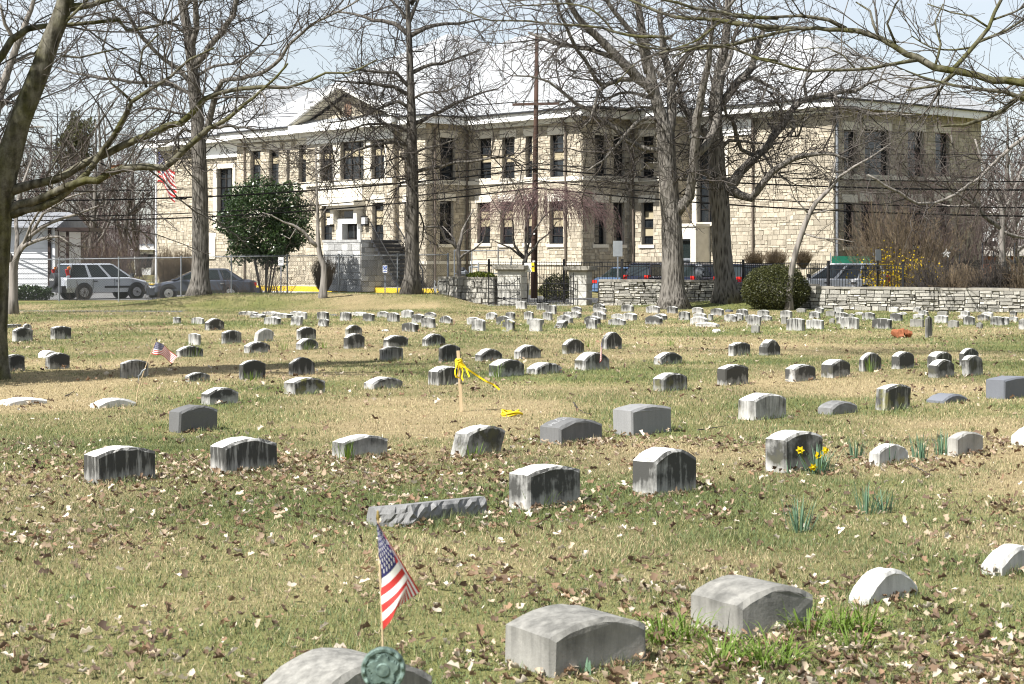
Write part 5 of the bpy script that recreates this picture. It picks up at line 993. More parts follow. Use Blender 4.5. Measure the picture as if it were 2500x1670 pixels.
o, *_ = headstone('D', 1537, 1556, 1600, 352, 200, 176, 'A', 'slim upright grey slab with broken pointed top on the right lawn', 'sandgrey', .85, .7, pointed=1, lean=.04, leanx=.05)
for (cr, q, lab) in (('B', (1360, 1415, 1430, 328, 318, 311), 'small white stone fragment lying flat on the middle lawn'), ('C', (1975, 2020, 2048, 308, 292, 282), 'white broken stone fragment lying before the second thick trunk')): headstone(cr, *q, 'B', lab, 'marble', 1., .15, rough=.3, name='stone_fragment', arc=6)
headstone('B', 900, 960, 980, 180, 171, 168, 'B', 'flat dark grave plaque lying in the turf right of the slim sapling', 'darkgranite', 1., .2, name='grave_plaque', arc=4)
headstone('C', 2078, 2120, 2150, 138, 124, 118, 'A', 'dark flat plaque in the shade at the second thick trunk', 'darkgranite', .8, .2, name='grave_plaque', arc=4)
b_ = gp(1800 + 1340 * .29813, 720 + 352 * .29813); mb = MB(); q = np.random.default_rng(4)
for k in range(8):
    a_ = q.uniform(0, 6.28); c_ = np.array([.30 * math.cos(a_) * q.uniform(.2, 1), .16 * math.sin(a_), q.uniform(.0, .12)]); mb.cbox(c_ + (0, 0, .05), (q.uniform(.07, .15), q.uniform(.06, .1), q.uniform(.04, .08)), np.linalg.qr(q.normal(size=(3, 3)))[0], .3)
mb.tube([(-.2, 0, .05), (-.1, 0, .22), (.08, 0, .25), (.22, 0, .1)], [.04, .06, .06, .04], 10)
tag(mb.build('terracotta_heap', M['terracotta'], smooth=False), 'orange terracotta heap on the lawn left of the slim upright slab', 'rubble heap').location = b_; o_ = [o for o in S.objects if o.name == 'terracotta_heap'][0]; o_.scale = (.72, .72, .8)
# inscriptions
def inscribe(lab, lines, mat, size, vs, u0=-.05):
    o, top, pw, ew = TOPS[lab]
    for (tx, v_) in zip(lines, vs): text_mesh(tx, size, o, mat, None, 'lettering', lambda x, y, v_=v_: top(u0 + x / (pw / 2), v_ + y / (ew / 2), .002))
inscribe('dark grey arched headstone with pale lettering on its curved top', ['ANNA', 'HUGH MARY', '1'], LETTERW, .10, (.55, .12, -.35))
for lab in ('low white inscribed headstone cut by the left frame edge', 'low white inscribed headstone at the foot of the leaning flag stick'):
    inscribe(lab, ['I lI  l I', 'lI I l', 'I lIl  I'], LETTER, .065, (.5, .1, -.35), .0)
# ---------------------------------------------------------------- bare trees
def crv(P, step=.3, jit=0., q=None):                     # Catmull-Rom through rows (x, y, z, r)
    P = np.asarray(P, float); out = [P[0]]
    E = np.vstack([2 * P[0] - P[1], P, 2 * P[-1] - P[-2]])
    for i in range(1, len(E) - 2):
        p0, p1, p2, p3 = E[i - 1], E[i], E[i + 1], E[i + 2]; n = max(1, int(np.linalg.norm(p2[:3] - p1[:3]) / step))
        for k in range(1, n + 1):
            t_ = k / n; out.append(.5 * (2 * p1 + (p2 - p0) * t_ + (2 * p0 - 5 * p1 + 4 * p2 - p3) * t_ ** 2 + (3 * p1 - p0 - 3 * p2 + p3) * t_ ** 3))
    out = np.array(out); out[:, 3] = np.maximum(out[:, 3], .004)
    if jit and q is not None: out[1:-1, :3] += q.normal(0, 1, (len(out) - 2, 3)) * jit * np.minimum(out[1:-1, 3:], .08)
    return out
class Twigs:
    def __init__(s, seed, par): s.q = np.random.default_rng(seed); s.par = par; s.L = []
    def path(s, p, d, L, r0, r1, trop, wig, n):
        q = s.q; P_ = [np.array([*p, r0])]; d = d / np.linalg.norm(d); st = L / n; p = np.array(p, float)
        for i in range(n):
            d = d + q.normal(0, wig, 3) + np.array([0, 0, trop]) * st; d /= np.linalg.norm(d); p = p + d * st; P_.append(np.array([*p, r0 + (r1 - r0) * (i + 1) / n]))
        return np.array(P_)
    def sprout(s, pl, lvl):
        par = s.par
        if lvl >= len(par): return
        dens, l0, l1, rmax, rt, trop, wig, t0, ang0, ang1, n = par[lvl]; q = s.q
        seg = np.linalg.norm(np.diff(pl[:, :3], axis=0), axis=1); cum = np.concatenate([[0], np.cumsum(seg)]); L = cum[-1]
        k = q.poisson(dens * L * (1 - t0))
        for _ in range(k):
            u = (t0 + (1 - t0) * q.random() ** .85) * L; i = min(np.searchsorted(cum, u) - 1, len(seg) - 1); i = max(i, 0); f_ = (u - cum[i]) / (seg[i] + 1e-9)
            p = pl[i] * (1 - f_) + pl[i + 1] * f_; tg = pl[i + 1, :3] - pl[i, :3]; tg /= np.linalg.norm(tg) + 1e-9
            a = np.cross(tg, q.normal(size=3)); a /= np.linalg.norm(a) + 1e-9; an = R(q.uniform(ang0, ang1)); d = tg * math.cos(an) + a * math.sin(an)
            ln = q.uniform(l0, l1) * (1.1 - .5 * u / L); r0 = min(rmax * (.6 + .5 * q.random()), p[3] * .75)
            ch = s.path(p[:3], d, ln, max(r0, rt), rt, trop, wig, n); s.L.append((ch, 3 if lvl else 5)); s.sprout(ch, lvl + 1)
    def build(s, name, mat, parent, org, stuff=True):
        V_, Q_ = [], []; o = 0
        by = {}
        for (P_, n) in s.L: by.setdefault((len(P_), n), []).append(P_)
        for (m_, n), Ls in by.items():
            A = np.array(Ls); P_ = A[:, :, :3]; r = A[:, :, 3]; T_ = np.gradient(P_, axis=1); T_ /= np.linalg.norm(T_, axis=2, keepdims=True) + 1e-9
            ref = np.where(np.abs(T_[:, :, 2:3]).mean(1, keepdims=True) < .75, np.array([[[.3, .2, 1.]]]), np.array([[[1., .3, .1]]])); X_ = np.cross(T_, ref); X_ /= np.linalg.norm(X_, axis=2, keepdims=True) + 1e-9; Y_ = np.cross(T_, X_)
            a = np.arange(n) * 2 * np.pi / n; W_ = P_[:, :, None] + r[:, :, None, None] * (X_[:, :, None] * np.cos(a)[:, None] + Y_[:, :, None] * np.sin(a)[:, None]); B_ = len(Ls)
            idx = o + np.arange(B_ * m_ * n).reshape(B_, m_, n); nx = np.roll(idx, -1, 2)
            Q_.append(np.stack([idx[:, :-1], nx[:, :-1], nx[:, 1:], idx[:, 1:]], -1).reshape(-1, 4)); V_.append(W_.reshape(-1, 3)); o += B_ * m_ * n
        if not V_: return None
        ob = fast_tris(name, np.concatenate(V_) - org, np.concatenate(Q_), mat, parent); ob.data.polygons.foreach_set('use_smooth', np.ones(len(ob.data.polygons), bool)); tag(ob, kind='stuff'); return ob
KC = {1: (0, 0, .4846), 2: (550, 150, .37632), 3: (1250, 150, .389), 4: (1750, 0, .48476), 5: (760, 480, .17036), 6: (600, 0, .5216), 0: (0, 0, 1), 7: (1060, 560, .1874)}
def traced_tree(label, d0, base, limbs, mats, par, seed, group='bare trees in the cemetery', amp=.32, tw_mat='twig', trunk_n=16, extra=None, cat='tree', name='bare_tree', flare=True):
    """limbs: list of (crop, [(x, y, width px), ...]); the first is the trunk. Each limb leaves its parent at the parent's depth and swings toward or away from the viewer."""
    q = np.random.default_rng(seed); base = np.array(base, float); t_ = thing(name, label, cat, base, 0, group); tw = Twigs(seed + 100, par); done = []; px_done = []
    for li, (cr, pts) in enumerate(limbs):
        x0, y0, k = KC[cr]; px = np.array([(x0 + a * k, y0 + b_ * k, c * k) for a, b_, c in pts]); n = len(px)
        seg = np.concatenate([[0], np.cumsum(np.linalg.norm(np.diff(px[:, :2], axis=0), axis=1))])
        if li == 0: dd = np.full(n, d0)
        else:
            al = np.array([(np.hypot(*(px[0, :2] - p_[:2])), p_[2]) for p_ in px_done]); ds = al[np.argmin(al[:, 0]), 1]
            sgn = 1 if q.random() < .5 else -1
            lm = seg[-1] * d0 / FP; dd = ds + sgn * amp * lm * (seg / (seg[-1] + 1e-9)) ** 1.2 * q.uniform(.5, 1.2)
        P_ = np.array([[*at(px[i, 0], px[i, 1], dd[i]), px[i, 2] * dd[i] / FP / 2] for i in range(n)])
        C_ = crv(P_, .22 if d0 < 50 else .35, .35 if li else .05, q)
        px_done += [(CX + c[0] * FP / c[1], HY - (c[2] - CH) * FP / c[1], c[1]) for c in C_]
        mb = MB(); C2 = C_.copy()
        if li == 0:
            C2[0, 2] = min(C2[0, 2], base[2] - .15)
            if flare:
                h = C2[:, 2] - base[2]; C2[:, 3] *= 1 + .45 * np.exp(-np.maximum(h, 0) / .35)
        mb.tube(C2[:, :3], C2[:, 3], trunk_n if li == 0 else 9)
        if li == 0:                                     # fluted root flare and knots
            v = mb.v[0].reshape(len(C2), trunk_n, 3); ph = np.arange(trunk_n) * 2 * np.pi / trunk_n; h = np.maximum(C2[:, 2] - base[2], 0)
            w_ = (.10 * np.sin(ph * 5 + seed)[None] * np.exp(-h / .8)[:, None] + q.normal(0, .018, (len(C2), trunk_n))); c_ = C2[:, None, :3]; mb.v[0] = (c_ + (v - c_) * (1 + w_[:, :, None])).reshape(-1, 3)
        mb.build('trunk' if li == 0 else 'limb', M[mats], t_, smooth=True, org=base); done.append(C_)
        if li == 0:
            up_ = C_[C_[:, 2] - base[2] > 3.2]; tw.sprout(up_, 0) if len(up_) > 2 else None
        else: tw.sprout(C_, 0)
    if extra: extra(tw)
    tw.build('crown', M[tw_mat], t_, base); return t_, done
# par rows: density per m, len min, len max, r start, r tip, tropism, wiggle, start fraction, angle min, angle max, segments
OAK = [(3.3, 1.0, 3.8, .032, .014, .02, .17, .05, 35, 80, 6), (3.2, .5, 1.7, .015, .010, .03, .21, .1, 30, 75, 5), (2.9, .25, .85, .010, .008, .02, .26, .1, 25, 70, 3)]
PIN = [(4.5, 1.0, 3.8, .026, .012, -.02, .13, .05, 50, 95, 6), (3.2, .5, 1.5, .013, .009, -.01, .18, .1, 35, 75, 4), (2.7, .25, .8, .009, .0075, 0, .22, .1, 25, 65, 3)]
MAP = [(2.3, .7, 2.8, .017, .0075, .05, .13, .05, 30, 70, 6), (3.2, .3, 1.2, .0085, .005, .05, .17, .1, 25, 60, 5), (3.0, .15, .6, .0052, .004, .03, .22, .1, 25, 60, 3)]
# big left foreground tree (mossy bark)
traced_tree('large foreground tree at the left edge with mossy green slanting trunk and torn low limb', 29.5, (at(-14, 900, 29.5)[0], 29.5, 0), [
 (1, [(-45, 1990, 130), (-28, 1700, 120), (-15, 1350, 122), (-5, 1080, 130), (12, 930, 132), (45, 800, 124), (95, 620, 112), (185, 400, 102), (258, 200, 92), (322, 30, 84), (370, -160, 74), (400, -380, 60)]),
 (1, [(40, 965, 60), (160, 932, 46), (270, 905, 42), (400, 835, 40), (560, 760, 38), (760, 670, 36), (900, 615, 34), (960, 580, 32), (1030, 505, 28), (1100, 470, 24), (1200, 455, 22), (1330, 435, 20), (1450, 440, 16), (1560, 405, 14), (1640, 365, 12), (1754, 370, 10), (1900, 300, 7)]),
 (1, [(-10, 1100, 70), (100, 1030, 46), (220, 985, 42), (330, 935, 40), (430, 912, 40), (500, 898, 38), (560, 862, 38), (620, 835, 38), (700, 832, 37), (820, 838, 35), (890, 812, 34), (925, 760, 32), (980, 705, 28), (1050, 655, 24), (1160, 590, 20), (1230, 530, 16), (1330, 445, 14), (1450, 320, 10)]),
 (1, [(60, 1080, 50), (200, 1040, 40), (290, 1000, 36), (380, 940, 34), (440, 870, 30), (500, 770, 30), (560, 690, 28), (620, 590, 26), (660, 510, 22), (760, 440, 20), (860, 385, 16), (960, 300, 12), (1080, 240, 8)]),
 (1, [(10, 900, 70), (-110, 700, 60), (-110, 430, 50), (0, 270, 40), (60, 210, 38), (130, 160, 34), (250, 128, 24), (350, 122, 20), (480, 115, 20), (600, 100, 20), (640, 150, 18), (720, 145, 16), (800, 125, 14), (900, 95, 12)]),
 (1, [(340, 40, 50), (450, 18, 32), (520, 8, 26), (620, -15, 22), (760, -60, 14)]),
 (1, [(660, 510, 16), (625, 470, 13), (560, 420, 10), (520, 330, 7)]), (1, [(270, 180, 24), (330, 110, 18), (420, 20, 14), (520, -80, 10)]),
 (1, [(300, 280, 12), (400, 290, 11), (520, 260, 9), (640, 240, 7)]), (1, [(740, 440, 14), (700, 360, 12), (720, 250, 10), (800, 170, 8)]),
], 'bark_algae', MAP, 11, amp=.25, tw_mat='twig_pale', trunk_n=18)
mb = MB(); C_ = crv([np.array([*at(x * .4846, y * .4847, 29.2), w * .4846 * 29.3 / FP / 2]) for x, y, w in ((508, 905, 20), (540, 880, 46), (575, 852, 42), (612, 838, 24))], .05); mb.tube(C_[:, :3] + np.random.default_rng(2).normal(0, .012, (len(C_), 3)), C_[:, 3], 7)
lt = [o for o in S.objects if o.name.startswith('bare_tree')][0]; tag(mb.build('torn_wood', M['broken'], lt, org=lt.location), 'torn orange wood on the low limb')
# left tall oak
b1 = at(490, 724, 72); b1[2] = float(zg(b1[0], 72))
traced_tree('tall straight furrowed tree before the dark sedan, its trunk rising out of the frame', 72, b1, [
 (1, [(1003, 1495, 100), (1008, 1400, 86), (1010, 1200, 84), (1008, 1000, 80), (1003, 800, 75), (998, 650, 70), (985, 520, 65), (975, 400, 60), (965, 300, 55), (945, 150, 50), (925, 50, 45), (910, -50, 40), (900, -300, 28)]),
 (1, [(1020, 680, 40), (1040, 640, 36), (1065, 560, 32), (1085, 470, 28), (1120, 410, 24), (1250, 385, 22), (1340, 355, 20), (1420, 290, 18), (1450, 230, 16), (1540, 150, 14), (1640, 90, 12), (1754, 30, 9), (1850, -30, 7)]),
 (1, [(978, 345, 40), (1050, 240, 32), (1120, 160, 30), (1170, 80, 26), (1190, 0, 22), (1210, -120, 16)]),
 (1, [(975, 470, 26), (940, 460, 22), (860, 430, 20), (760, 415, 18), (650, 410, 16), (560, 400, 14), (450, 385, 12), (370, 370, 10), (290, 340, 8)]),
 (1, [(965, 420, 28), (900, 350, 22), (830, 300, 20), (740, 220, 18), (690, 150, 15), (640, 60, 12), (560, -20, 9)]),
 (1, [(985, 590, 18), (930, 575, 14), (830, 555, 12), (740, 545, 10), (680, 570, 8)]), (1, [(965, 260, 34), (985, 150, 32), (988, 60, 30), (980, -60, 24), (975, -200, 16)]),
 (1, [(1015, 655, 24), (1110, 640, 18), (1230, 640, 12), (1300, 660, 8)]), (1, [(985, 670, 20), (920, 650, 14), (880, 700, 10), (800, 735, 7)]),
 (1, [(1000, 380, 16), (1080, 330, 14), (1180, 320, 12), (1290, 250, 9), (1370, 150, 7)]), (1, [(950, 180, 18), (880, 120, 14), (800, 100, 11), (700, 40, 8)]), (1, [(990, 780, 14), (900, 800, 10), (830, 770, 7)]),
], 'bark', OAK, 21, tw_mat='twig', amp=.4)
# pin oak before the school
b2 = at(1004, 716, 72); b2[2] = float(zg(b2[0], 72))
traced_tree('dark straight trunked tree before the school gable, with many level twiggy limbs', 72, b2, [
 (2, [(1205, 1510, 112), (1210, 1400, 95), (1212, 1200, 90), (1214, 1000, 85), (1214, 800, 78), (1212, 600, 70), (1210, 400, 62), (1203, 200, 52), (1197, 0, 44), (1190, -200, 36), (1180, -420, 28), (1175, -700, 18)]),
 (2, [(1215, 410, 30), (1290, 375, 26), (1400, 320, 22), (1520, 260, 18), (1630, 215, 14), (1760, 180, 10)]), (2, [(1220, 720, 28), (1310, 690, 24), (1400, 680, 20), (1500, 660, 18), (1640, 640, 16), (1780, 620, 14), (1850, 630, 11), (1960, 700, 8)]),
 (2, [(1210, 545, 28), (1100, 525, 22), (950, 545, 18), (850, 580, 16), (740, 640, 12), (640, 690, 10), (560, 760, 7)]), (2, [(1210, 450, 26), (1100, 415, 20), (960, 400, 16), (840, 430, 12), (700, 500, 10), (600, 600, 7)]),
 (2, [(1205, 310, 28), (1130, 260, 22), (1040, 290, 18), (920, 340, 16), (800, 380, 12), (650, 400, 8)]), (2, [(1200, 220, 30), (1090, 170, 26), (980, 145, 22), (850, 135, 18), (790, 130, 14), (690, 125, 9)]),
 (2, [(1198, 170, 28), (1110, 80, 22), (1020, 65, 20), (900, 65, 16), (800, 40, 10)]), (2, [(1200, 80, 30), (1290, 30, 24), (1400, 15, 20), (1500, -20, 14), (1650, -70, 8)]),
 (2, [(1213, 760, 18), (1130, 760, 14), (1140, 810, 11), (1060, 850, 8)]), (2, [(1225, 960, 14), (1265, 990, 12), (1290, 1060, 11), (1280, 1150, 9), (1255, 1240, 6)]),
 (6, [(765, 165, 26), (700, 110, 22), (640, 98, 18), (560, 80, 14), (480, 60, 10), (400, 55, 7)]), (6, [(775, 165, 24), (840, 135, 20), (920, 112, 16), (1000, 108, 12), (1100, 90, 8)]),
 (6, [(772, 100, 20), (720, 40, 14), (660, -30, 9)]), (6, [(770, 90, 20), (800, 20, 14), (830, -60, 9)]), (6, [(775, 20, 20), (830, -50, 14), (900, -90, 9)]), (6, [(765, 20, 20), (700, -40, 14), (620, -80, 9)]),
 (2, [(1212, 600, 18), (1300, 560, 14), (1400, 540, 11), (1520, 500, 8)]), (2, [(1213, 640, 16), (1130, 620, 12), (1030, 650, 9), (940, 700, 6)]), (2, [(1206, 250, 18), (1300, 200, 14), (1420, 190, 10), (1540, 150, 7)]),
], 'bark_dark', PIN, 31, amp=.45)
# big forked tree
b3 = at(1645, 754, 67); b3[2] = float(zg(b3[0], 67))
traced_tree('massive forked grey tree standing among the small headstones right of the gate', 67, b3, [
 (3, [(1015, 1550, 175), (1010, 1400, 142), (1007, 1200, 135), (1000, 1000, 125), (985, 800, 120), (970, 600, 116), (965, 460, 112), (935, 350, 84), (900, 220, 70), (870, 80, 60), (840, -80, 52), (800, -290, 44), (770, -560, 32)]),
 (3, [(985, 440, 75), (1000, 330, 62), (1005, 200, 58), (985, 90, 52), (965, 0, 46), (945, -120, 40), (930, -330, 30)]),
 (3, [(1000, 980, 96), (1060, 910, 76), (1110, 850, 64), (1130, 740, 60), (1140, 600, 60), (1150, 480, 58), (1165, 360, 56), (1185, 230, 50), (1210, 100, 44), (1230, 0, 38), (1250, -120, 32), (1270, -330, 22)]),
 (3, [(1145, 600, 56), (1210, 530, 52), (1265, 440, 48), (1290, 320, 44), (1290, 200, 40), (1330, 80, 36), (1370, -40, 30), (1420, -220, 22)]),
 (3, [(950, 560, 46), (900, 550, 38), (820, 550, 36), (740, 510, 34), (640, 420, 30), (540, 350, 26), (480, 310, 24), (400, 260, 22), (330, 200, 18), (230, 130, 16), (120, 95, 12), (0, 90, 8)]),
 (3, [(940, 360, 34), (820, 360, 28), (770, 390, 24), (700, 470, 20), (620, 560, 18), (570, 620, 16), (470, 690, 10)]), (3, [(880, 140, 40), (840, 120, 36), (760, 105, 34), (680, 110, 32), (600, 140, 28), (550, 190, 24), (520, 260, 20), (490, 370, 14), (440, 420, 9)]),
 (3, [(890, 230, 22), (740, 195, 18), (620, 220, 16), (540, 270, 12), (480, 300, 8)]), (3, [(880, 290, 18), (790, 285, 14), (700, 300, 12), (620, 300, 8)]),
 (0, [(1598, 232, 26), (1560, 190, 26), (1510, 146, 23), (1475, 105, 20), (1430, 65, 17), (1395, 20, 14), (1370, -40, 11), (1340, -120, 8)]), (0, [(1510, 146, 14), (1440, 120, 11), (1370, 110, 9), (1290, 80, 6)]), (0, [(1580, 180, 16), (1560, 100, 14), (1500, 30, 12), (1460, -40, 9)]),
 (0, [(1475, 215, 10), (1440, 170, 10), (1400, 100, 9), (1370, 40, 7), (1350, -30, 5)]), (3, [(1020, 720, 30), (1060, 730, 22), (1100, 690, 16), (1160, 640, 10)]), (0, [(1640, 180, 14), (1690, 120, 12), (1740, 60, 10), (1800, -10, 7)]), (3, [(930, 640, 16), (860, 640, 12), (790, 700, 9), (700, 720, 6)]),
], 'bark', OAK, 41, amp=.4)
# second thick tree behind
b4 = at(1773, 735, 69); b4[2] = float(zg(b4[0], 69))
traced_tree('thick rugged tree behind the forked one, with a low crooked limb sweeping right', 69, b4, [
 (3, [(1345, 1495, 150), (1335, 1350, 126), (1320, 1200, 120), (1310, 1000, 118), (1303, 880, 124), (1292, 750, 112), (1287, 600, 100), (1280, 450, 90), (1277, 300, 85), (1290, 150, 80), (1310, 50, 70), (1330, -60, 60), (1345, -180, 50), (1360, -450, 34)]),
 (3, [(1310, 800, 100), (1390, 760, 74), (1440, 700, 60), (1500, 640, 54), (1560, 570, 54), (1640, 480, 50), (1700, 390, 46), (1740, 310, 42), (1810, 250, 40), (1928, 215, 36), (2030, 200, 30), (2150, 185, 24), (2240, 140, 18), (2330, 110, 10)]),
 (4, [(590, 475, 30), (610, 530, 22), (700, 545, 20), (790, 575, 16), (880, 570, 12), (1000, 580, 8)]),
 (3, [(1330, 800, 80), (1390, 810, 70), (1430, 842, 56), (1495, 862, 54), (1540, 820, 48), (1600, 740, 44), (1680, 660, 40), (1760, 610, 36), (1840, 580, 32), (1928, 575, 26), (2020, 585, 18), (2120, 620, 10)]),
 (3, [(1535, 595, 30), (1440, 545, 26), (1410, 470, 28), (1380, 370, 26), (1345, 335, 22), (1330, 260, 16), (1350, 180, 10)]), (3, [(1280, 330, 62), (1350, 220, 56), (1420, 120, 50), (1490, 60, 46), (1530, -40, 38), (1580, -200, 28)]), (3, [(1400, 140, 30), (1500, 105, 28), (1600, 150, 24), (1660, 180, 18), (1730, 250, 10)]),
 (3, [(1275, 500, 64), (1170, 420, 52), (1120, 350, 46), (1060, 260, 40), (1000, 180, 34), (930, 100, 26), (860, 0, 18)]), (3, [(1290, 800, 54), (1240, 720, 38), (1190, 700, 34), (1100, 720, 20), (1050, 740, 12)]),
 (3, [(1745, 310, 26), (1770, 420, 20), (1750, 470, 18), (1800, 470, 14), (1830, 380, 12), (1880, 330, 8)]), (3, [(1700, 400, 24), (1690, 300, 18), (1620, 200, 14), (1560, 160, 8)]), (3, [(1570, 570, 20), (1620, 660, 14), (1700, 730, 11), (1750, 772, 7)]), (3, [(1850, 240, 22), (1830, 150, 18), (1860, 60, 14), (1900, -60, 9)]), (3, [(1290, 560, 30), (1360, 500, 24), (1430, 500, 18), (1540, 515, 14), (1700, 510, 9)]),
], 'bark', OAK, 51, amp=.45, tw_mat='twig')
# foreground limb tree at the right, trunk outside the frame
xr = 12.6; br = np.array([xr, 33.5, 0]); pxr = CX + xr * FP / 33.5
traced_tree('foreground tree at the right whose smooth green grey limbs reach in from the edge', 33.5, br, [
 (0, [(pxr, 895, 130), (pxr, 700, 105), (pxr - 5, 450, 98), (pxr - 10, 250, 92), (pxr + 10, 100, 84), (pxr + 30, -100, 70), (pxr + 40, -300, 50)]),
 (4, [(2360, 640, 60), (1900, 500, 48), (1547, 420, 40), (1400, 405, 38), (1300, 390, 36), (1200, 355, 36), (1100, 330, 36), (1000, 300, 36), (960, 265, 32), (900, 220, 30), (820, 195, 28), (720, 155, 28), (620, 148, 24), (500, 145, 20), (380, 140, 18), (260, 150, 16), (150, 120, 12), (0, 95, 10), (-150, 90, 7)]),
 (4, [(650, 145, 24), (560, 100, 20), (480, 80, 18), (350, 85, 14), (200, 85, 12), (0, 60, 9), (-200, 40, 6)]), (4, [(1010, 300, 24), (930, 315, 18), (850, 330, 18), (700, 350, 16), (550, 355, 16), (430, 355, 14), (320, 325, 12), (200, 295, 10), (90, 240, 8)]),
 (4, [(1190, 350, 26), (1240, 290, 22), (1310, 215, 22), (1370, 140, 20), (1400, 60, 18), (1440, -20, 16), (1480, -140, 10)]), (4, [(1900, 510, 40), (1547, 495, 28), (1450, 460, 22), (1340, 455, 18), (1200, 430, 16), (1100, 410, 12), (950, 355, 8)]),
 (4, [(1800, 480, 34), (1547, 475, 30), (1490, 510, 26), (1440, 550, 22), (1350, 600, 20), (1250, 625, 16), (1130, 635, 12)]), (4, [(1210, 360, 22), (1110, 430, 14), (1020, 445, 12), (955, 455, 10)]), (4, [(1180, 375, 16), (1110, 480, 11), (1065, 550, 8)]),
 (4, [(420, 145, 16), (250, 175, 14), (150, 205, 12), (0, 240, 10), (-200, 250, 8), (-400, 215, 6)]), (4, [(560, 10, 10), (400, 15, 12), (280, 20, 12), (150, 5, 10), (-50, -20, 8)]) if False else (4, [(820, 195, 16), (790, 120, 14), (770, 60, 11), (700, 10, 8)]), (4, [(1320, 210, 16), (1450, 160, 14), (1560, 90, 10)]), (4, [(1390, 100, 12), (1500, 60, 10), (1600, 0, 8)]), (4, [(1280, 240, 12), (1200, 250, 10), (1080, 240, 8), (980, 180, 6)]), (4, [(1370, 140, 12), (1280, 80, 10), (1180, 60, 8), (1060, 20, 6)]),
 (0, [(1900, 44, 10), (1826, 42, 9), (1763, 31, 8), (1690, 16, 7), (1617, 0, 6), (1540, -20, 4)]), (0, [(1900, 68, 11), (1800, 57, 10), (1722, 47, 9), (1649, 42, 9), (1576, 16, 7), (1523, -5, 5)]), (0, [(1900, 80, 8), (1816, 99, 7.5), (1763, 112, 7), (1690, 112, 7), (1638, 122, 6), (1565, 112, 5), (1534, 102, 4)]),
 (0, [(1640, 92, 7.5), (1534, 86, 7), (1471, 68, 6), (1409, 62, 5.5), (1330, 55, 5), (1252, 50, 4.5), (1200, 50, 4), (1120, 20, 3)]), (0, [(1900, 150, 8), (1847, 141, 7), (1800, 122, 6), (1722, 110, 5), (1640, 140, 3)]), (0, [(1500, 80, 6), (1440, 20, 5), (1380, 10, 4.5), (1310, 12, 4), (1240, 15, 3)]), (0, [(1760, 52, 6), (1700, 100, 5), (1640, 120, 4.5), (1560, 150, 4), (1500, 210, 3)]),
 (4, [(900, 220, 14), (860, 120, 12), (900, 20, 9), (960, -60, 7)]), (4, [(1100, 330, 14), (1130, 220, 12), (1100, 110, 9), (1140, 20, 7)]), (4, [(700, 350, 10), (640, 280, 8), (560, 240, 7), (440, 250, 5)])
], 'bark_algae', [(2.9,) + MAP[0][1:], (3.2,) + MAP[1][1:], MAP[2]], 61, amp=.22, tw_mat='twig_pale')
# slim sapling, leaning sapling, gnarly small tree, far-left multi-stem tree
b5 = at(785, 749, 70); b5[2] = float(zg(b5[0], 70))
SAP = [(2.2, .6, 2.0, .017, .007, .05, .14, .1, 35, 75, 5), (2.6, .3, .9, .008, .006, .03, .2, .1, 30, 70, 4)]
traced_tree('slim pale sapling on the near side of the chain link fence', 70, b5, [(2, [(630, 1570, 46), (638, 1450, 41), (640, 1330, 40), (615, 1260, 36), (605, 1200, 34), (600, 1100, 24), (600, 1000, 20), (595, 900, 16), (590, 700, 12), (585, 560, 8)]),
 (2, [(608, 1205, 32), (560, 1160, 28), (500, 1110, 22), (440, 1070, 18), (380, 1040, 12), (300, 1000, 8), (240, 980, 5)]), (2, [(600, 1050, 12), (650, 960, 9), (700, 900, 6)]), (2, [(460, 1085, 10), (420, 1150, 7), (360, 1120, 5)]), (2, [(600, 960, 12), (550, 900, 9), (500, 860, 6)])], 'bark_pale', SAP, 71, tw_mat='twig_pale', amp=.3)
b6 = at(1927, 757, 65.6); b6[2] = 0
traced_tree('leaning pale sapling growing before the round evergreen bush', 65.6, b6, [(4, [(362, 1565, 36), (368, 1450, 31), (378, 1350, 28), (400, 1260, 28), (430, 1170, 28), (465, 1080, 26), (500, 1020, 22), (560, 960, 20), (620, 890, 16), (690, 840, 12), (780, 790, 10), (880, 720, 7)]), (4, [(470, 1085, 12), (430, 1040, 8), (360, 970, 5)]), (4, [(440, 1178, 10), (520, 1200, 9), (620, 1205, 7), (690, 1220, 5)]), (4, [(480, 1075, 10), (560, 1060, 8), (640, 1050, 6)]), (4, [(560, 960, 12), (590, 870, 9), (600, 800, 6)])], 'bark_pale', SAP, 81, tw_mat='twig_pale', amp=.3)
b7 = at(1120, 700, 77); b7[2] = 0
traced_tree('small gnarled ornamental tree with whitish trunk left of the gate', 77, b7, [(5, [(2108, 1300, 74), (2115, 1100, 68), (2120, 920, 64), (2100, 760, 70), (2150, 600, 50), (2170, 480, 40), (2260, 300, 20), (2330, 180, 12)]), (5, [(2090, 740, 56), (2020, 680, 50), (1920, 600, 45), (1870, 480, 45), (1820, 430, 36), (1720, 430, 28), (1640, 440, 18), (1540, 450, 10)]), (5, [(2120, 890, 46), (2200, 820, 34), (2348, 750, 24), (2460, 640, 20), (2500, 500, 12), (2490, 400, 8)]), (5, [(2060, 690, 36), (2050, 600, 28), (1950, 500, 16), (1880, 420, 9)]), (5, [(1830, 430, 20), (1780, 300, 14), (1690, 230, 8)]), (5, [(2160, 560, 20), (2240, 480, 14), (2340, 440, 8)])],
 'bark_pale', [(3.2, .5, 1.3, .018, .008, .05, .2, .2, 35, 75, 5), (4, .25, .7, .0085, .0065, .03, .24, .1, 30, 70, 4), (3, .15, .4, .0065, .006, 0, .24, .1, 30, 70, 2)], 91, tw_mat='twig', amp=.5, name='bare_tree')
b8 = at(34, 772, 60.5); b8[2] = 0
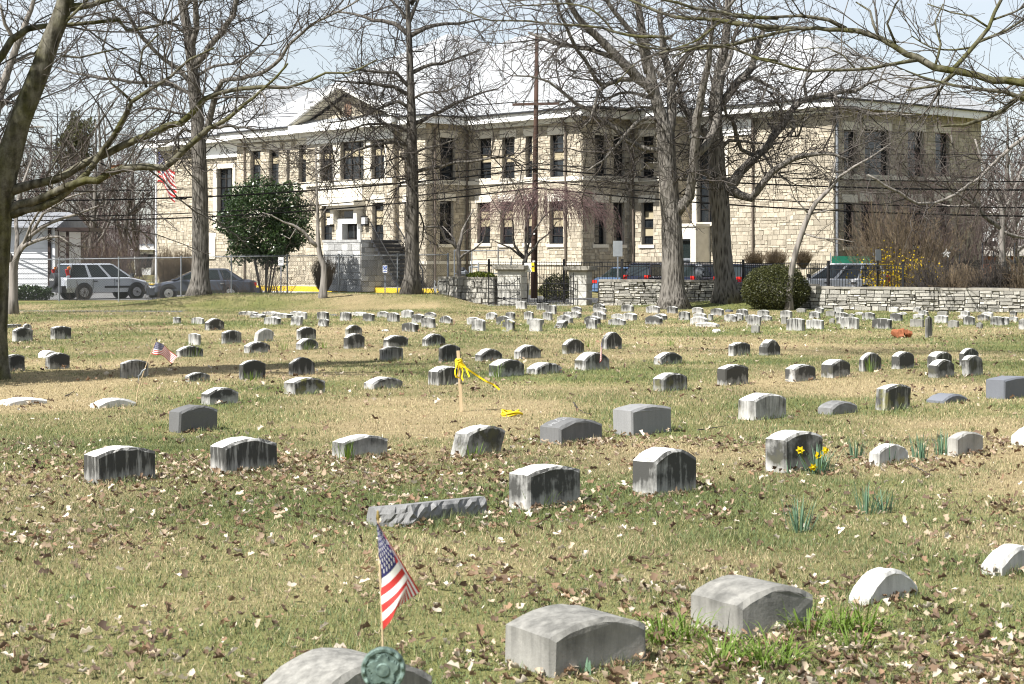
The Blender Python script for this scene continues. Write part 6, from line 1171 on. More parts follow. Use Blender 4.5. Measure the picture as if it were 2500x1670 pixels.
traced_tree('small spreading pale barked tree behind the big left trunk', 60.5, b8, [(1, [(66, 1575, 46), (68, 1450, 42), (70, 1330, 44), (100, 1260, 34), (160, 1180, 24), (260, 1120, 18), (380, 1080, 12), (520, 1030, 8)]), (1, [(66, 1320, 34), (40, 1280, 30), (10, 1180, 26), (-40, 1050, 20), (-80, 900, 12)]), (1, [(80, 1290, 24), (75, 1180, 22), (85, 1050, 18), (120, 920, 14), (160, 800, 9)]), (1, [(100, 1255, 22), (190, 1210, 18), (300, 1190, 12), (370, 1240, 7)]), (1, [(150, 1190, 18), (220, 1080, 14), (330, 1000, 10), (470, 960, 7)]), (1, [(110, 1250, 16), (160, 1130, 13), (230, 1000, 10), (290, 880, 7)]), (1, [(45, 480, 0.1), (50, 470, .1)])][:6],
 'bark_pale', [(2.6, .8, 2.2, .017, .008, .02, .13, .05, 25, 65, 6), (2.8, .35, 1.0, .008, .006, .02, .2, .1, 25, 60, 4), (2, .2, .5, .006, .005, 0, .2, .1, 25, 60, 2)], 95, tw_mat='twig_pale', amp=.4)
b9 = at(-40, 775, 66); b9[2] = 0
traced_tree('pale grey tree mostly hidden by the left frame edge behind the mossy trunk', 66, b9, [(1, [(-95, 1580, 70), (-85, 1200, 62), (-60, 800, 56), (0, 480, 42), (50, 330, 36), (90, 220, 34), (140, 90, 26), (170, 0, 20), (190, -150, 12)]), (1, [(-20, 560, 30), (60, 480, 20), (150, 440, 14), (240, 430, 8)]), (1, [(90, 220, 22), (30, 120, 18), (0, 20, 12)]), (1, [(60, 320, 20), (150, 270, 15), (260, 280, 10), (360, 250, 6)]), (1, [(-60, 800, 24), (20, 700, 18), (120, 640, 12), (220, 640, 7)])], 'bark_pale', OAK, 97, tw_mat='twig', amp=.5)
b10 = at(2447, 672, 82); b10[2] = 0
traced_tree('grey spreading tree behind the brush at the right edge', 82, b10, [(4, [(1442, 1480, 32), (1438, 1300, 30), (1433, 1180, 29), (1435, 1080, 24), (1400, 950, 18), (1340, 820, 14), (1300, 700, 9)]), (4, [(1430, 1150, 24), (1380, 1110, 22), (1300, 1030, 18), (1180, 960, 13), (1060, 900, 8)]), (4, [(1438, 1160, 20), (1547, 1200, 14), (1640, 1180, 9)]), (4, [(1436, 1080, 20), (1500, 950, 16), (1560, 800, 10)]), (4, [(1330, 1050, 16), (1260, 950, 14), (1200, 800, 11), (1180, 680, 8)]), (4, [(1300, 1030, 12), (1200, 1040, 10), (1080, 1020, 7)])],
 'bark_pale', [(2.6, 1.0, 2.8, .02, .01, .04, .13, .05, 25, 65, 6), (3.2, .5, 1.3, .01, .008, .03, .18, .1, 25, 60, 5), (3, .25, .7, .008, .007, .02, .2, .1, 25, 60, 3)], 99, tw_mat='twig_red', amp=.6, group='bare trees beyond the wall')
bb_ = np.array([22.0, 66., 0]); pxb = CX + 22 * FP / 66.
traced_tree('tree outside the right edge whose dark low limb droops across the school side wall', 66., bb_, [(0, [(pxb, 757, 50), (pxb, 500, 44), (pxb - 10, 200, 36), (pxb - 10, -60, 24)]), (4, [(2180, 650, 34), (1800, 640, 26), (1560, 690, 20), (1450, 770, 18), (1350, 870, 16), (1240, 950, 16), (1140, 1010, 15), (1010, 1022, 14), (920, 970, 15), (840, 930, 14), (760, 880, 8)]), (4, [(2180, 300, 30), (1700, 330, 20), (1500, 420, 14), (1350, 520, 8)])], 'bark_pale', OAK, 103, tw_mat='twig', amp=.3, group='bare trees beyond the wall')
# weeping cherry by the pole
bc = at(1277, 690, 80); bc[2] = 0
def weep(tw):
    q = tw.q; c = at(1335, 470, 80)
    for k in range(900):
        a_ = q.uniform(0, 6.28); rr_ = q.uniform(.3, 2.7) ** 1; p = c + np.array([rr_ * math.cos(a_), rr_ * math.sin(a_) * .8, -.12 * rr_ ** 2 + q.normal(0, .25)])
        d = np.array([math.cos(a_), math.sin(a_), .3]); tw.L.append((tw.path(p, d, q.uniform(.8, 1.9), .008, .0055, -1.6, .1, 6), 3))
traced_tree('weeping cherry with a veil of pinkish twigs right of the utility pole', 80, bc, [(7, [(1180, 700, 70), (1180, 420, 66), (1200, 340, 50), (1190, 100, 34), (1210, -100, 30), (1330, -330, 20)]), (7, [(1170, 370, 54), (1100, 290, 36), (1040, 200, 30), (1030, 0, 24), (1010, -200, 14)]), (7, [(1150, 370, 30), (1000, 240, 26), (880, 190, 18), (760, 140, 10)]), (7, [(1220, 340, 36), (1300, 250, 30), (1370, 150, 24), (1480, 60, 18), (1600, -100, 12)]), (7, [(1190, 330, 30), (1260, 100, 24), (1420, -150, 18), (1650, -350, 12)])],
 'bark', [(2.5, .6, 1.6, .014, .006, -.6, .12, .3, 25, 70, 6), (3, .4, 1.1, .0065, .005, -.9, .12, .1, 20, 60, 5)], 105, tw_mat='twig_pink', extra=weep, amp=.5, group='bare trees beyond the wall', name='weeping_cherry')
# ---------------------------------------------------------------- shrubs, hedges, far woods
def leaf_mat(name, c1, c2, rough=.5, spec=.35, trans=.25):
    m, t, b = nodes(name); gi = t.nodes.new('ShaderNodeNewGeometry'); b.inputs['Roughness'].default_value = rough; b.inputs['Specular IOR Level'].default_value = spec
    c = ramp(t, gi.outputs['Random Per Island'], [(0.0, c2), (1.0, c1)]); t.links.new(c, b.inputs['Base Color'])
    if trans:
        tr = t.nodes.new('ShaderNodeBsdfTranslucent'); t.links.new(c, tr.inputs[0]); ms = t.nodes.new('ShaderNodeMixShader'); ms.inputs[0].default_value = trans; t.links.new(b.outputs[0], ms.inputs[1]); t.links.new(tr.outputs[0], ms.inputs[2]); t.links.new(ms.outputs[0], t.nodes['Material Output'].inputs[0])
    return m
M['holly'] = leaf_mat('glossy_holly_leaf', (.05, .085, .025), (.016, .032, .010), .3, .5); M['box'] = leaf_mat('dense_box_leaf', (.085, .088, .025), (.020, .026, .009), .5)
M['juniper'] = leaf_mat('bright_juniper', (.20, .23, .03), (.09, .12, .02)); M['forsythia'] = leaf_mat('forsythia_petal', (.80, .58, .02), (.55, .38, .01), .6, .2, .3); M['drypine'] = leaf_mat('far_pine_needles', (.10, .10, .035), (.05, .055, .02))
def leaf_cloud(C, sz, q, asp=.5):                        # diamond leaves at points C
    n = len(C); a = q.normal(size=(n, 3)); a /= np.linalg.norm(a, axis=1, keepdims=True); b_ = np.cross(a, q.normal(size=(n, 3))); b_ /= np.linalg.norm(b_, axis=1, keepdims=True); s_ = sz * q.uniform(.6, 1.3, (n, 1)); c = np.cross(a, b_) * s_ * .18
    V_ = np.stack([C - a * s_, C + b_ * s_ * asp + c, C + a * s_, C - b_ * s_ * asp + c], 1).reshape(-1, 3); return V_, np.arange(n * 4).reshape(n, 4)
def blob(q, n, r, lump=.25, shell=.55, clumps=26):       # points in a lumpy ellipsoid, denser to the outside
    ck = q.normal(size=(clumps, 3)); ck /= np.linalg.norm(ck, axis=1, keepdims=True); d = q.normal(size=(n, 3)); d /= np.linalg.norm(d, axis=1, keepdims=True)
    k = (np.exp(-((d[:, None] - ck[None]) ** 2).sum(2) / .12)).max(1); rad = (1 - lump + lump * k) * (shell + (1 - shell) * q.random(n) ** .5); return d * rad[:, None] * np.asarray(r)
def leafy(name, label, cat, c, r, n, sz, mat, seed, stems=5, group=None, squash=None, lump=.25, clumps=26, z0=0):
    q = np.random.default_rng(seed); c = np.array(c, float); base = np.array([c[0], c[1], float(zg(c[0], c[1])) + z0]); t_ = thing(name, label, cat, base, 0, group); P_ = blob(q, n, r, lump, .5, clumps); P_[:, 2] += c[2] - base[2]; P_ = P_[P_[:, 2] > .03]
    V_, F_ = leaf_cloud(P_, sz, q); tag(fast_tris('crown', V_, F_, M[mat], t_), kind='stuff')
    mb = MB()
    for k in range(stems):
        a_ = q.uniform(0, 6.28); e_ = np.array([math.cos(a_) * r[0] * .5, math.sin(a_) * r[1] * .5, (c[2] - base[2]) + r[2] * .3]); mb.tube([(e_[0] * .15, e_[1] * .15, -.1), e_ * (.5, .5, .55), e_], [.05, .04, .02], 6)
    if stems: mb.build('stem', M['bark_dark'], t_, smooth=True)
    return t_
leafy('evergreen_bush', 'large round clipped evergreen bush in front of the stone wall', 'bush', (*at(1893, 700, 66.4)[:2], .78), (1.36, 1.25, .98), 26000, .035, 'box', 1, 4, lump=.12, clumps=60)
leafy('holly_tree', 'dark green holly tree against the tan school wall', 'tree', (*at(648, 540, 91)[:2], 3.65), (2.85, 2.4, 2.75), 19000, .085, 'holly', 2, 6, lump=.38, clumps=34, z0=0)
leafy('juniper_shrub', 'bright yellow green low shrub on the ruined wall top', 'shrub', (*at(1175, 672, 73.5)[:2], 1.16), (.7, .4, .22), 2500, .04, 'juniper', 3, 0)
leafy('evergreen_bush', 'dark green shrub seen through the gate bars', 'bush', (*at(1360, 690, 79)[:2], .55), (.95, .7, .75), 5000, .04, 'box', 4, 3)
for k, (sx, sy, d_, rx, rz_, lab) in enumerate(((410, 640, 97, .95, .95, 'brown clipped hedge bush left of the furrowed trunk'), (452, 642, 98, .8, .9, 'brown clipped hedge bush hidden behind the furrowed trunk'), (790, 655, 92, .75, .75, 'olive brown rounded shrub beside the granite terrace'), (1842, 634, 85, .62, .45, 'small straw coloured rounded shrub, first of three under the tan wall'), (1893, 632, 84, .68, .5, 'small straw coloured rounded shrub, middle one of three under the tan wall'), (1960, 632, 83.5, .5, .45, 'small straw coloured rounded shrub, last of three under the tan wall'))):
    c = at(sx, sy, d_); g = c[2] - rz_; z0_ = max(0., g - float(zg(c[0], c[1]))); q = np.random.default_rng(200 + k); base = np.array([c[0], c[1], float(zg(c[0], c[1])) + (z0_ if k > 2 else 0)]); t_ = thing('deciduous_shrub', lab, 'shrub', base, 0, 'clipped leafless shrubs by the school')
    tw = Twigs(210 + k, []); H = c[2] + rz_ - base[2]
    for j in range(700):
        a_ = q.uniform(0, 6.28); u = q.random() ** .5; e_ = np.array([rx * u * math.cos(a_), rx * u * math.sin(a_), H * (.62 + .38 * math.sqrt(max(0, 1 - u * u)))]); e_ *= q.uniform(.6, 1.03); P_ = np.array([[*(e_ * s_ * np.array([s_ ** -.45, s_ ** -.45, 1]) + q.normal(0, .03, 3)), .009 - .004 * s_] for s_ in (.02, .35, .7, 1)]); tw.L.append((P_, 3))
    tw.build('crown', M['twig_brown'], t_, np.zeros(3))
def brush(label, cat, x0, x1, d_, ytop, n, mat, seed, depth=1.2, fan=.3, name='bare_shrub', thick=.012, flowers=0, group='leafless brush behind the wall', y_sd=.12, zb=0):
    q = np.random.default_rng(seed); a, b_ = at(x0, 640, d_), at(x1, 640, d_); cx = (a[0] + b_[0]) / 2; base = np.array([cx, d_, zb]); t_ = thing(name, label, cat, base, 0, group); tw = Twigs(seed + 1, [(2.2, .25, .9, .007, .0055, .05, .16, .25, 20, 55, 4)]); H = CH - (ytop - HY) * d_ / FP - zb; hw = (b_[0] - a[0]) / 2; tips = []
    for k in range(n):
        x = q.uniform(-hw, hw); y = q.normal(0, depth / 2); h = H * (1 - y_sd + q.normal(0, y_sd)) * (1 - .35 * abs(x / hw) ** 2.5); d = np.array([x / hw * fan + q.normal(0, .18), q.normal(0, .18), 1.0]); P_ = tw.path((x * .75, y, -.05), d, max(h, .3) * 1.03, thick, .006, -.02, .07, 7); tw.L.append((P_, 3)); tw.sprout(P_, 0); tips.append(P_)
    tw.build('crown', M[mat], t_, np.zeros(3))
    if flowers:
        C_ = np.concatenate([np.array([P_[i, :3] + q.normal(0, .1, 3) for i in q.integers(2, 8, flowers)]) for P_ in tips]); V_, F_ = leaf_cloud(C_, .045, q, .8); tag(fast_tris('blossom', V_, F_, M['forsythia'], t_), kind='stuff')
    return t_
brush('tall brown multi stemmed shrub rising against the dark school side wall', 'shrub', 2105, 2290, 76, 500, 260, 'twig_brown', 301, 1.6, .35, y_sd=.1)
brush('wide thicket of pale rosy stems screening the shaded school side wall', 'shrub', 2090, 2330, 82, 345, 170, 'twig_red', 345, 3.5, .3, y_sd=.22, thick=.018); brush('tall rosy leafless thicket at the far end of the shaded school side wall', 'shrub', 2260, 2450, 86, 330, 170, 'twig_red', 347, 3.5, .3, y_sd=.22, thick=.018)
brush('forsythia shrub covered in yellow blossom behind the wall', 'shrub', 2150, 2225, 70, 608, 100, 'twig_brown', 303, 1.0, .6, flowers=13, name='forsythia_shrub', group='forsythia shrubs in bloom'); brush('sparser yellow forsythia right of the grey sign, thinning out to brown twigs', 'shrub', 2215, 2275, 70, 628, 80, 'twig_brown', 305, 1.0, .7, flowers=4, name='forsythia_shrub', group='forsythia shrubs in bloom')
for k in range(4): brush(f'dark bare hedge along the wall top, {("nearest the forsythia", "under the black net", "below the net end", "at the right frame edge")[k]}', 'hedge', 2240 + k * 72, 2330 + k * 72, (67.6, 66.6, 65.8, 65.4)[k], (640, 652, 645, 638)[k], 330, 'twig_brown' if k % 2 else 'twig', 310 + k, 1.0, .3)
brush('reddish bare bush at the ruined wall foot', 'shrub', 1105, 1165, 74.3, 672, 26, 'twig_red', 320, .6, .7, group='small bare shrubs by the fences'); brush('small grey bare bush in front of the fence end post', 'shrub', 1060, 1110, 74.8, 675, 22, 'twig', 321, .5, .7, group='small bare shrubs by the fences')
for k, (x0, x1, yt) in enumerate(((615, 660, 640), (660, 705, 655), (540, 590, 660), (160, 215, 690), (355, 400, 668), (1020, 1050, 670))): brush('bare twiggy bush ' + ('before the sedan rear', 'under the white notice sign', 'at the sedan tail', 'low beside the silver car tail', 'between the two cars', 'behind the fence by the stair')[k], 'shrub', x0, x1, (78.8, 79.3, 78.6, 79.6, 79.4, 84)[k], yt, 22, 'twig_red' if k < 3 else 'twig', 330 + k, .5, .6, group='small bare shrubs by the fences')
leafy('ivy_bush', 'low dark leafy bush at the far left foot of the fence', 'bush', (*at(75, 715, 79.6)[:2], .32), (1.2, .5, .42), 2600, .06, 'holly', 9, 0)
brush('thicket of bare stems left of the furrowed trunk, behind the hedge', 'shrub', 175, 355, 104, 545, 300, 'twig_red', 340, 3, .25, group='leafless thickets left of the school', y_sd=.25); brush('dense bare thicket behind the silver car', 'shrub', 190, 300, 112, 590, 240, 'twig_brown', 342, 3, .25, group='leafless thickets left of the school', y_sd=.2)
# background bare trees: three grown once, then copied
def far_tree(seed, H, spread, mat, lab, n1=26):
    q = np.random.default_rng(seed); t_ = thing('distant_bare_tree', lab, 'tree', (0, 0, -50), 0, 'bare trees in the background woods'); par = [(1.7, 1.2, 3.6, .035, .015, .06, .13, .12, 25, 60, 6), (2.1, .6, 1.9, .016, .011, .05, .16, .1, 25, 60, 4), (1.8, .4, 1.0, .011, .009, .04, .2, .1, 20, 55, 3)]; tw = Twigs(seed + 1, par)
    tr = tw.path((0, 0, -.2), np.array([q.normal(0, .05), q.normal(0, .05), 1]), H * .85, .26, .05, .02, .03, 10); mb = MB(); mb.tube(tr[:, :3], tr[:, 3], 8); mb.build('trunk', M['bark'], t_, smooth=True); mb = MB()
    for k in range(n1):
        u = q.uniform(.22, .95); i = int(u * 9); p = tr[i]; a_ = q.uniform(0, 6.28); d = np.array([math.cos(a_) * spread, math.sin(a_) * spread, .9]); L = H * (.5 - .3 * u) * q.uniform(.8, 1.2); br_ = tw.path(p[:3], d, L, p[3] * .55, .018, .05, .08, 8); mb.tube(br_[:, :3], br_[:, 3], 5); tw.sprout(br_, 0)
    mb.build('limb', M['bark'], t_, smooth=True); tw.build('crown', M[mat], t_, np.zeros(3)); return t_
PR = [far_tree(401, 13, .8, 'twig_red', 'x', 11), far_tree(411, 10, 1.0, 'twig_red', 'x', 10), far_tree(421, 15, .7, 'twig', 'x', 11)]
BG = [(60, 118, 0, 0, 'grey bare tree rising behind the white outbuilding'), (150, 128, 1, 1, 'reddish bare tree above the dark porch roof'), (215, 120, 0, 2, 'bare tree in the woods, first to the right of the porch post'), (262, 135, 2, 3, 'taller grey bare tree in the middle of the left woods'), (300, 122, 1, 4, 'low spreading bare tree behind the thicket by the flagpole'), (340, 140, 0, 5, 'bare tree just left of the flagpole in the woods'), (110, 140, 2, 6, 'tall thin bare tree deep in the left woods'), (10, 125, 1, 7, 'bare tree half behind the mossy trunk at the left edge'), (185, 150, 0, 8, 'farthest bare tree in the left woods, above the house roof'), (375, 150, 1, 9, 'bare tree behind the left end of the school'),
 (2440, 112, 0, 2, 'bare reddish tree just past the right end of the school'), (2490, 104, 1, 5, 'low bare tree at the right edge behind the brush'), (2400, 128, 2, 1, 'tall grey bare tree over the right end of the roof'), (2520, 120, 0, 7, 'tall bare tree at the right frame edge'), (2465, 135, 1, 8, 'far bare tree between the school and the red brick house'), (2340, 104, 1, 3, 'pale bare tree standing before the shaded school side'), (2250, 92, 1, 4, 'pinkish bare tree close to the shaded school side wall'), (2390, 98, 1, 6, 'bare tree with rosy twigs at the far corner of the school side')]
used_ = set()
for sx, d_, k, rz, lab in BG:
    o = PR[k] if k not in used_ else copy_tree(PR[k]); used_.add(k); x = (sx - CX) * d_ / FP; o.location = (x, d_, float(zg(x, d_))); o.rotation_euler = (0, 0, rz * 1.1); s_ = (.92 + .04 * (rz % 5)) * (.62 if sx in (2340, 2250, 2390) else 1); o.scale = (s_, s_, s_); o['label'] = lab
q = np.random.default_rng(77); tw = Twigs(78, [(1.2, .8, 2.0, .014, .011, .05, .15, .3, 20, 50, 3)])
for (xa, xb, n_, d0_, hm) in ((-75, -30, 480, 165, 8.5), (38, 95, 380, 150, 7.5)):
    for k in range(n_):
        x = q.uniform(xa, xb); y = d0_ + q.uniform(-10, 12); P_ = tw.path((x, y, 0), np.array([q.normal(0, .12), 0, 1.]), hm * q.uniform(.5, 1.15), .045, .014, 0, .06, 6); tw.L.append((P_, 3)); tw.sprout(P_, 0)
o = tw.build('far_woods', M['twig_red'], None, np.zeros(3)); tag(o, 'far leafless woods beyond the school, brown and grey', 'woods')
leafy('distant_pine', 'yellowish green pine among the bare woods on the left', 'tree', (*at(180, 330, 150)[:2], 11.5), (2.2, 2.2, 4.5), 5000, .16, 'drypine', 12, 3, lump=.6, clumps=14)
cf = thing('conifer_tree', 'tall dark conifer outside the left edge whose shadow falls across the left rows', 'tree', (-13.2, 26.2, 0)); q = np.random.default_rng(71); n_ = 10000
hh = 1.6 + 13.4 * q.random(n_) ** 1.25; ra = (2.5 * (1 - (hh - 1.4) / 14.2) + .15) * (.35 + .65 * q.random(n_) ** .5) * (.75 + .25 * np.sin(hh * 5.5)); aa = q.uniform(0, 6.28, n_); V_, F_ = leaf_cloud(np.stack([ra * np.cos(aa), ra * np.sin(aa), hh], 1), .14, q); tag(fast_tris('crown', V_, F_, M['holly'], cf), kind='stuff')
mb = MB(); mb.tube([(0, 0, -.2), (0, 0, 6), (0, 0, 14.6)], [.26, .17, .03], 10); mb.build('trunk', M['bark_dark'], cf, smooth=True)
# hill line far behind
hx = np.linspace(-900, 900, 60); hy = np.array([420, 520, 700, 900]); X_, Y_ = np.meshgrid(hx, hy, indexing='ij'); Z_ = np.where(Y_ > 430, 5 + 7 * pn(X_, Y_, 120, 4) + (Y_ - 500) * .012, -1)
n_, m_ = X_.shape; i_, j_ = np.meshgrid(np.arange(n_ - 1), np.arange(m_ - 1), indexing='ij'); a_ = (i_ * m_ + j_).ravel(); tag(fast_tris('distant_hills', np.stack([X_, Y_, Z_], -1).reshape(-1, 3), np.stack([a_, a_ + m_, a_ + m_ + 1, a_ + 1], -1), PM('wooded_hill', (.10, .085, .075), (.05, .045, .042), .05, .95, kind='World')), kind='structure')
# ---------------------------------------------------------------- garden bits behind the fences
gmB = at(1168, 690, 80.5); gmB[2] = 0; gm = thing('gas_meter_cage', 'grey pipe cage with gas meters left of the gate pillar', 'gas meter', gmB)
for (x, h) in ((-1.1, 2.3), (-.3, 2.3), (.9, 2.45), (1.5, 2.0)):
    d = MB(); d.bar((x, 0, 0), (x, 0, h), .03, 7); d.build('post', M['galv'], gm)
for z in (1.2, 2.25):
    d = MB(); d.bar((-1.1, 0, z), (1.2, 0, z), .025, 6); d.build('rail', M['galv'], gm)
for (x, z) in ((-.75, 1.25), (.25, 1.05)):
    d = MB(); d.tube([(x - .25, 0, z), (x - .15, 0, z), (x + .15, 0, z), (x + .25, 0, z)], [.05, .16, .16, .05], 10); mt_ = d.build('meter', M['galv'], gm); d = MB(); d.tube([(x, 0, z + .12), (x, 0, z + .25)], [.18, .12], 10); d.build('regulator', M['plastic'], mt_)
for pts in ([(.0, .02, .3), (.0, .02, 1.7), (.5, .02, 1.7), (.5, .02, .3)], [(-1, .02, .9), (-.4, .02, .9), (-.4, .02, 1.5), (.0, .02, 1.5)]):
    d = MB(); d.tube(pts, .045, 8); d.build('pipe', M['alu'], gm)
bn = thing('garden_bench', 'white slatted garden bench behind the fence end', 'bench', (*at(1096, 690, 79.5)[:2], 0), R(10))
for k in range(9):
    d = MB(); x = -.6 + k * .15; d.bb(x - .02, x + .02, .2, .24, .45, .88 + .08 * math.cos((k - 4) * .5)); d.build('slat', M['white'], bn)
for k in range(4):
    d = MB(); d.bb(-.65, .65, -.2 + k * .1, -.13 + k * .1, .42, .45); d.build('seat_slat', M['white'], bn)
for x in (-.62, .62):
    for y in (-.2, .2): d = MB(); d.bb(x - .03, x + .03, y - .03, y + .03, 0, .62 if y < 0 else .9); d.build('leg', M['white'], bn)
    d = MB(); d.bb(x - .03, x + .03, -.23, .23, .6, .64); d.build('armrest', M['white'], bn)
gn = thing('green_windscreen_fence', 'low chain link fence with green windscreen by the school corner', 'fence', (*at(2080, 640, 78)[:2], 0))
d = MB(); d.bb(-.9, .9, -.02, .02, 1.2, 2.0); d.build('windscreen', M['greenmesh'], gn)
for x in (-.95, .95): d = MB(); d.bar((x, 0, 0), (x, 0, 2.15), .03); d.build('post', M['galv'], gn)
tp = thing('trampoline', 'black trampoline with a dark safety net behind the brush at right', 'trampoline', (*at(2370, 660, 80)[:2], 0))
for k in range(8):
    a_ = k * math.pi / 4; x, y = 2.0 * math.cos(a_), 2.0 * math.sin(a_); d = MB(); d.bar((x, y, 0), (x, y, 2.6 - .35 * (k % 2)), .025, 6); d.build('pole', M['plastic'], tp)
d = MB(); d.tube([(2.0 * math.cos(a_), 2.0 * math.sin(a_), .85) for a_ in np.linspace(0, 6.2832, 25)], .04, 6); d.build('rim', M['galv'], tp); d = MB(); d.disc((0, 0, .86), (0, 0, 1), 1.9, .02, 24); d.build('mat', M['black_net'], tp)
d = MB()
for z in np.linspace(1.2, 1.75, 9): d.tube([(2.0 * math.cos(a_), 2.0 * math.sin(a_), z + .07 * math.cos(4 * a_)) for a_ in np.linspace(0, 6.2832, 33)], .010, 3)
for a_ in np.linspace(0, 6.28, 120): d.bar((2 * math.cos(a_), 2 * math.sin(a_), 1.2), (2 * math.cos(a_), 2 * math.sin(a_), 1.8), .006, 3)
tag(d.build('safety_net', M['black_net'], tp), kind='stuff')
b_ = at(2310, 618, 78); d = MB(); dv2 = [(0, 0, .2), (.05, 0, .06), (.2, 0, .04), (.08, 0, -.05), (.12, 0, -.2), (0, 0, -.1), (-.12, 0, -.2), (-.08, 0, -.04), (-.24, 0, -.02), (-.05, 0, .06)]
d.add([(x, -.03, z) for x, y, z in dv2] + [(x, .03, z) for x, y, z in dv2], [tuple(range(10)), tuple(range(19, 9, -1))] + [(i, (i + 1) % 10, 10 + (i + 1) % 10, 10 + i) for i in range(10)]); st_ = d.build('star_ornament', M['white']); st_.location = b_; tag(st_, 'white star ornament hanging in front of the shaded school wall', 'ornament')
b_ = at(2168, 668, 71.5); rd = thing('fire_hydrant', 'small red hydrant glimpsed through the forsythia stems', 'hydrant', (b_[0], b_[1], .55)); d = MB(); d.tube([(0, 0, 0), (0, 0, .5), (0, 0, .62), (0, 0, .72)], [.1, .1, .13, .03], 10); d.build('barrel', M['redlens'], rd); d = MB(); d.disc((0, 0, .45), (1, 0, 0), .05, .34, 8); d.build('nozzle', M['redlens'], rd)
# ---------------------------------------------------------------- grave flags, marker, stake, flowers
b_ = at(932, 1900, 6.3); b_[2] = 0; mk_x, mk_d = at(936, 1634, 6.3), 6.3
mk = thing('grave_marker', 'round green bronze veteran grave marker on a rod, holding a small flag', 'grave marker', b_); rel = mk_x - b_; rd_ = 54 * 6.3 / FP
d = MB(); d.bar((0, 0, -.2), (rel[0], 0, rel[2] - rd_ * .8), .008, 8); d.build('rod', M['bronze'], mk)
V_, F_ = [], []; nr, na = 18, 72                          # cast disc with wreath rim, raised star and centre boss
for i in range(nr + 1):
    for k in range(na):
        a_ = k * 2 * math.pi / na; rr_ = rd_ * i / nr; u = i / nr
        star_ = .45 + .42 * abs(((a_ - math.pi / 2) * 5 / (2 * math.pi) + .5) % 1 - .5) * 2; star_ = 1.05 - star_ * .62
        h = .007 * (u < star_) + .008 * (u > .82) * (.6 + .4 * math.sin(a_ * 12)) * (u < .98) + .004 * (u < .42) - .004 * (.30 < u < .40)
        V_.append((rel[0] + rr_ * math.cos(a_), -.012 - h, rel[2] + rr_ * math.sin(a_)))
for i in range(nr):
    for k in range(na): F_.append((i * na + k, i * na + (k + 1) % na, (i + 1) * na + (k + 1) % na, (i + 1) * na + k))
V_ += [(v[0], .012, v[2]) for v in V_[nr * na:(nr + 1) * na]]; o_ = (nr + 1) * na
F_ += [(nr * na + k, nr * na + (k + 1) % na, o_ + (k + 1) % na, o_ + k) for k in range(na)] + [tuple(range(o_, o_ + na))[::-1]]
d = MB(); d.add(V_, F_); d.build('medallion', M['bronze'], mk)
k4 = lambda x, y, dd: at(600 + x * .29979, 1200 + y * .29979, dd)
ff = thing('grave_flag', 'small national flag drooping on a stick above the bronze marker', 'flag', k4(1118, 1290, 6.33)); FO = k4(1118, 1290, 6.33)
d = MB(); d.tube([k4(1120, 1330, 6.33) - FO, k4(1105, 900, 6.33) - FO, k4(1078, 235, 6.33) - FO], .0042, 8); d.build('staff', M['pine'], ff); d = MB(); d.tube([k4(1078, 240, 6.33) - FO, k4(1077, 205, 6.33) - FO, k4(1075, 165, 6.33) - FO, k4(1075, 150, 6.33) - FO], [.004, .0065, .004, .001], 8); d.build('finial', M['brass'], ff)
fold = [(1.0, 1068, 245), (.78, 1140, 380), (.54, 1212, 515), (.4, 1268, 610), (.25, 1318, 705), (.12, 1308, 780), (0, 1240, 925)]
def fgf(u, v):
    hx_, hy_ = 1066 + 52 * (1 - v), 245 + 880 * (1 - v); fv = [f_[0] for f_ in fold][::-1]; fx_, fy_ = np.interp(v, fv, [f_[1] for f_ in fold][::-1]), np.interp(v, fv, [f_[2] for f_ in fold][::-1])
    uf = .41 + .36 * max(0., (.54 - v) / .54)
    if u < uf: s_ = u / uf; x, y = hx_ + (fx_ - hx_) * s_, hy_ + (fy_ - hy_) * s_; return k4(x + 10 * math.sin(s_ * 3.1) * (1 - v), y + 14 * math.sin(s_ * 3.14), 6.325 - .03 * math.sin(s_ * 2.6) - .012 * math.sin(v * 9 + s_ * 3))
    s_ = (u - uf) / (1 - uf); tx, ty = 1418 - 178 * (1 - v), 815 + 130 * (1 - v); tx, ty = (1235 + 185 * v, 945 - 130 * v); return k4(fx_ + (tx - fx_) * s_, fy_ + (ty - fy_) * s_, 6.31 + .05 * s_ + .01 * math.sin(v * 8))
flag_mesh(fgf, ff, 60, 39, org=FO)
kA = lambda x, y, dd: at(x * .27257, 700 + y * .27257, dd); FO = kA(1222, 1060, 24.4); FO[2] = 0
ff = thing('grave_flag', 'small national flag blowing out from a crooked leaning stick on the left', 'flag', FO); d = MB(); d.tube([FO - FO, kA(1228, 960, 24.4) - FO, kA(1250, 880, 24.4) - FO, kA(1285, 770, 24.4) - FO, kA(1340, 620, 24.4) - FO, kA(1398, 480, 24.4) - FO], [.007, .007, .007, .007, .006, .005], 7); d.build('staff', M['pine'], ff); d = MB(); d.tube([kA(1398, 480, 24.4) - FO, kA(1402, 462, 24.4) - FO], [.011, .004], 7); d.build('finial', M['plastic'], ff)
d = MB(); d.tube([kA(1308, 735, 24.37) - FO, kA(1275, 755, 24.36) - FO, kA(1255, 790, 24.36) - FO, kA(1238, 795, 24.37) - FO, kA(1245, 840, 24.36) - FO], [.008, .012, .010, .008, .005], 6); d.build('ribbon', M['alu'], ff)
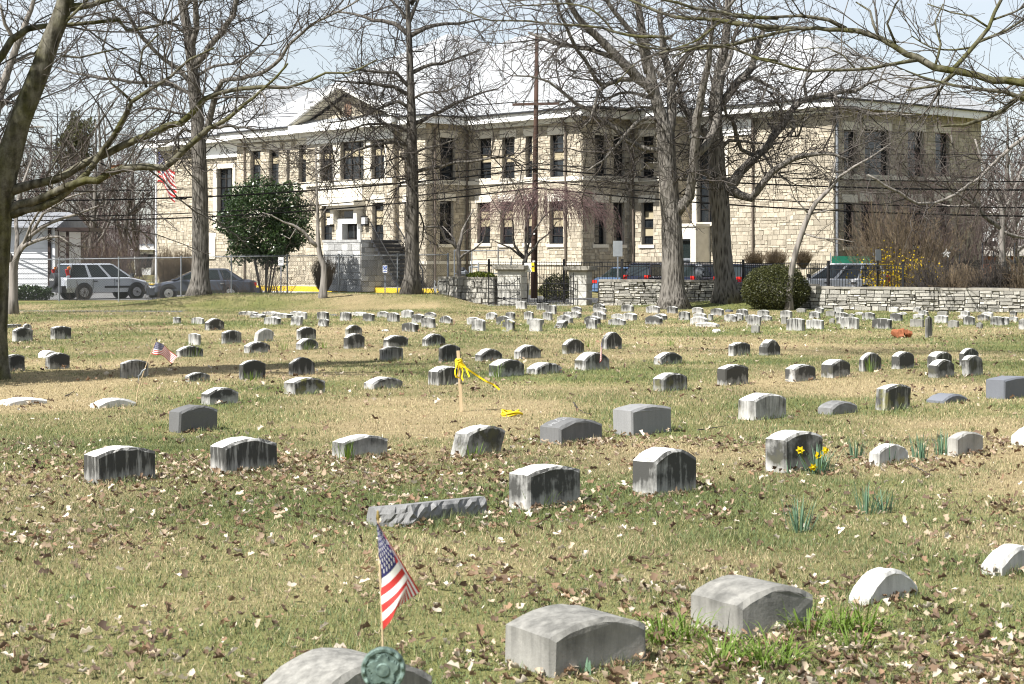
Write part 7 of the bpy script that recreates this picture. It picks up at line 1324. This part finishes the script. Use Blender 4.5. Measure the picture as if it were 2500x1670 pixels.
def fmid(u, v):
    hx_, hy_ = 1397 - 40 * (1 - v), 488 + 112 * (1 - v); tx, ty = 1587 - 48 * (1 - v), 632 + 52 * (1 - v); x = hx_ + (tx - hx_) * u; y = hy_ + (ty - hy_) * u - 22 * math.sin(u * 3.14) * (1 - .3 * v) + 6 * math.sin(u * 9 + 2 * v); return kA(x, y, 24.4 - .06 * math.sin(u * 6 + v))
flag_mesh(fmid, ff, 24, 12, org=FO)
kC = lambda x, y, dd: at(1150 + x * .29813, 720 + y * .29813, dd); FO = kC(1050, 605, 32.0); FO[2] = 0
ff = thing('grave_flag', 'tiny furled national flag standing against the wide brown headstone', 'flag', FO); d = MB(); d.tube([(0, 0, 0), kC(1066, 372, 32.) - FO], .006, 6); d.build('staff', M['pine'], ff)
flag_mesh(lambda u, v: kC(1066 - 12 * (1 - v) * 1.0 + 22 * math.sin(u * 5) * (1 - .75 * v) * (1 - .3 * u), 378 + 110 * (1 - v) ** 1.0 + 105 * u * (1 - .1 * v), 31.97 + .03 * math.cos(u * 6)), ff, 24, 12, org=FO)
FO = gp(560 + 2080 * .27257, 720 + 1045 * .27257); sk = thing('wooden_stake', 'raw wooden survey stake tied with yellow tape on the open lawn', 'stake', FO); kB = lambda x, y, dd: at(560 + x * .27257, 720 + y * .27257, dd); dS = FO[1]
tp_ = kB(2050, 500, dS) - FO; d = MB(); ax = tp_ / np.linalg.norm(tp_); d.box(tp_ / 2 + (0, 0, -.05), (.021, .018, np.linalg.norm(tp_) / 2 + .05), ((1, 0, -ax[0]), (0, 1, 0), ax)); d.build('post', M['pine'], sk)
q = np.random.default_rng(9); d = MB()
for k in range(5): z = .60 + .022 * k; c_ = tp_ * (z / tp_[2]); d.tube([c_ + np.array([.042 * math.cos(a_), .04 * math.sin(a_), .012 * math.sin(a_ * 2 + k)]) for a_ in np.linspace(0, 6.28, 13)], .013, 6)
d.build('tape_knot', M['tape'], sk, smooth=True)
for (pts) in (((2040, 620), (2020, 680), (2030, 735), (2060, 742)), ((2060, 610), (2090, 680), (2080, 740), (2095, 768)), ((2070, 600), (2110, 640), (2130, 690), (2150, 735)), ((2050, 600), (2050, 660), (2045, 720)), ((2065, 620), (2140, 670), (2230, 730), (2310, 780), (2360, 800), (2420, 850))):
    d = MB(); P_ = np.array([[*(kB(x, y, dS - .08 + q.uniform(-.03, .03)) - FO), .012] for x, y in pts]); C_ = crv(P_, .04); n_ = len(C_); w_ = .015; side = np.array([.6, -.5, .6]); L_, R_ = C_[:, :3] + side * w_, C_[:, :3] - side * w_
    d.add(np.concatenate([L_, R_, L_ + (0, .004, 0), R_ + (0, .004, 0)]), [(i, i + 1, n_ + i + 1, n_ + i) for i in range(n_ - 1)] + [(2 * n_ + i, 3 * n_ + i, 3 * n_ + i + 1, 2 * n_ + i + 1) for i in range(n_ - 1)]); d.build('tape_tail', M['tape'], sk)
b_ = gp(800 + 1158 * .3833, 950 + 172 * .3833); d = MB()
for k in range(5): d.tube([((.085 + .012 * k) * math.cos(a_) + .008 * k, (.06 + .01 * k) * math.sin(a_), .02 + .02 * (k % 3) + .02 * math.sin(a_ * 2 + k)) for a_ in np.linspace(.4 * k, .4 * k + 5.2, 18)], .014, 6)
o = d.build('tape_coil', M['tape'], smooth=True); o.location = b_; tag(o, 'loose coil of yellow tape lying in the grass right of the stake', 'tape')
M['bladeblue'] = leaf_mat('blue_green_blade', (.17, .27, .17), (.08, .16, .10), .5, .3, .3); M['bladegreen'] = leaf_mat('fresh_green_blade', (.17, .25, .04), (.08, .14, .02), .5, .3, .35); M['petal'] = leaf_mat('daffodil_petal', (.85, .66, .02), (.75, .52, .01), .5, .2, .3)
def blade(p, d, L, w, droop, n=5):                      # a strap leaf, tapering, bending
    d = np.array(d, float); d /= np.linalg.norm(d); sd = np.cross(d, [0, 0, 1.]); sd /= np.linalg.norm(sd) + 1e-9; p = np.array(p, float); V_ = []; 
    for i in range(n + 1):
        ww = w * (1 - (i / n) ** 2.2) + .0006; V_ += [p + sd * ww, p - sd * ww, p + np.cross(sd, d) * ww * .35]; d = d + np.array([0, 0, -droop]) * (i / n); d /= np.linalg.norm(d); p = p + d * L / n
    return np.array(V_), [(i * 3, i * 3 + 2, i * 3 + 5, i * 3 + 3) for i in range(n)] + [(i * 3 + 2, i * 3 + 1, i * 3 + 4, i * 3 + 5) for i in range(n)]
def clump(label, b_, n, L, w, spread, mat, seed, droop=.25, name='daffodil_clump', group=None, cat='plant', rad=.06):
    q = np.random.default_rng(seed); t_ = thing(name, label, cat, b_, 0, group)
    for k in range(n):
        a_ = q.uniform(0, 6.28); d = np.array([math.cos(a_) * spread * q.uniform(.1, 1), math.sin(a_) * spread * q.uniform(.1, 1), 1.]); V_, F_ = blade((math.cos(a_) * rad * q.random(), math.sin(a_) * rad * q.random(), -.01), d, L * q.uniform(.65, 1.1), w, droop * q.uniform(.5, 1.5)); mb = MB(); mb.add(V_, F_); mb.build('leaf', M[mat], t_)
    return t_
kH = lambda x, y: gp(1600 + x * .3833, 880 + y * .3833)
DG = 'leafy spring bulbs in the turf'
df = clump('clump of daffodils with four yellow flowers before the mottled headstone', kH(1035, 725), 46, .30, .0075, .55, 'bladeblue', 501, .25, rad=.12, group='daffodil clumps', cat='flowers'); dB = kH(1035, 725)
for k, (x, y) in enumerate(((922, 572), (1038, 605), (1082, 572), (1005, 680))):
    c = at(1600 + x * .3833, 880 + y * .3833, dB[1] - .06) - dB; d = MB(); d.tube([(c[0] * .3, 0, 0), (c[0] * .8, -.03, c[2] * .6), c], .004, 6); d.build('stem', M['bladegreen'], df); fd = np.array([(-.3, -.9, -.2), (.1, -.9, -.1), (.5, -.7, .2), (0, -.9, -.4)][k]); fd /= np.linalg.norm(fd); X_ = np.cross(fd, [0, 0, 1.]); X_ /= np.linalg.norm(X_); Y_ = np.cross(X_, fd)
    fl_ = MB()
    for j in range(6):
        a_ = j * math.pi / 3; e_ = X_ * math.cos(a_) + Y_ * math.sin(a_); s_ = X_ * -math.sin(a_) + Y_ * math.cos(a_); fl_.add([c, c + e_ * .022 + s_ * .014, c + e_ * .045 - fd * .004, c + e_ * .022 - s_ * .014], [(0, 1, 2, 3)])
    fo_ = fl_.build('flower', M['petal'], df); cr_ = MB(); cr_.tube([c, c + fd * .012, c + fd * .03], [.008, .013, .017], 10, cap=False); cr_.build('trumpet', M['tape'], fo_)
for i, (x, y, n, L, sp, lab) in enumerate(((915, 1090, 34, .27, .5, 'clump of blue green bulb leaves in the open turf, nearest the camera'), (1350, 975, 20, .26, .5, 'clump of blue green bulb leaves right of and behind the nearest clump'), (1455, 965, 16, .22, .6, 'thin sparse bulb leaves beside the second clump'), (1275, 628, 26, .26, .45, 'bulb leaves between the daffodils and a small white headstone'), (1690, 640, 26, .30, .35, 'tall bulb leaves between two small rounded headstones'), (1830, 600, 22, .27, .3, 'bulb leaves at the left side of the small grey rounded headstone'), (1495, 662, 16, .24, .3, 'bulb leaves standing before the small white rounded headstone'), (845, 715, 10, .15, .4, 'short bulb leaves at the left foot of the mottled headstone'))):
    clump(lab, kH(x, y), n, L, .006, sp, 'bladeblue', 510 + i, .15, name='bulb_leaf_clump', group=DG, rad=.10)
kJ = lambda x, y: gp(1200 + x * .55366, 1300 + y * .55366)
for i, (x, y, n, lab) in enumerate(((760, 490, 44, 'drooping green lily tuft between the two pale grey headstones'), (860, 470, 34, 'small drooping green tuft left of the second pale grey headstone'), (1010, 585, 50, 'drooping green lily tuft in the leaves, centre front'), (1190, 590, 50, 'drooping green lily tuft in the leaves, right of the front one'), (1290, 570, 30, 'small drooping green tuft at the right end of the front tufts'), (1400, 450, 44, 'drooping green tuft at the right foot of the second pale grey headstone'), (1540, 440, 40, 'drooping green tuft left of the low white sunken stone foot'), (1640, 430, 30, 'thin drooping green tuft below the low white sunken stone'), (1600, 520, 22, 'small green tuft in the leaves below the thin one'))):
    clump(lab, kJ(x, y), n, .26, .0045, 1.1, 'bladegreen', 540 + i, .75, name='lily_tuft', group='drooping green tufts in the foreground', rad=.12)
for i, (x, y, L, lab) in enumerate(((555, 590, .26, 'single broad green shoot before the front pale grey headstone'), (1215, 445, .2, 'broad green shoot before the second pale grey headstone'), (1370, 420, .17, 'broad green shoot near the right corner of the second pale grey headstone'), (420, 630, .12, 'low green shoot lying by the front pale grey headstone'))):
    clump(lab, kJ(x, y), 3, L, .012, .25, 'bladeblue', 560 + i, .1, name='bulb_leaf_clump', group=DG, rad=.03)
for i, (x, y, kk, n, L) in enumerate((('E', 890, 465, 22, .2), ('G', 135, 455, 24, .28), ('G', 915, 445, 22, .2), ('G', 1330, 760, 24, .2), ('B', 700, 490, 24, .25), ('B', 850, 480, 20, .2), ('B', 480, 500, 24, .25), ('B', 200, 770, 24, .2), ('C', 200, 675, 28, .32), ('A', 1720, 625, 30, .3), ('D', 1090, 632, 24, .3), ('B', 1850, 450, 18, .3), ('A', 560, 590, 20, .2), ('C', 960, 430, 24, .25), ('C', 1620, 420, 20, .22))):
    kk, x, y = x, y, kk; x0, y0, k = CR[kk]; clump(f'{("wispy","fine","upright","loose","short")[i % 5]} wild garlic tuft ' + ('left of the smooth dark headstone row', 'at the corner of the low white topped headstone', 'under the tilted brown stained headstone', 'at the foot of the large black streaked headstone', 'before the low white arched headstone of the tufted pair', 'right of the low white arched headstone', 'left of the low white arched headstone', 'at the foot of the near black twin on the left', 'before the wide black faced headstone', 'before the low headstone by the flag', 'before the rounded headstone on the right', 'before the rounded black faced headstone', 'in the lawn left of the flag', 'left of the tallest arched headstone', 'in the dry lawn above the lone low headstone')[i], gp(x0 + x * k, y0 + y * k), n, L, .004, .5, 'bladegreen', 580 + i, .3, name='wild_garlic_tuft', group='wild garlic tufts', rad=.14)
for i, (cr_, pts, lab) in enumerate((('H', ((270, 455), (360, 440), (450, 428)), 'fallen dark twig near the gravelly patch'), ('G', ((230, 540), (290, 556), (345, 570)), 'fallen pale twig left of the rough granite marker'), ('G', ((1570, 95), (1590, 130), (1640, 160), (1680, 165)), 'crooked twig between the lettered dark stone and the granite one'), ('G', ((2010, 318), (2080, 290), (2125, 288)), 'fallen twig before the light grey granite stone'), ('E', ((190, 705), (250, 680), (295, 660)), 'fallen bleached stick below the leftmost near headstone'), ('A', ((590, 990), (630, 968), (668, 945)), 'fallen dark stick between the low white inscribed stones'), ('H', ((1590, 660), (1680, 705), (1770, 755)), 'thin twig right of the small white rounded headstone'), ('B', ((230, 855), (290, 825), (370, 845)), 'small forked twig left of the broad lichened headstone'))):
    x0, y0, k = CR[cr_]; P_ = np.array([[*(gp(x0 + x * k, y0 + y * k) + (0, 0, .02)), .008] for x, y in pts]); C_ = crv(P_, .05); d = MB(); d.tube(C_[:, :3] + np.random.default_rng(i).normal(0, .006, (len(C_), 3)), np.linspace(.009, .003, len(C_)), 6); o = d.build('fallen_twig', M['twig_pale' if i in (1, 4) else 'twig'], org=C_[0, :3]); tag(o, lab, 'twig', 'fallen twigs on the turf')
# ---------------------------------------------------------------- grass blades and fallen leaves
q = np.random.default_rng(99)
def field(n, d0, d1, pw):                               # random points in the view wedge (with a margin), more near d0
    u = q.random(n); d = (d0 ** pw + u * (d1 ** pw - d0 ** pw)) ** (1 / pw); x = (q.random(n) - .5) * (d * .66 + 2.5); return x, d
STN = np.array([(b_[0], b_[1]) for b_, *_ in RIMPTS]); STR = np.array([max(w, t) for _, r, s, w, t, h in RIMPTS])
def near_stone(x, y):
    k = np.full(len(x), 9.0)
    for (c, r_) in zip(STN, STR):
        dd = np.hypot(x - c[0], y - c[1]) - r_ * .45; k = np.minimum(k, dd)
    return k
def inside(x, y):
    k = np.zeros(len(x), bool)
    for (b_, r, s, w, t, h) in RIMPTS:
        dx, dy = x - b_[0], y - b_[1]; k |= (np.abs(dx * r[0] + dy * r[1]) < w / 2 - .01) & (np.abs(dx * s[0] + dy * s[1]) < t / 2 - .01)
    return k
def blades(name, n, d0, d1, pw, L, w, mat):
    x, y = field(n, d0, d1, pw); k = ~inside(x, y); x, y = x[k], y[k]; n = len(x); g = green_at(x, y); ns_ = near_stone(x, y)
    g = np.clip(g + .25 * np.exp(-np.maximum(ns_, 0) / .12), 0, 1)
    clump_ = pn(x, y, .35, 8); Lb = L * (.45 + .8 * clump_) * q.uniform(.6, 1.3, n) * (1 + .7 * np.exp(-np.maximum(ns_, 0) / .06)) * (.8 + .45 * g)
    a = q.uniform(0, 2 * np.pi, n); lean = q.uniform(.2, 1.25, n); up = np.stack([np.cos(a) * lean, np.sin(a) * lean, np.ones(n)], 1); up /= np.linalg.norm(up, axis=1, keepdims=True)
    b_ = a + q.uniform(.6, 2.5, n); sd = np.stack([np.cos(b_), np.sin(b_), np.zeros(n)], 1) * w * q.uniform(.6, 1.3, (n, 1)); p = np.stack([x, y, zg(x, y) - .004], 1)
    V_ = np.stack([p - sd, p + sd, p + up * Lb[:, None]], 1).reshape(-1, 3)
    isg = (q.random(n) < np.clip(.05 + g * .95, 0, 1))[:, None]; v_ = q.uniform(.65, 1.3, (n, 1)); cool = q.random((n, 1))
    straw = np.array([[.43, .36, .215]]) * (1 - cool * .3) + np.array([[.26, .20, .13]]) * cool * .3; gr = np.array([[.205, .215, .085]]) * (1 - cool) + np.array([[.115, .165, .075]]) * cool
    c = np.where(isg, gr, straw) * v_ * (.85 + .3 * pn(x, y, 1.7, 6))[:, None]; o = fast_tris(name, V_, np.arange(n * 3).reshape(n, 3), mat, None, np.repeat(c, 3, 0)); return tag(o, kind='stuff')
m = color_mat('grass_blade', .7, .2); t = m.node_tree; b = t.nodes['Principled BSDF']; tr = t.nodes.new('ShaderNodeBsdfTranslucent'); vc = [n for n in t.nodes if n.type == 'VERTEX_COLOR'][0]; t.links.new(vc.outputs[0], tr.inputs[0]); ms = t.nodes.new('ShaderNodeMixShader'); ms.inputs[0].default_value = .3; t.links.new(b.outputs[0], ms.inputs[1]); t.links.new(tr.outputs[0], ms.inputs[2]); t.links.new(ms.outputs[0], t.nodes['Material Output'].inputs[0]); M['grass'] = m
tag(blades('grass', 400000, 8.0, 20, 2, .045, .0035, M['grass']), 'near turf of straw and green grass blades', 'grass')
tag(blades('grass', 280000, 19.5, 42, 1.6, .050, .006, M['grass']), 'turf around the middle rows of headstones', 'grass'); tag(blades('grass', 190000, 41, 76, 1.5, .060, .011, M['grass']), 'turf around the far headstones and the berm', 'grass')
def leaves(name, n, d0, d1, pw, sz, lab):
    x, y = field(n * 4, d0, d1, pw); ns_ = near_stone(x, y); dens = .06 + .9 * (pn(x, y, 1.6, 11) ** 3) + .9 * np.exp(-np.maximum(ns_, 0) / .22) + 2.6 * np.exp(-(((x - 1.7) / 1.5) ** 2 + ((y - 8.7) / .9) ** 2)) + .5 * np.exp(-(((x - 11.5) / 2.5) ** 2 + ((y - 34) / 1.4) ** 2))
    k = (q.random(len(x)) < dens * .6) & ~inside(x, y); x, y = x[k][:n], y[k][:n]; n = len(x); p = np.stack([x, y, zg(x, y) + q.uniform(.008, .045, n)], 1)
    nz = np.stack([q.normal(0, .6, n), q.normal(0, .6, n), np.ones(n)], 1); nz /= np.linalg.norm(nz, axis=1, keepdims=True); a = np.cross(nz, q.normal(size=(n, 3))); a /= np.linalg.norm(a, axis=1, keepdims=True); b_ = np.cross(nz, a); s_ = sz * q.uniform(.35, 1.5, (n, 1)); wd = q.uniform(.3, .85, (n, 1)); cu = q.uniform(-.1, .5, (n, 1)) * s_
    e1, e2, e3, e4 = (q.uniform(.5, 1.2, (n, 1)) for _ in range(4)); k2 = q.uniform(.2, .9, (n, 1)) * s_; tp_ = q.uniform(-.3, .8, (n, 1)) * s_
    V_ = np.stack([p - a * s_ + nz * tp_, p - a * s_ * .45 + b_ * s_ * wd * e1 + nz * k2, p + a * s_ * .1 + b_ * s_ * wd * .55 * e2 + nz * k2 * .5, p + a * s_ * .6 + b_ * s_ * wd * e3 + nz * k2, p + a * s_ + nz * tp_ * .6, p + a * s_ * .5 - b_ * s_ * wd * e2 + nz * k2 * 1.1, p - a * s_ * .05 - b_ * s_ * wd * .6 * e4 + nz * k2 * .6, p - a * s_ * .5 - b_ * s_ * wd * e3 + nz * k2, p], 1).reshape(-1, 3); i = np.arange(n)[:, None] * 9
    F_ = np.concatenate([i + np.array([[k, (k + 1) % 8, 8]]) for k in range(8)], 0)
    pal = np.array([(.26, .195, .135), (.36, .295, .215), (.17, .115, .075), (.50, .44, .36), (.21, .135, .085), (.09, .062, .045), (.31, .24, .17), (.13, .088, .06)]); c = pal[q.integers(0, len(pal), n)] * q.uniform(.95, 1.5, (n, 1)); o = fast_tris(name, V_, F_, M['grass'], None, np.repeat(c, 9, 0)); return tag(tag(o, kind='stuff'), lab, 'leaves')
leaves('fallen_leaves', 12500, 7.8, 20, 1.7, .027, 'brown and pale fallen leaves scattered in the near turf'); leaves('fallen_leaves', 7000, 19, 62, 1.5, .036, 'brown fallen leaves among the middle rows of headstones')
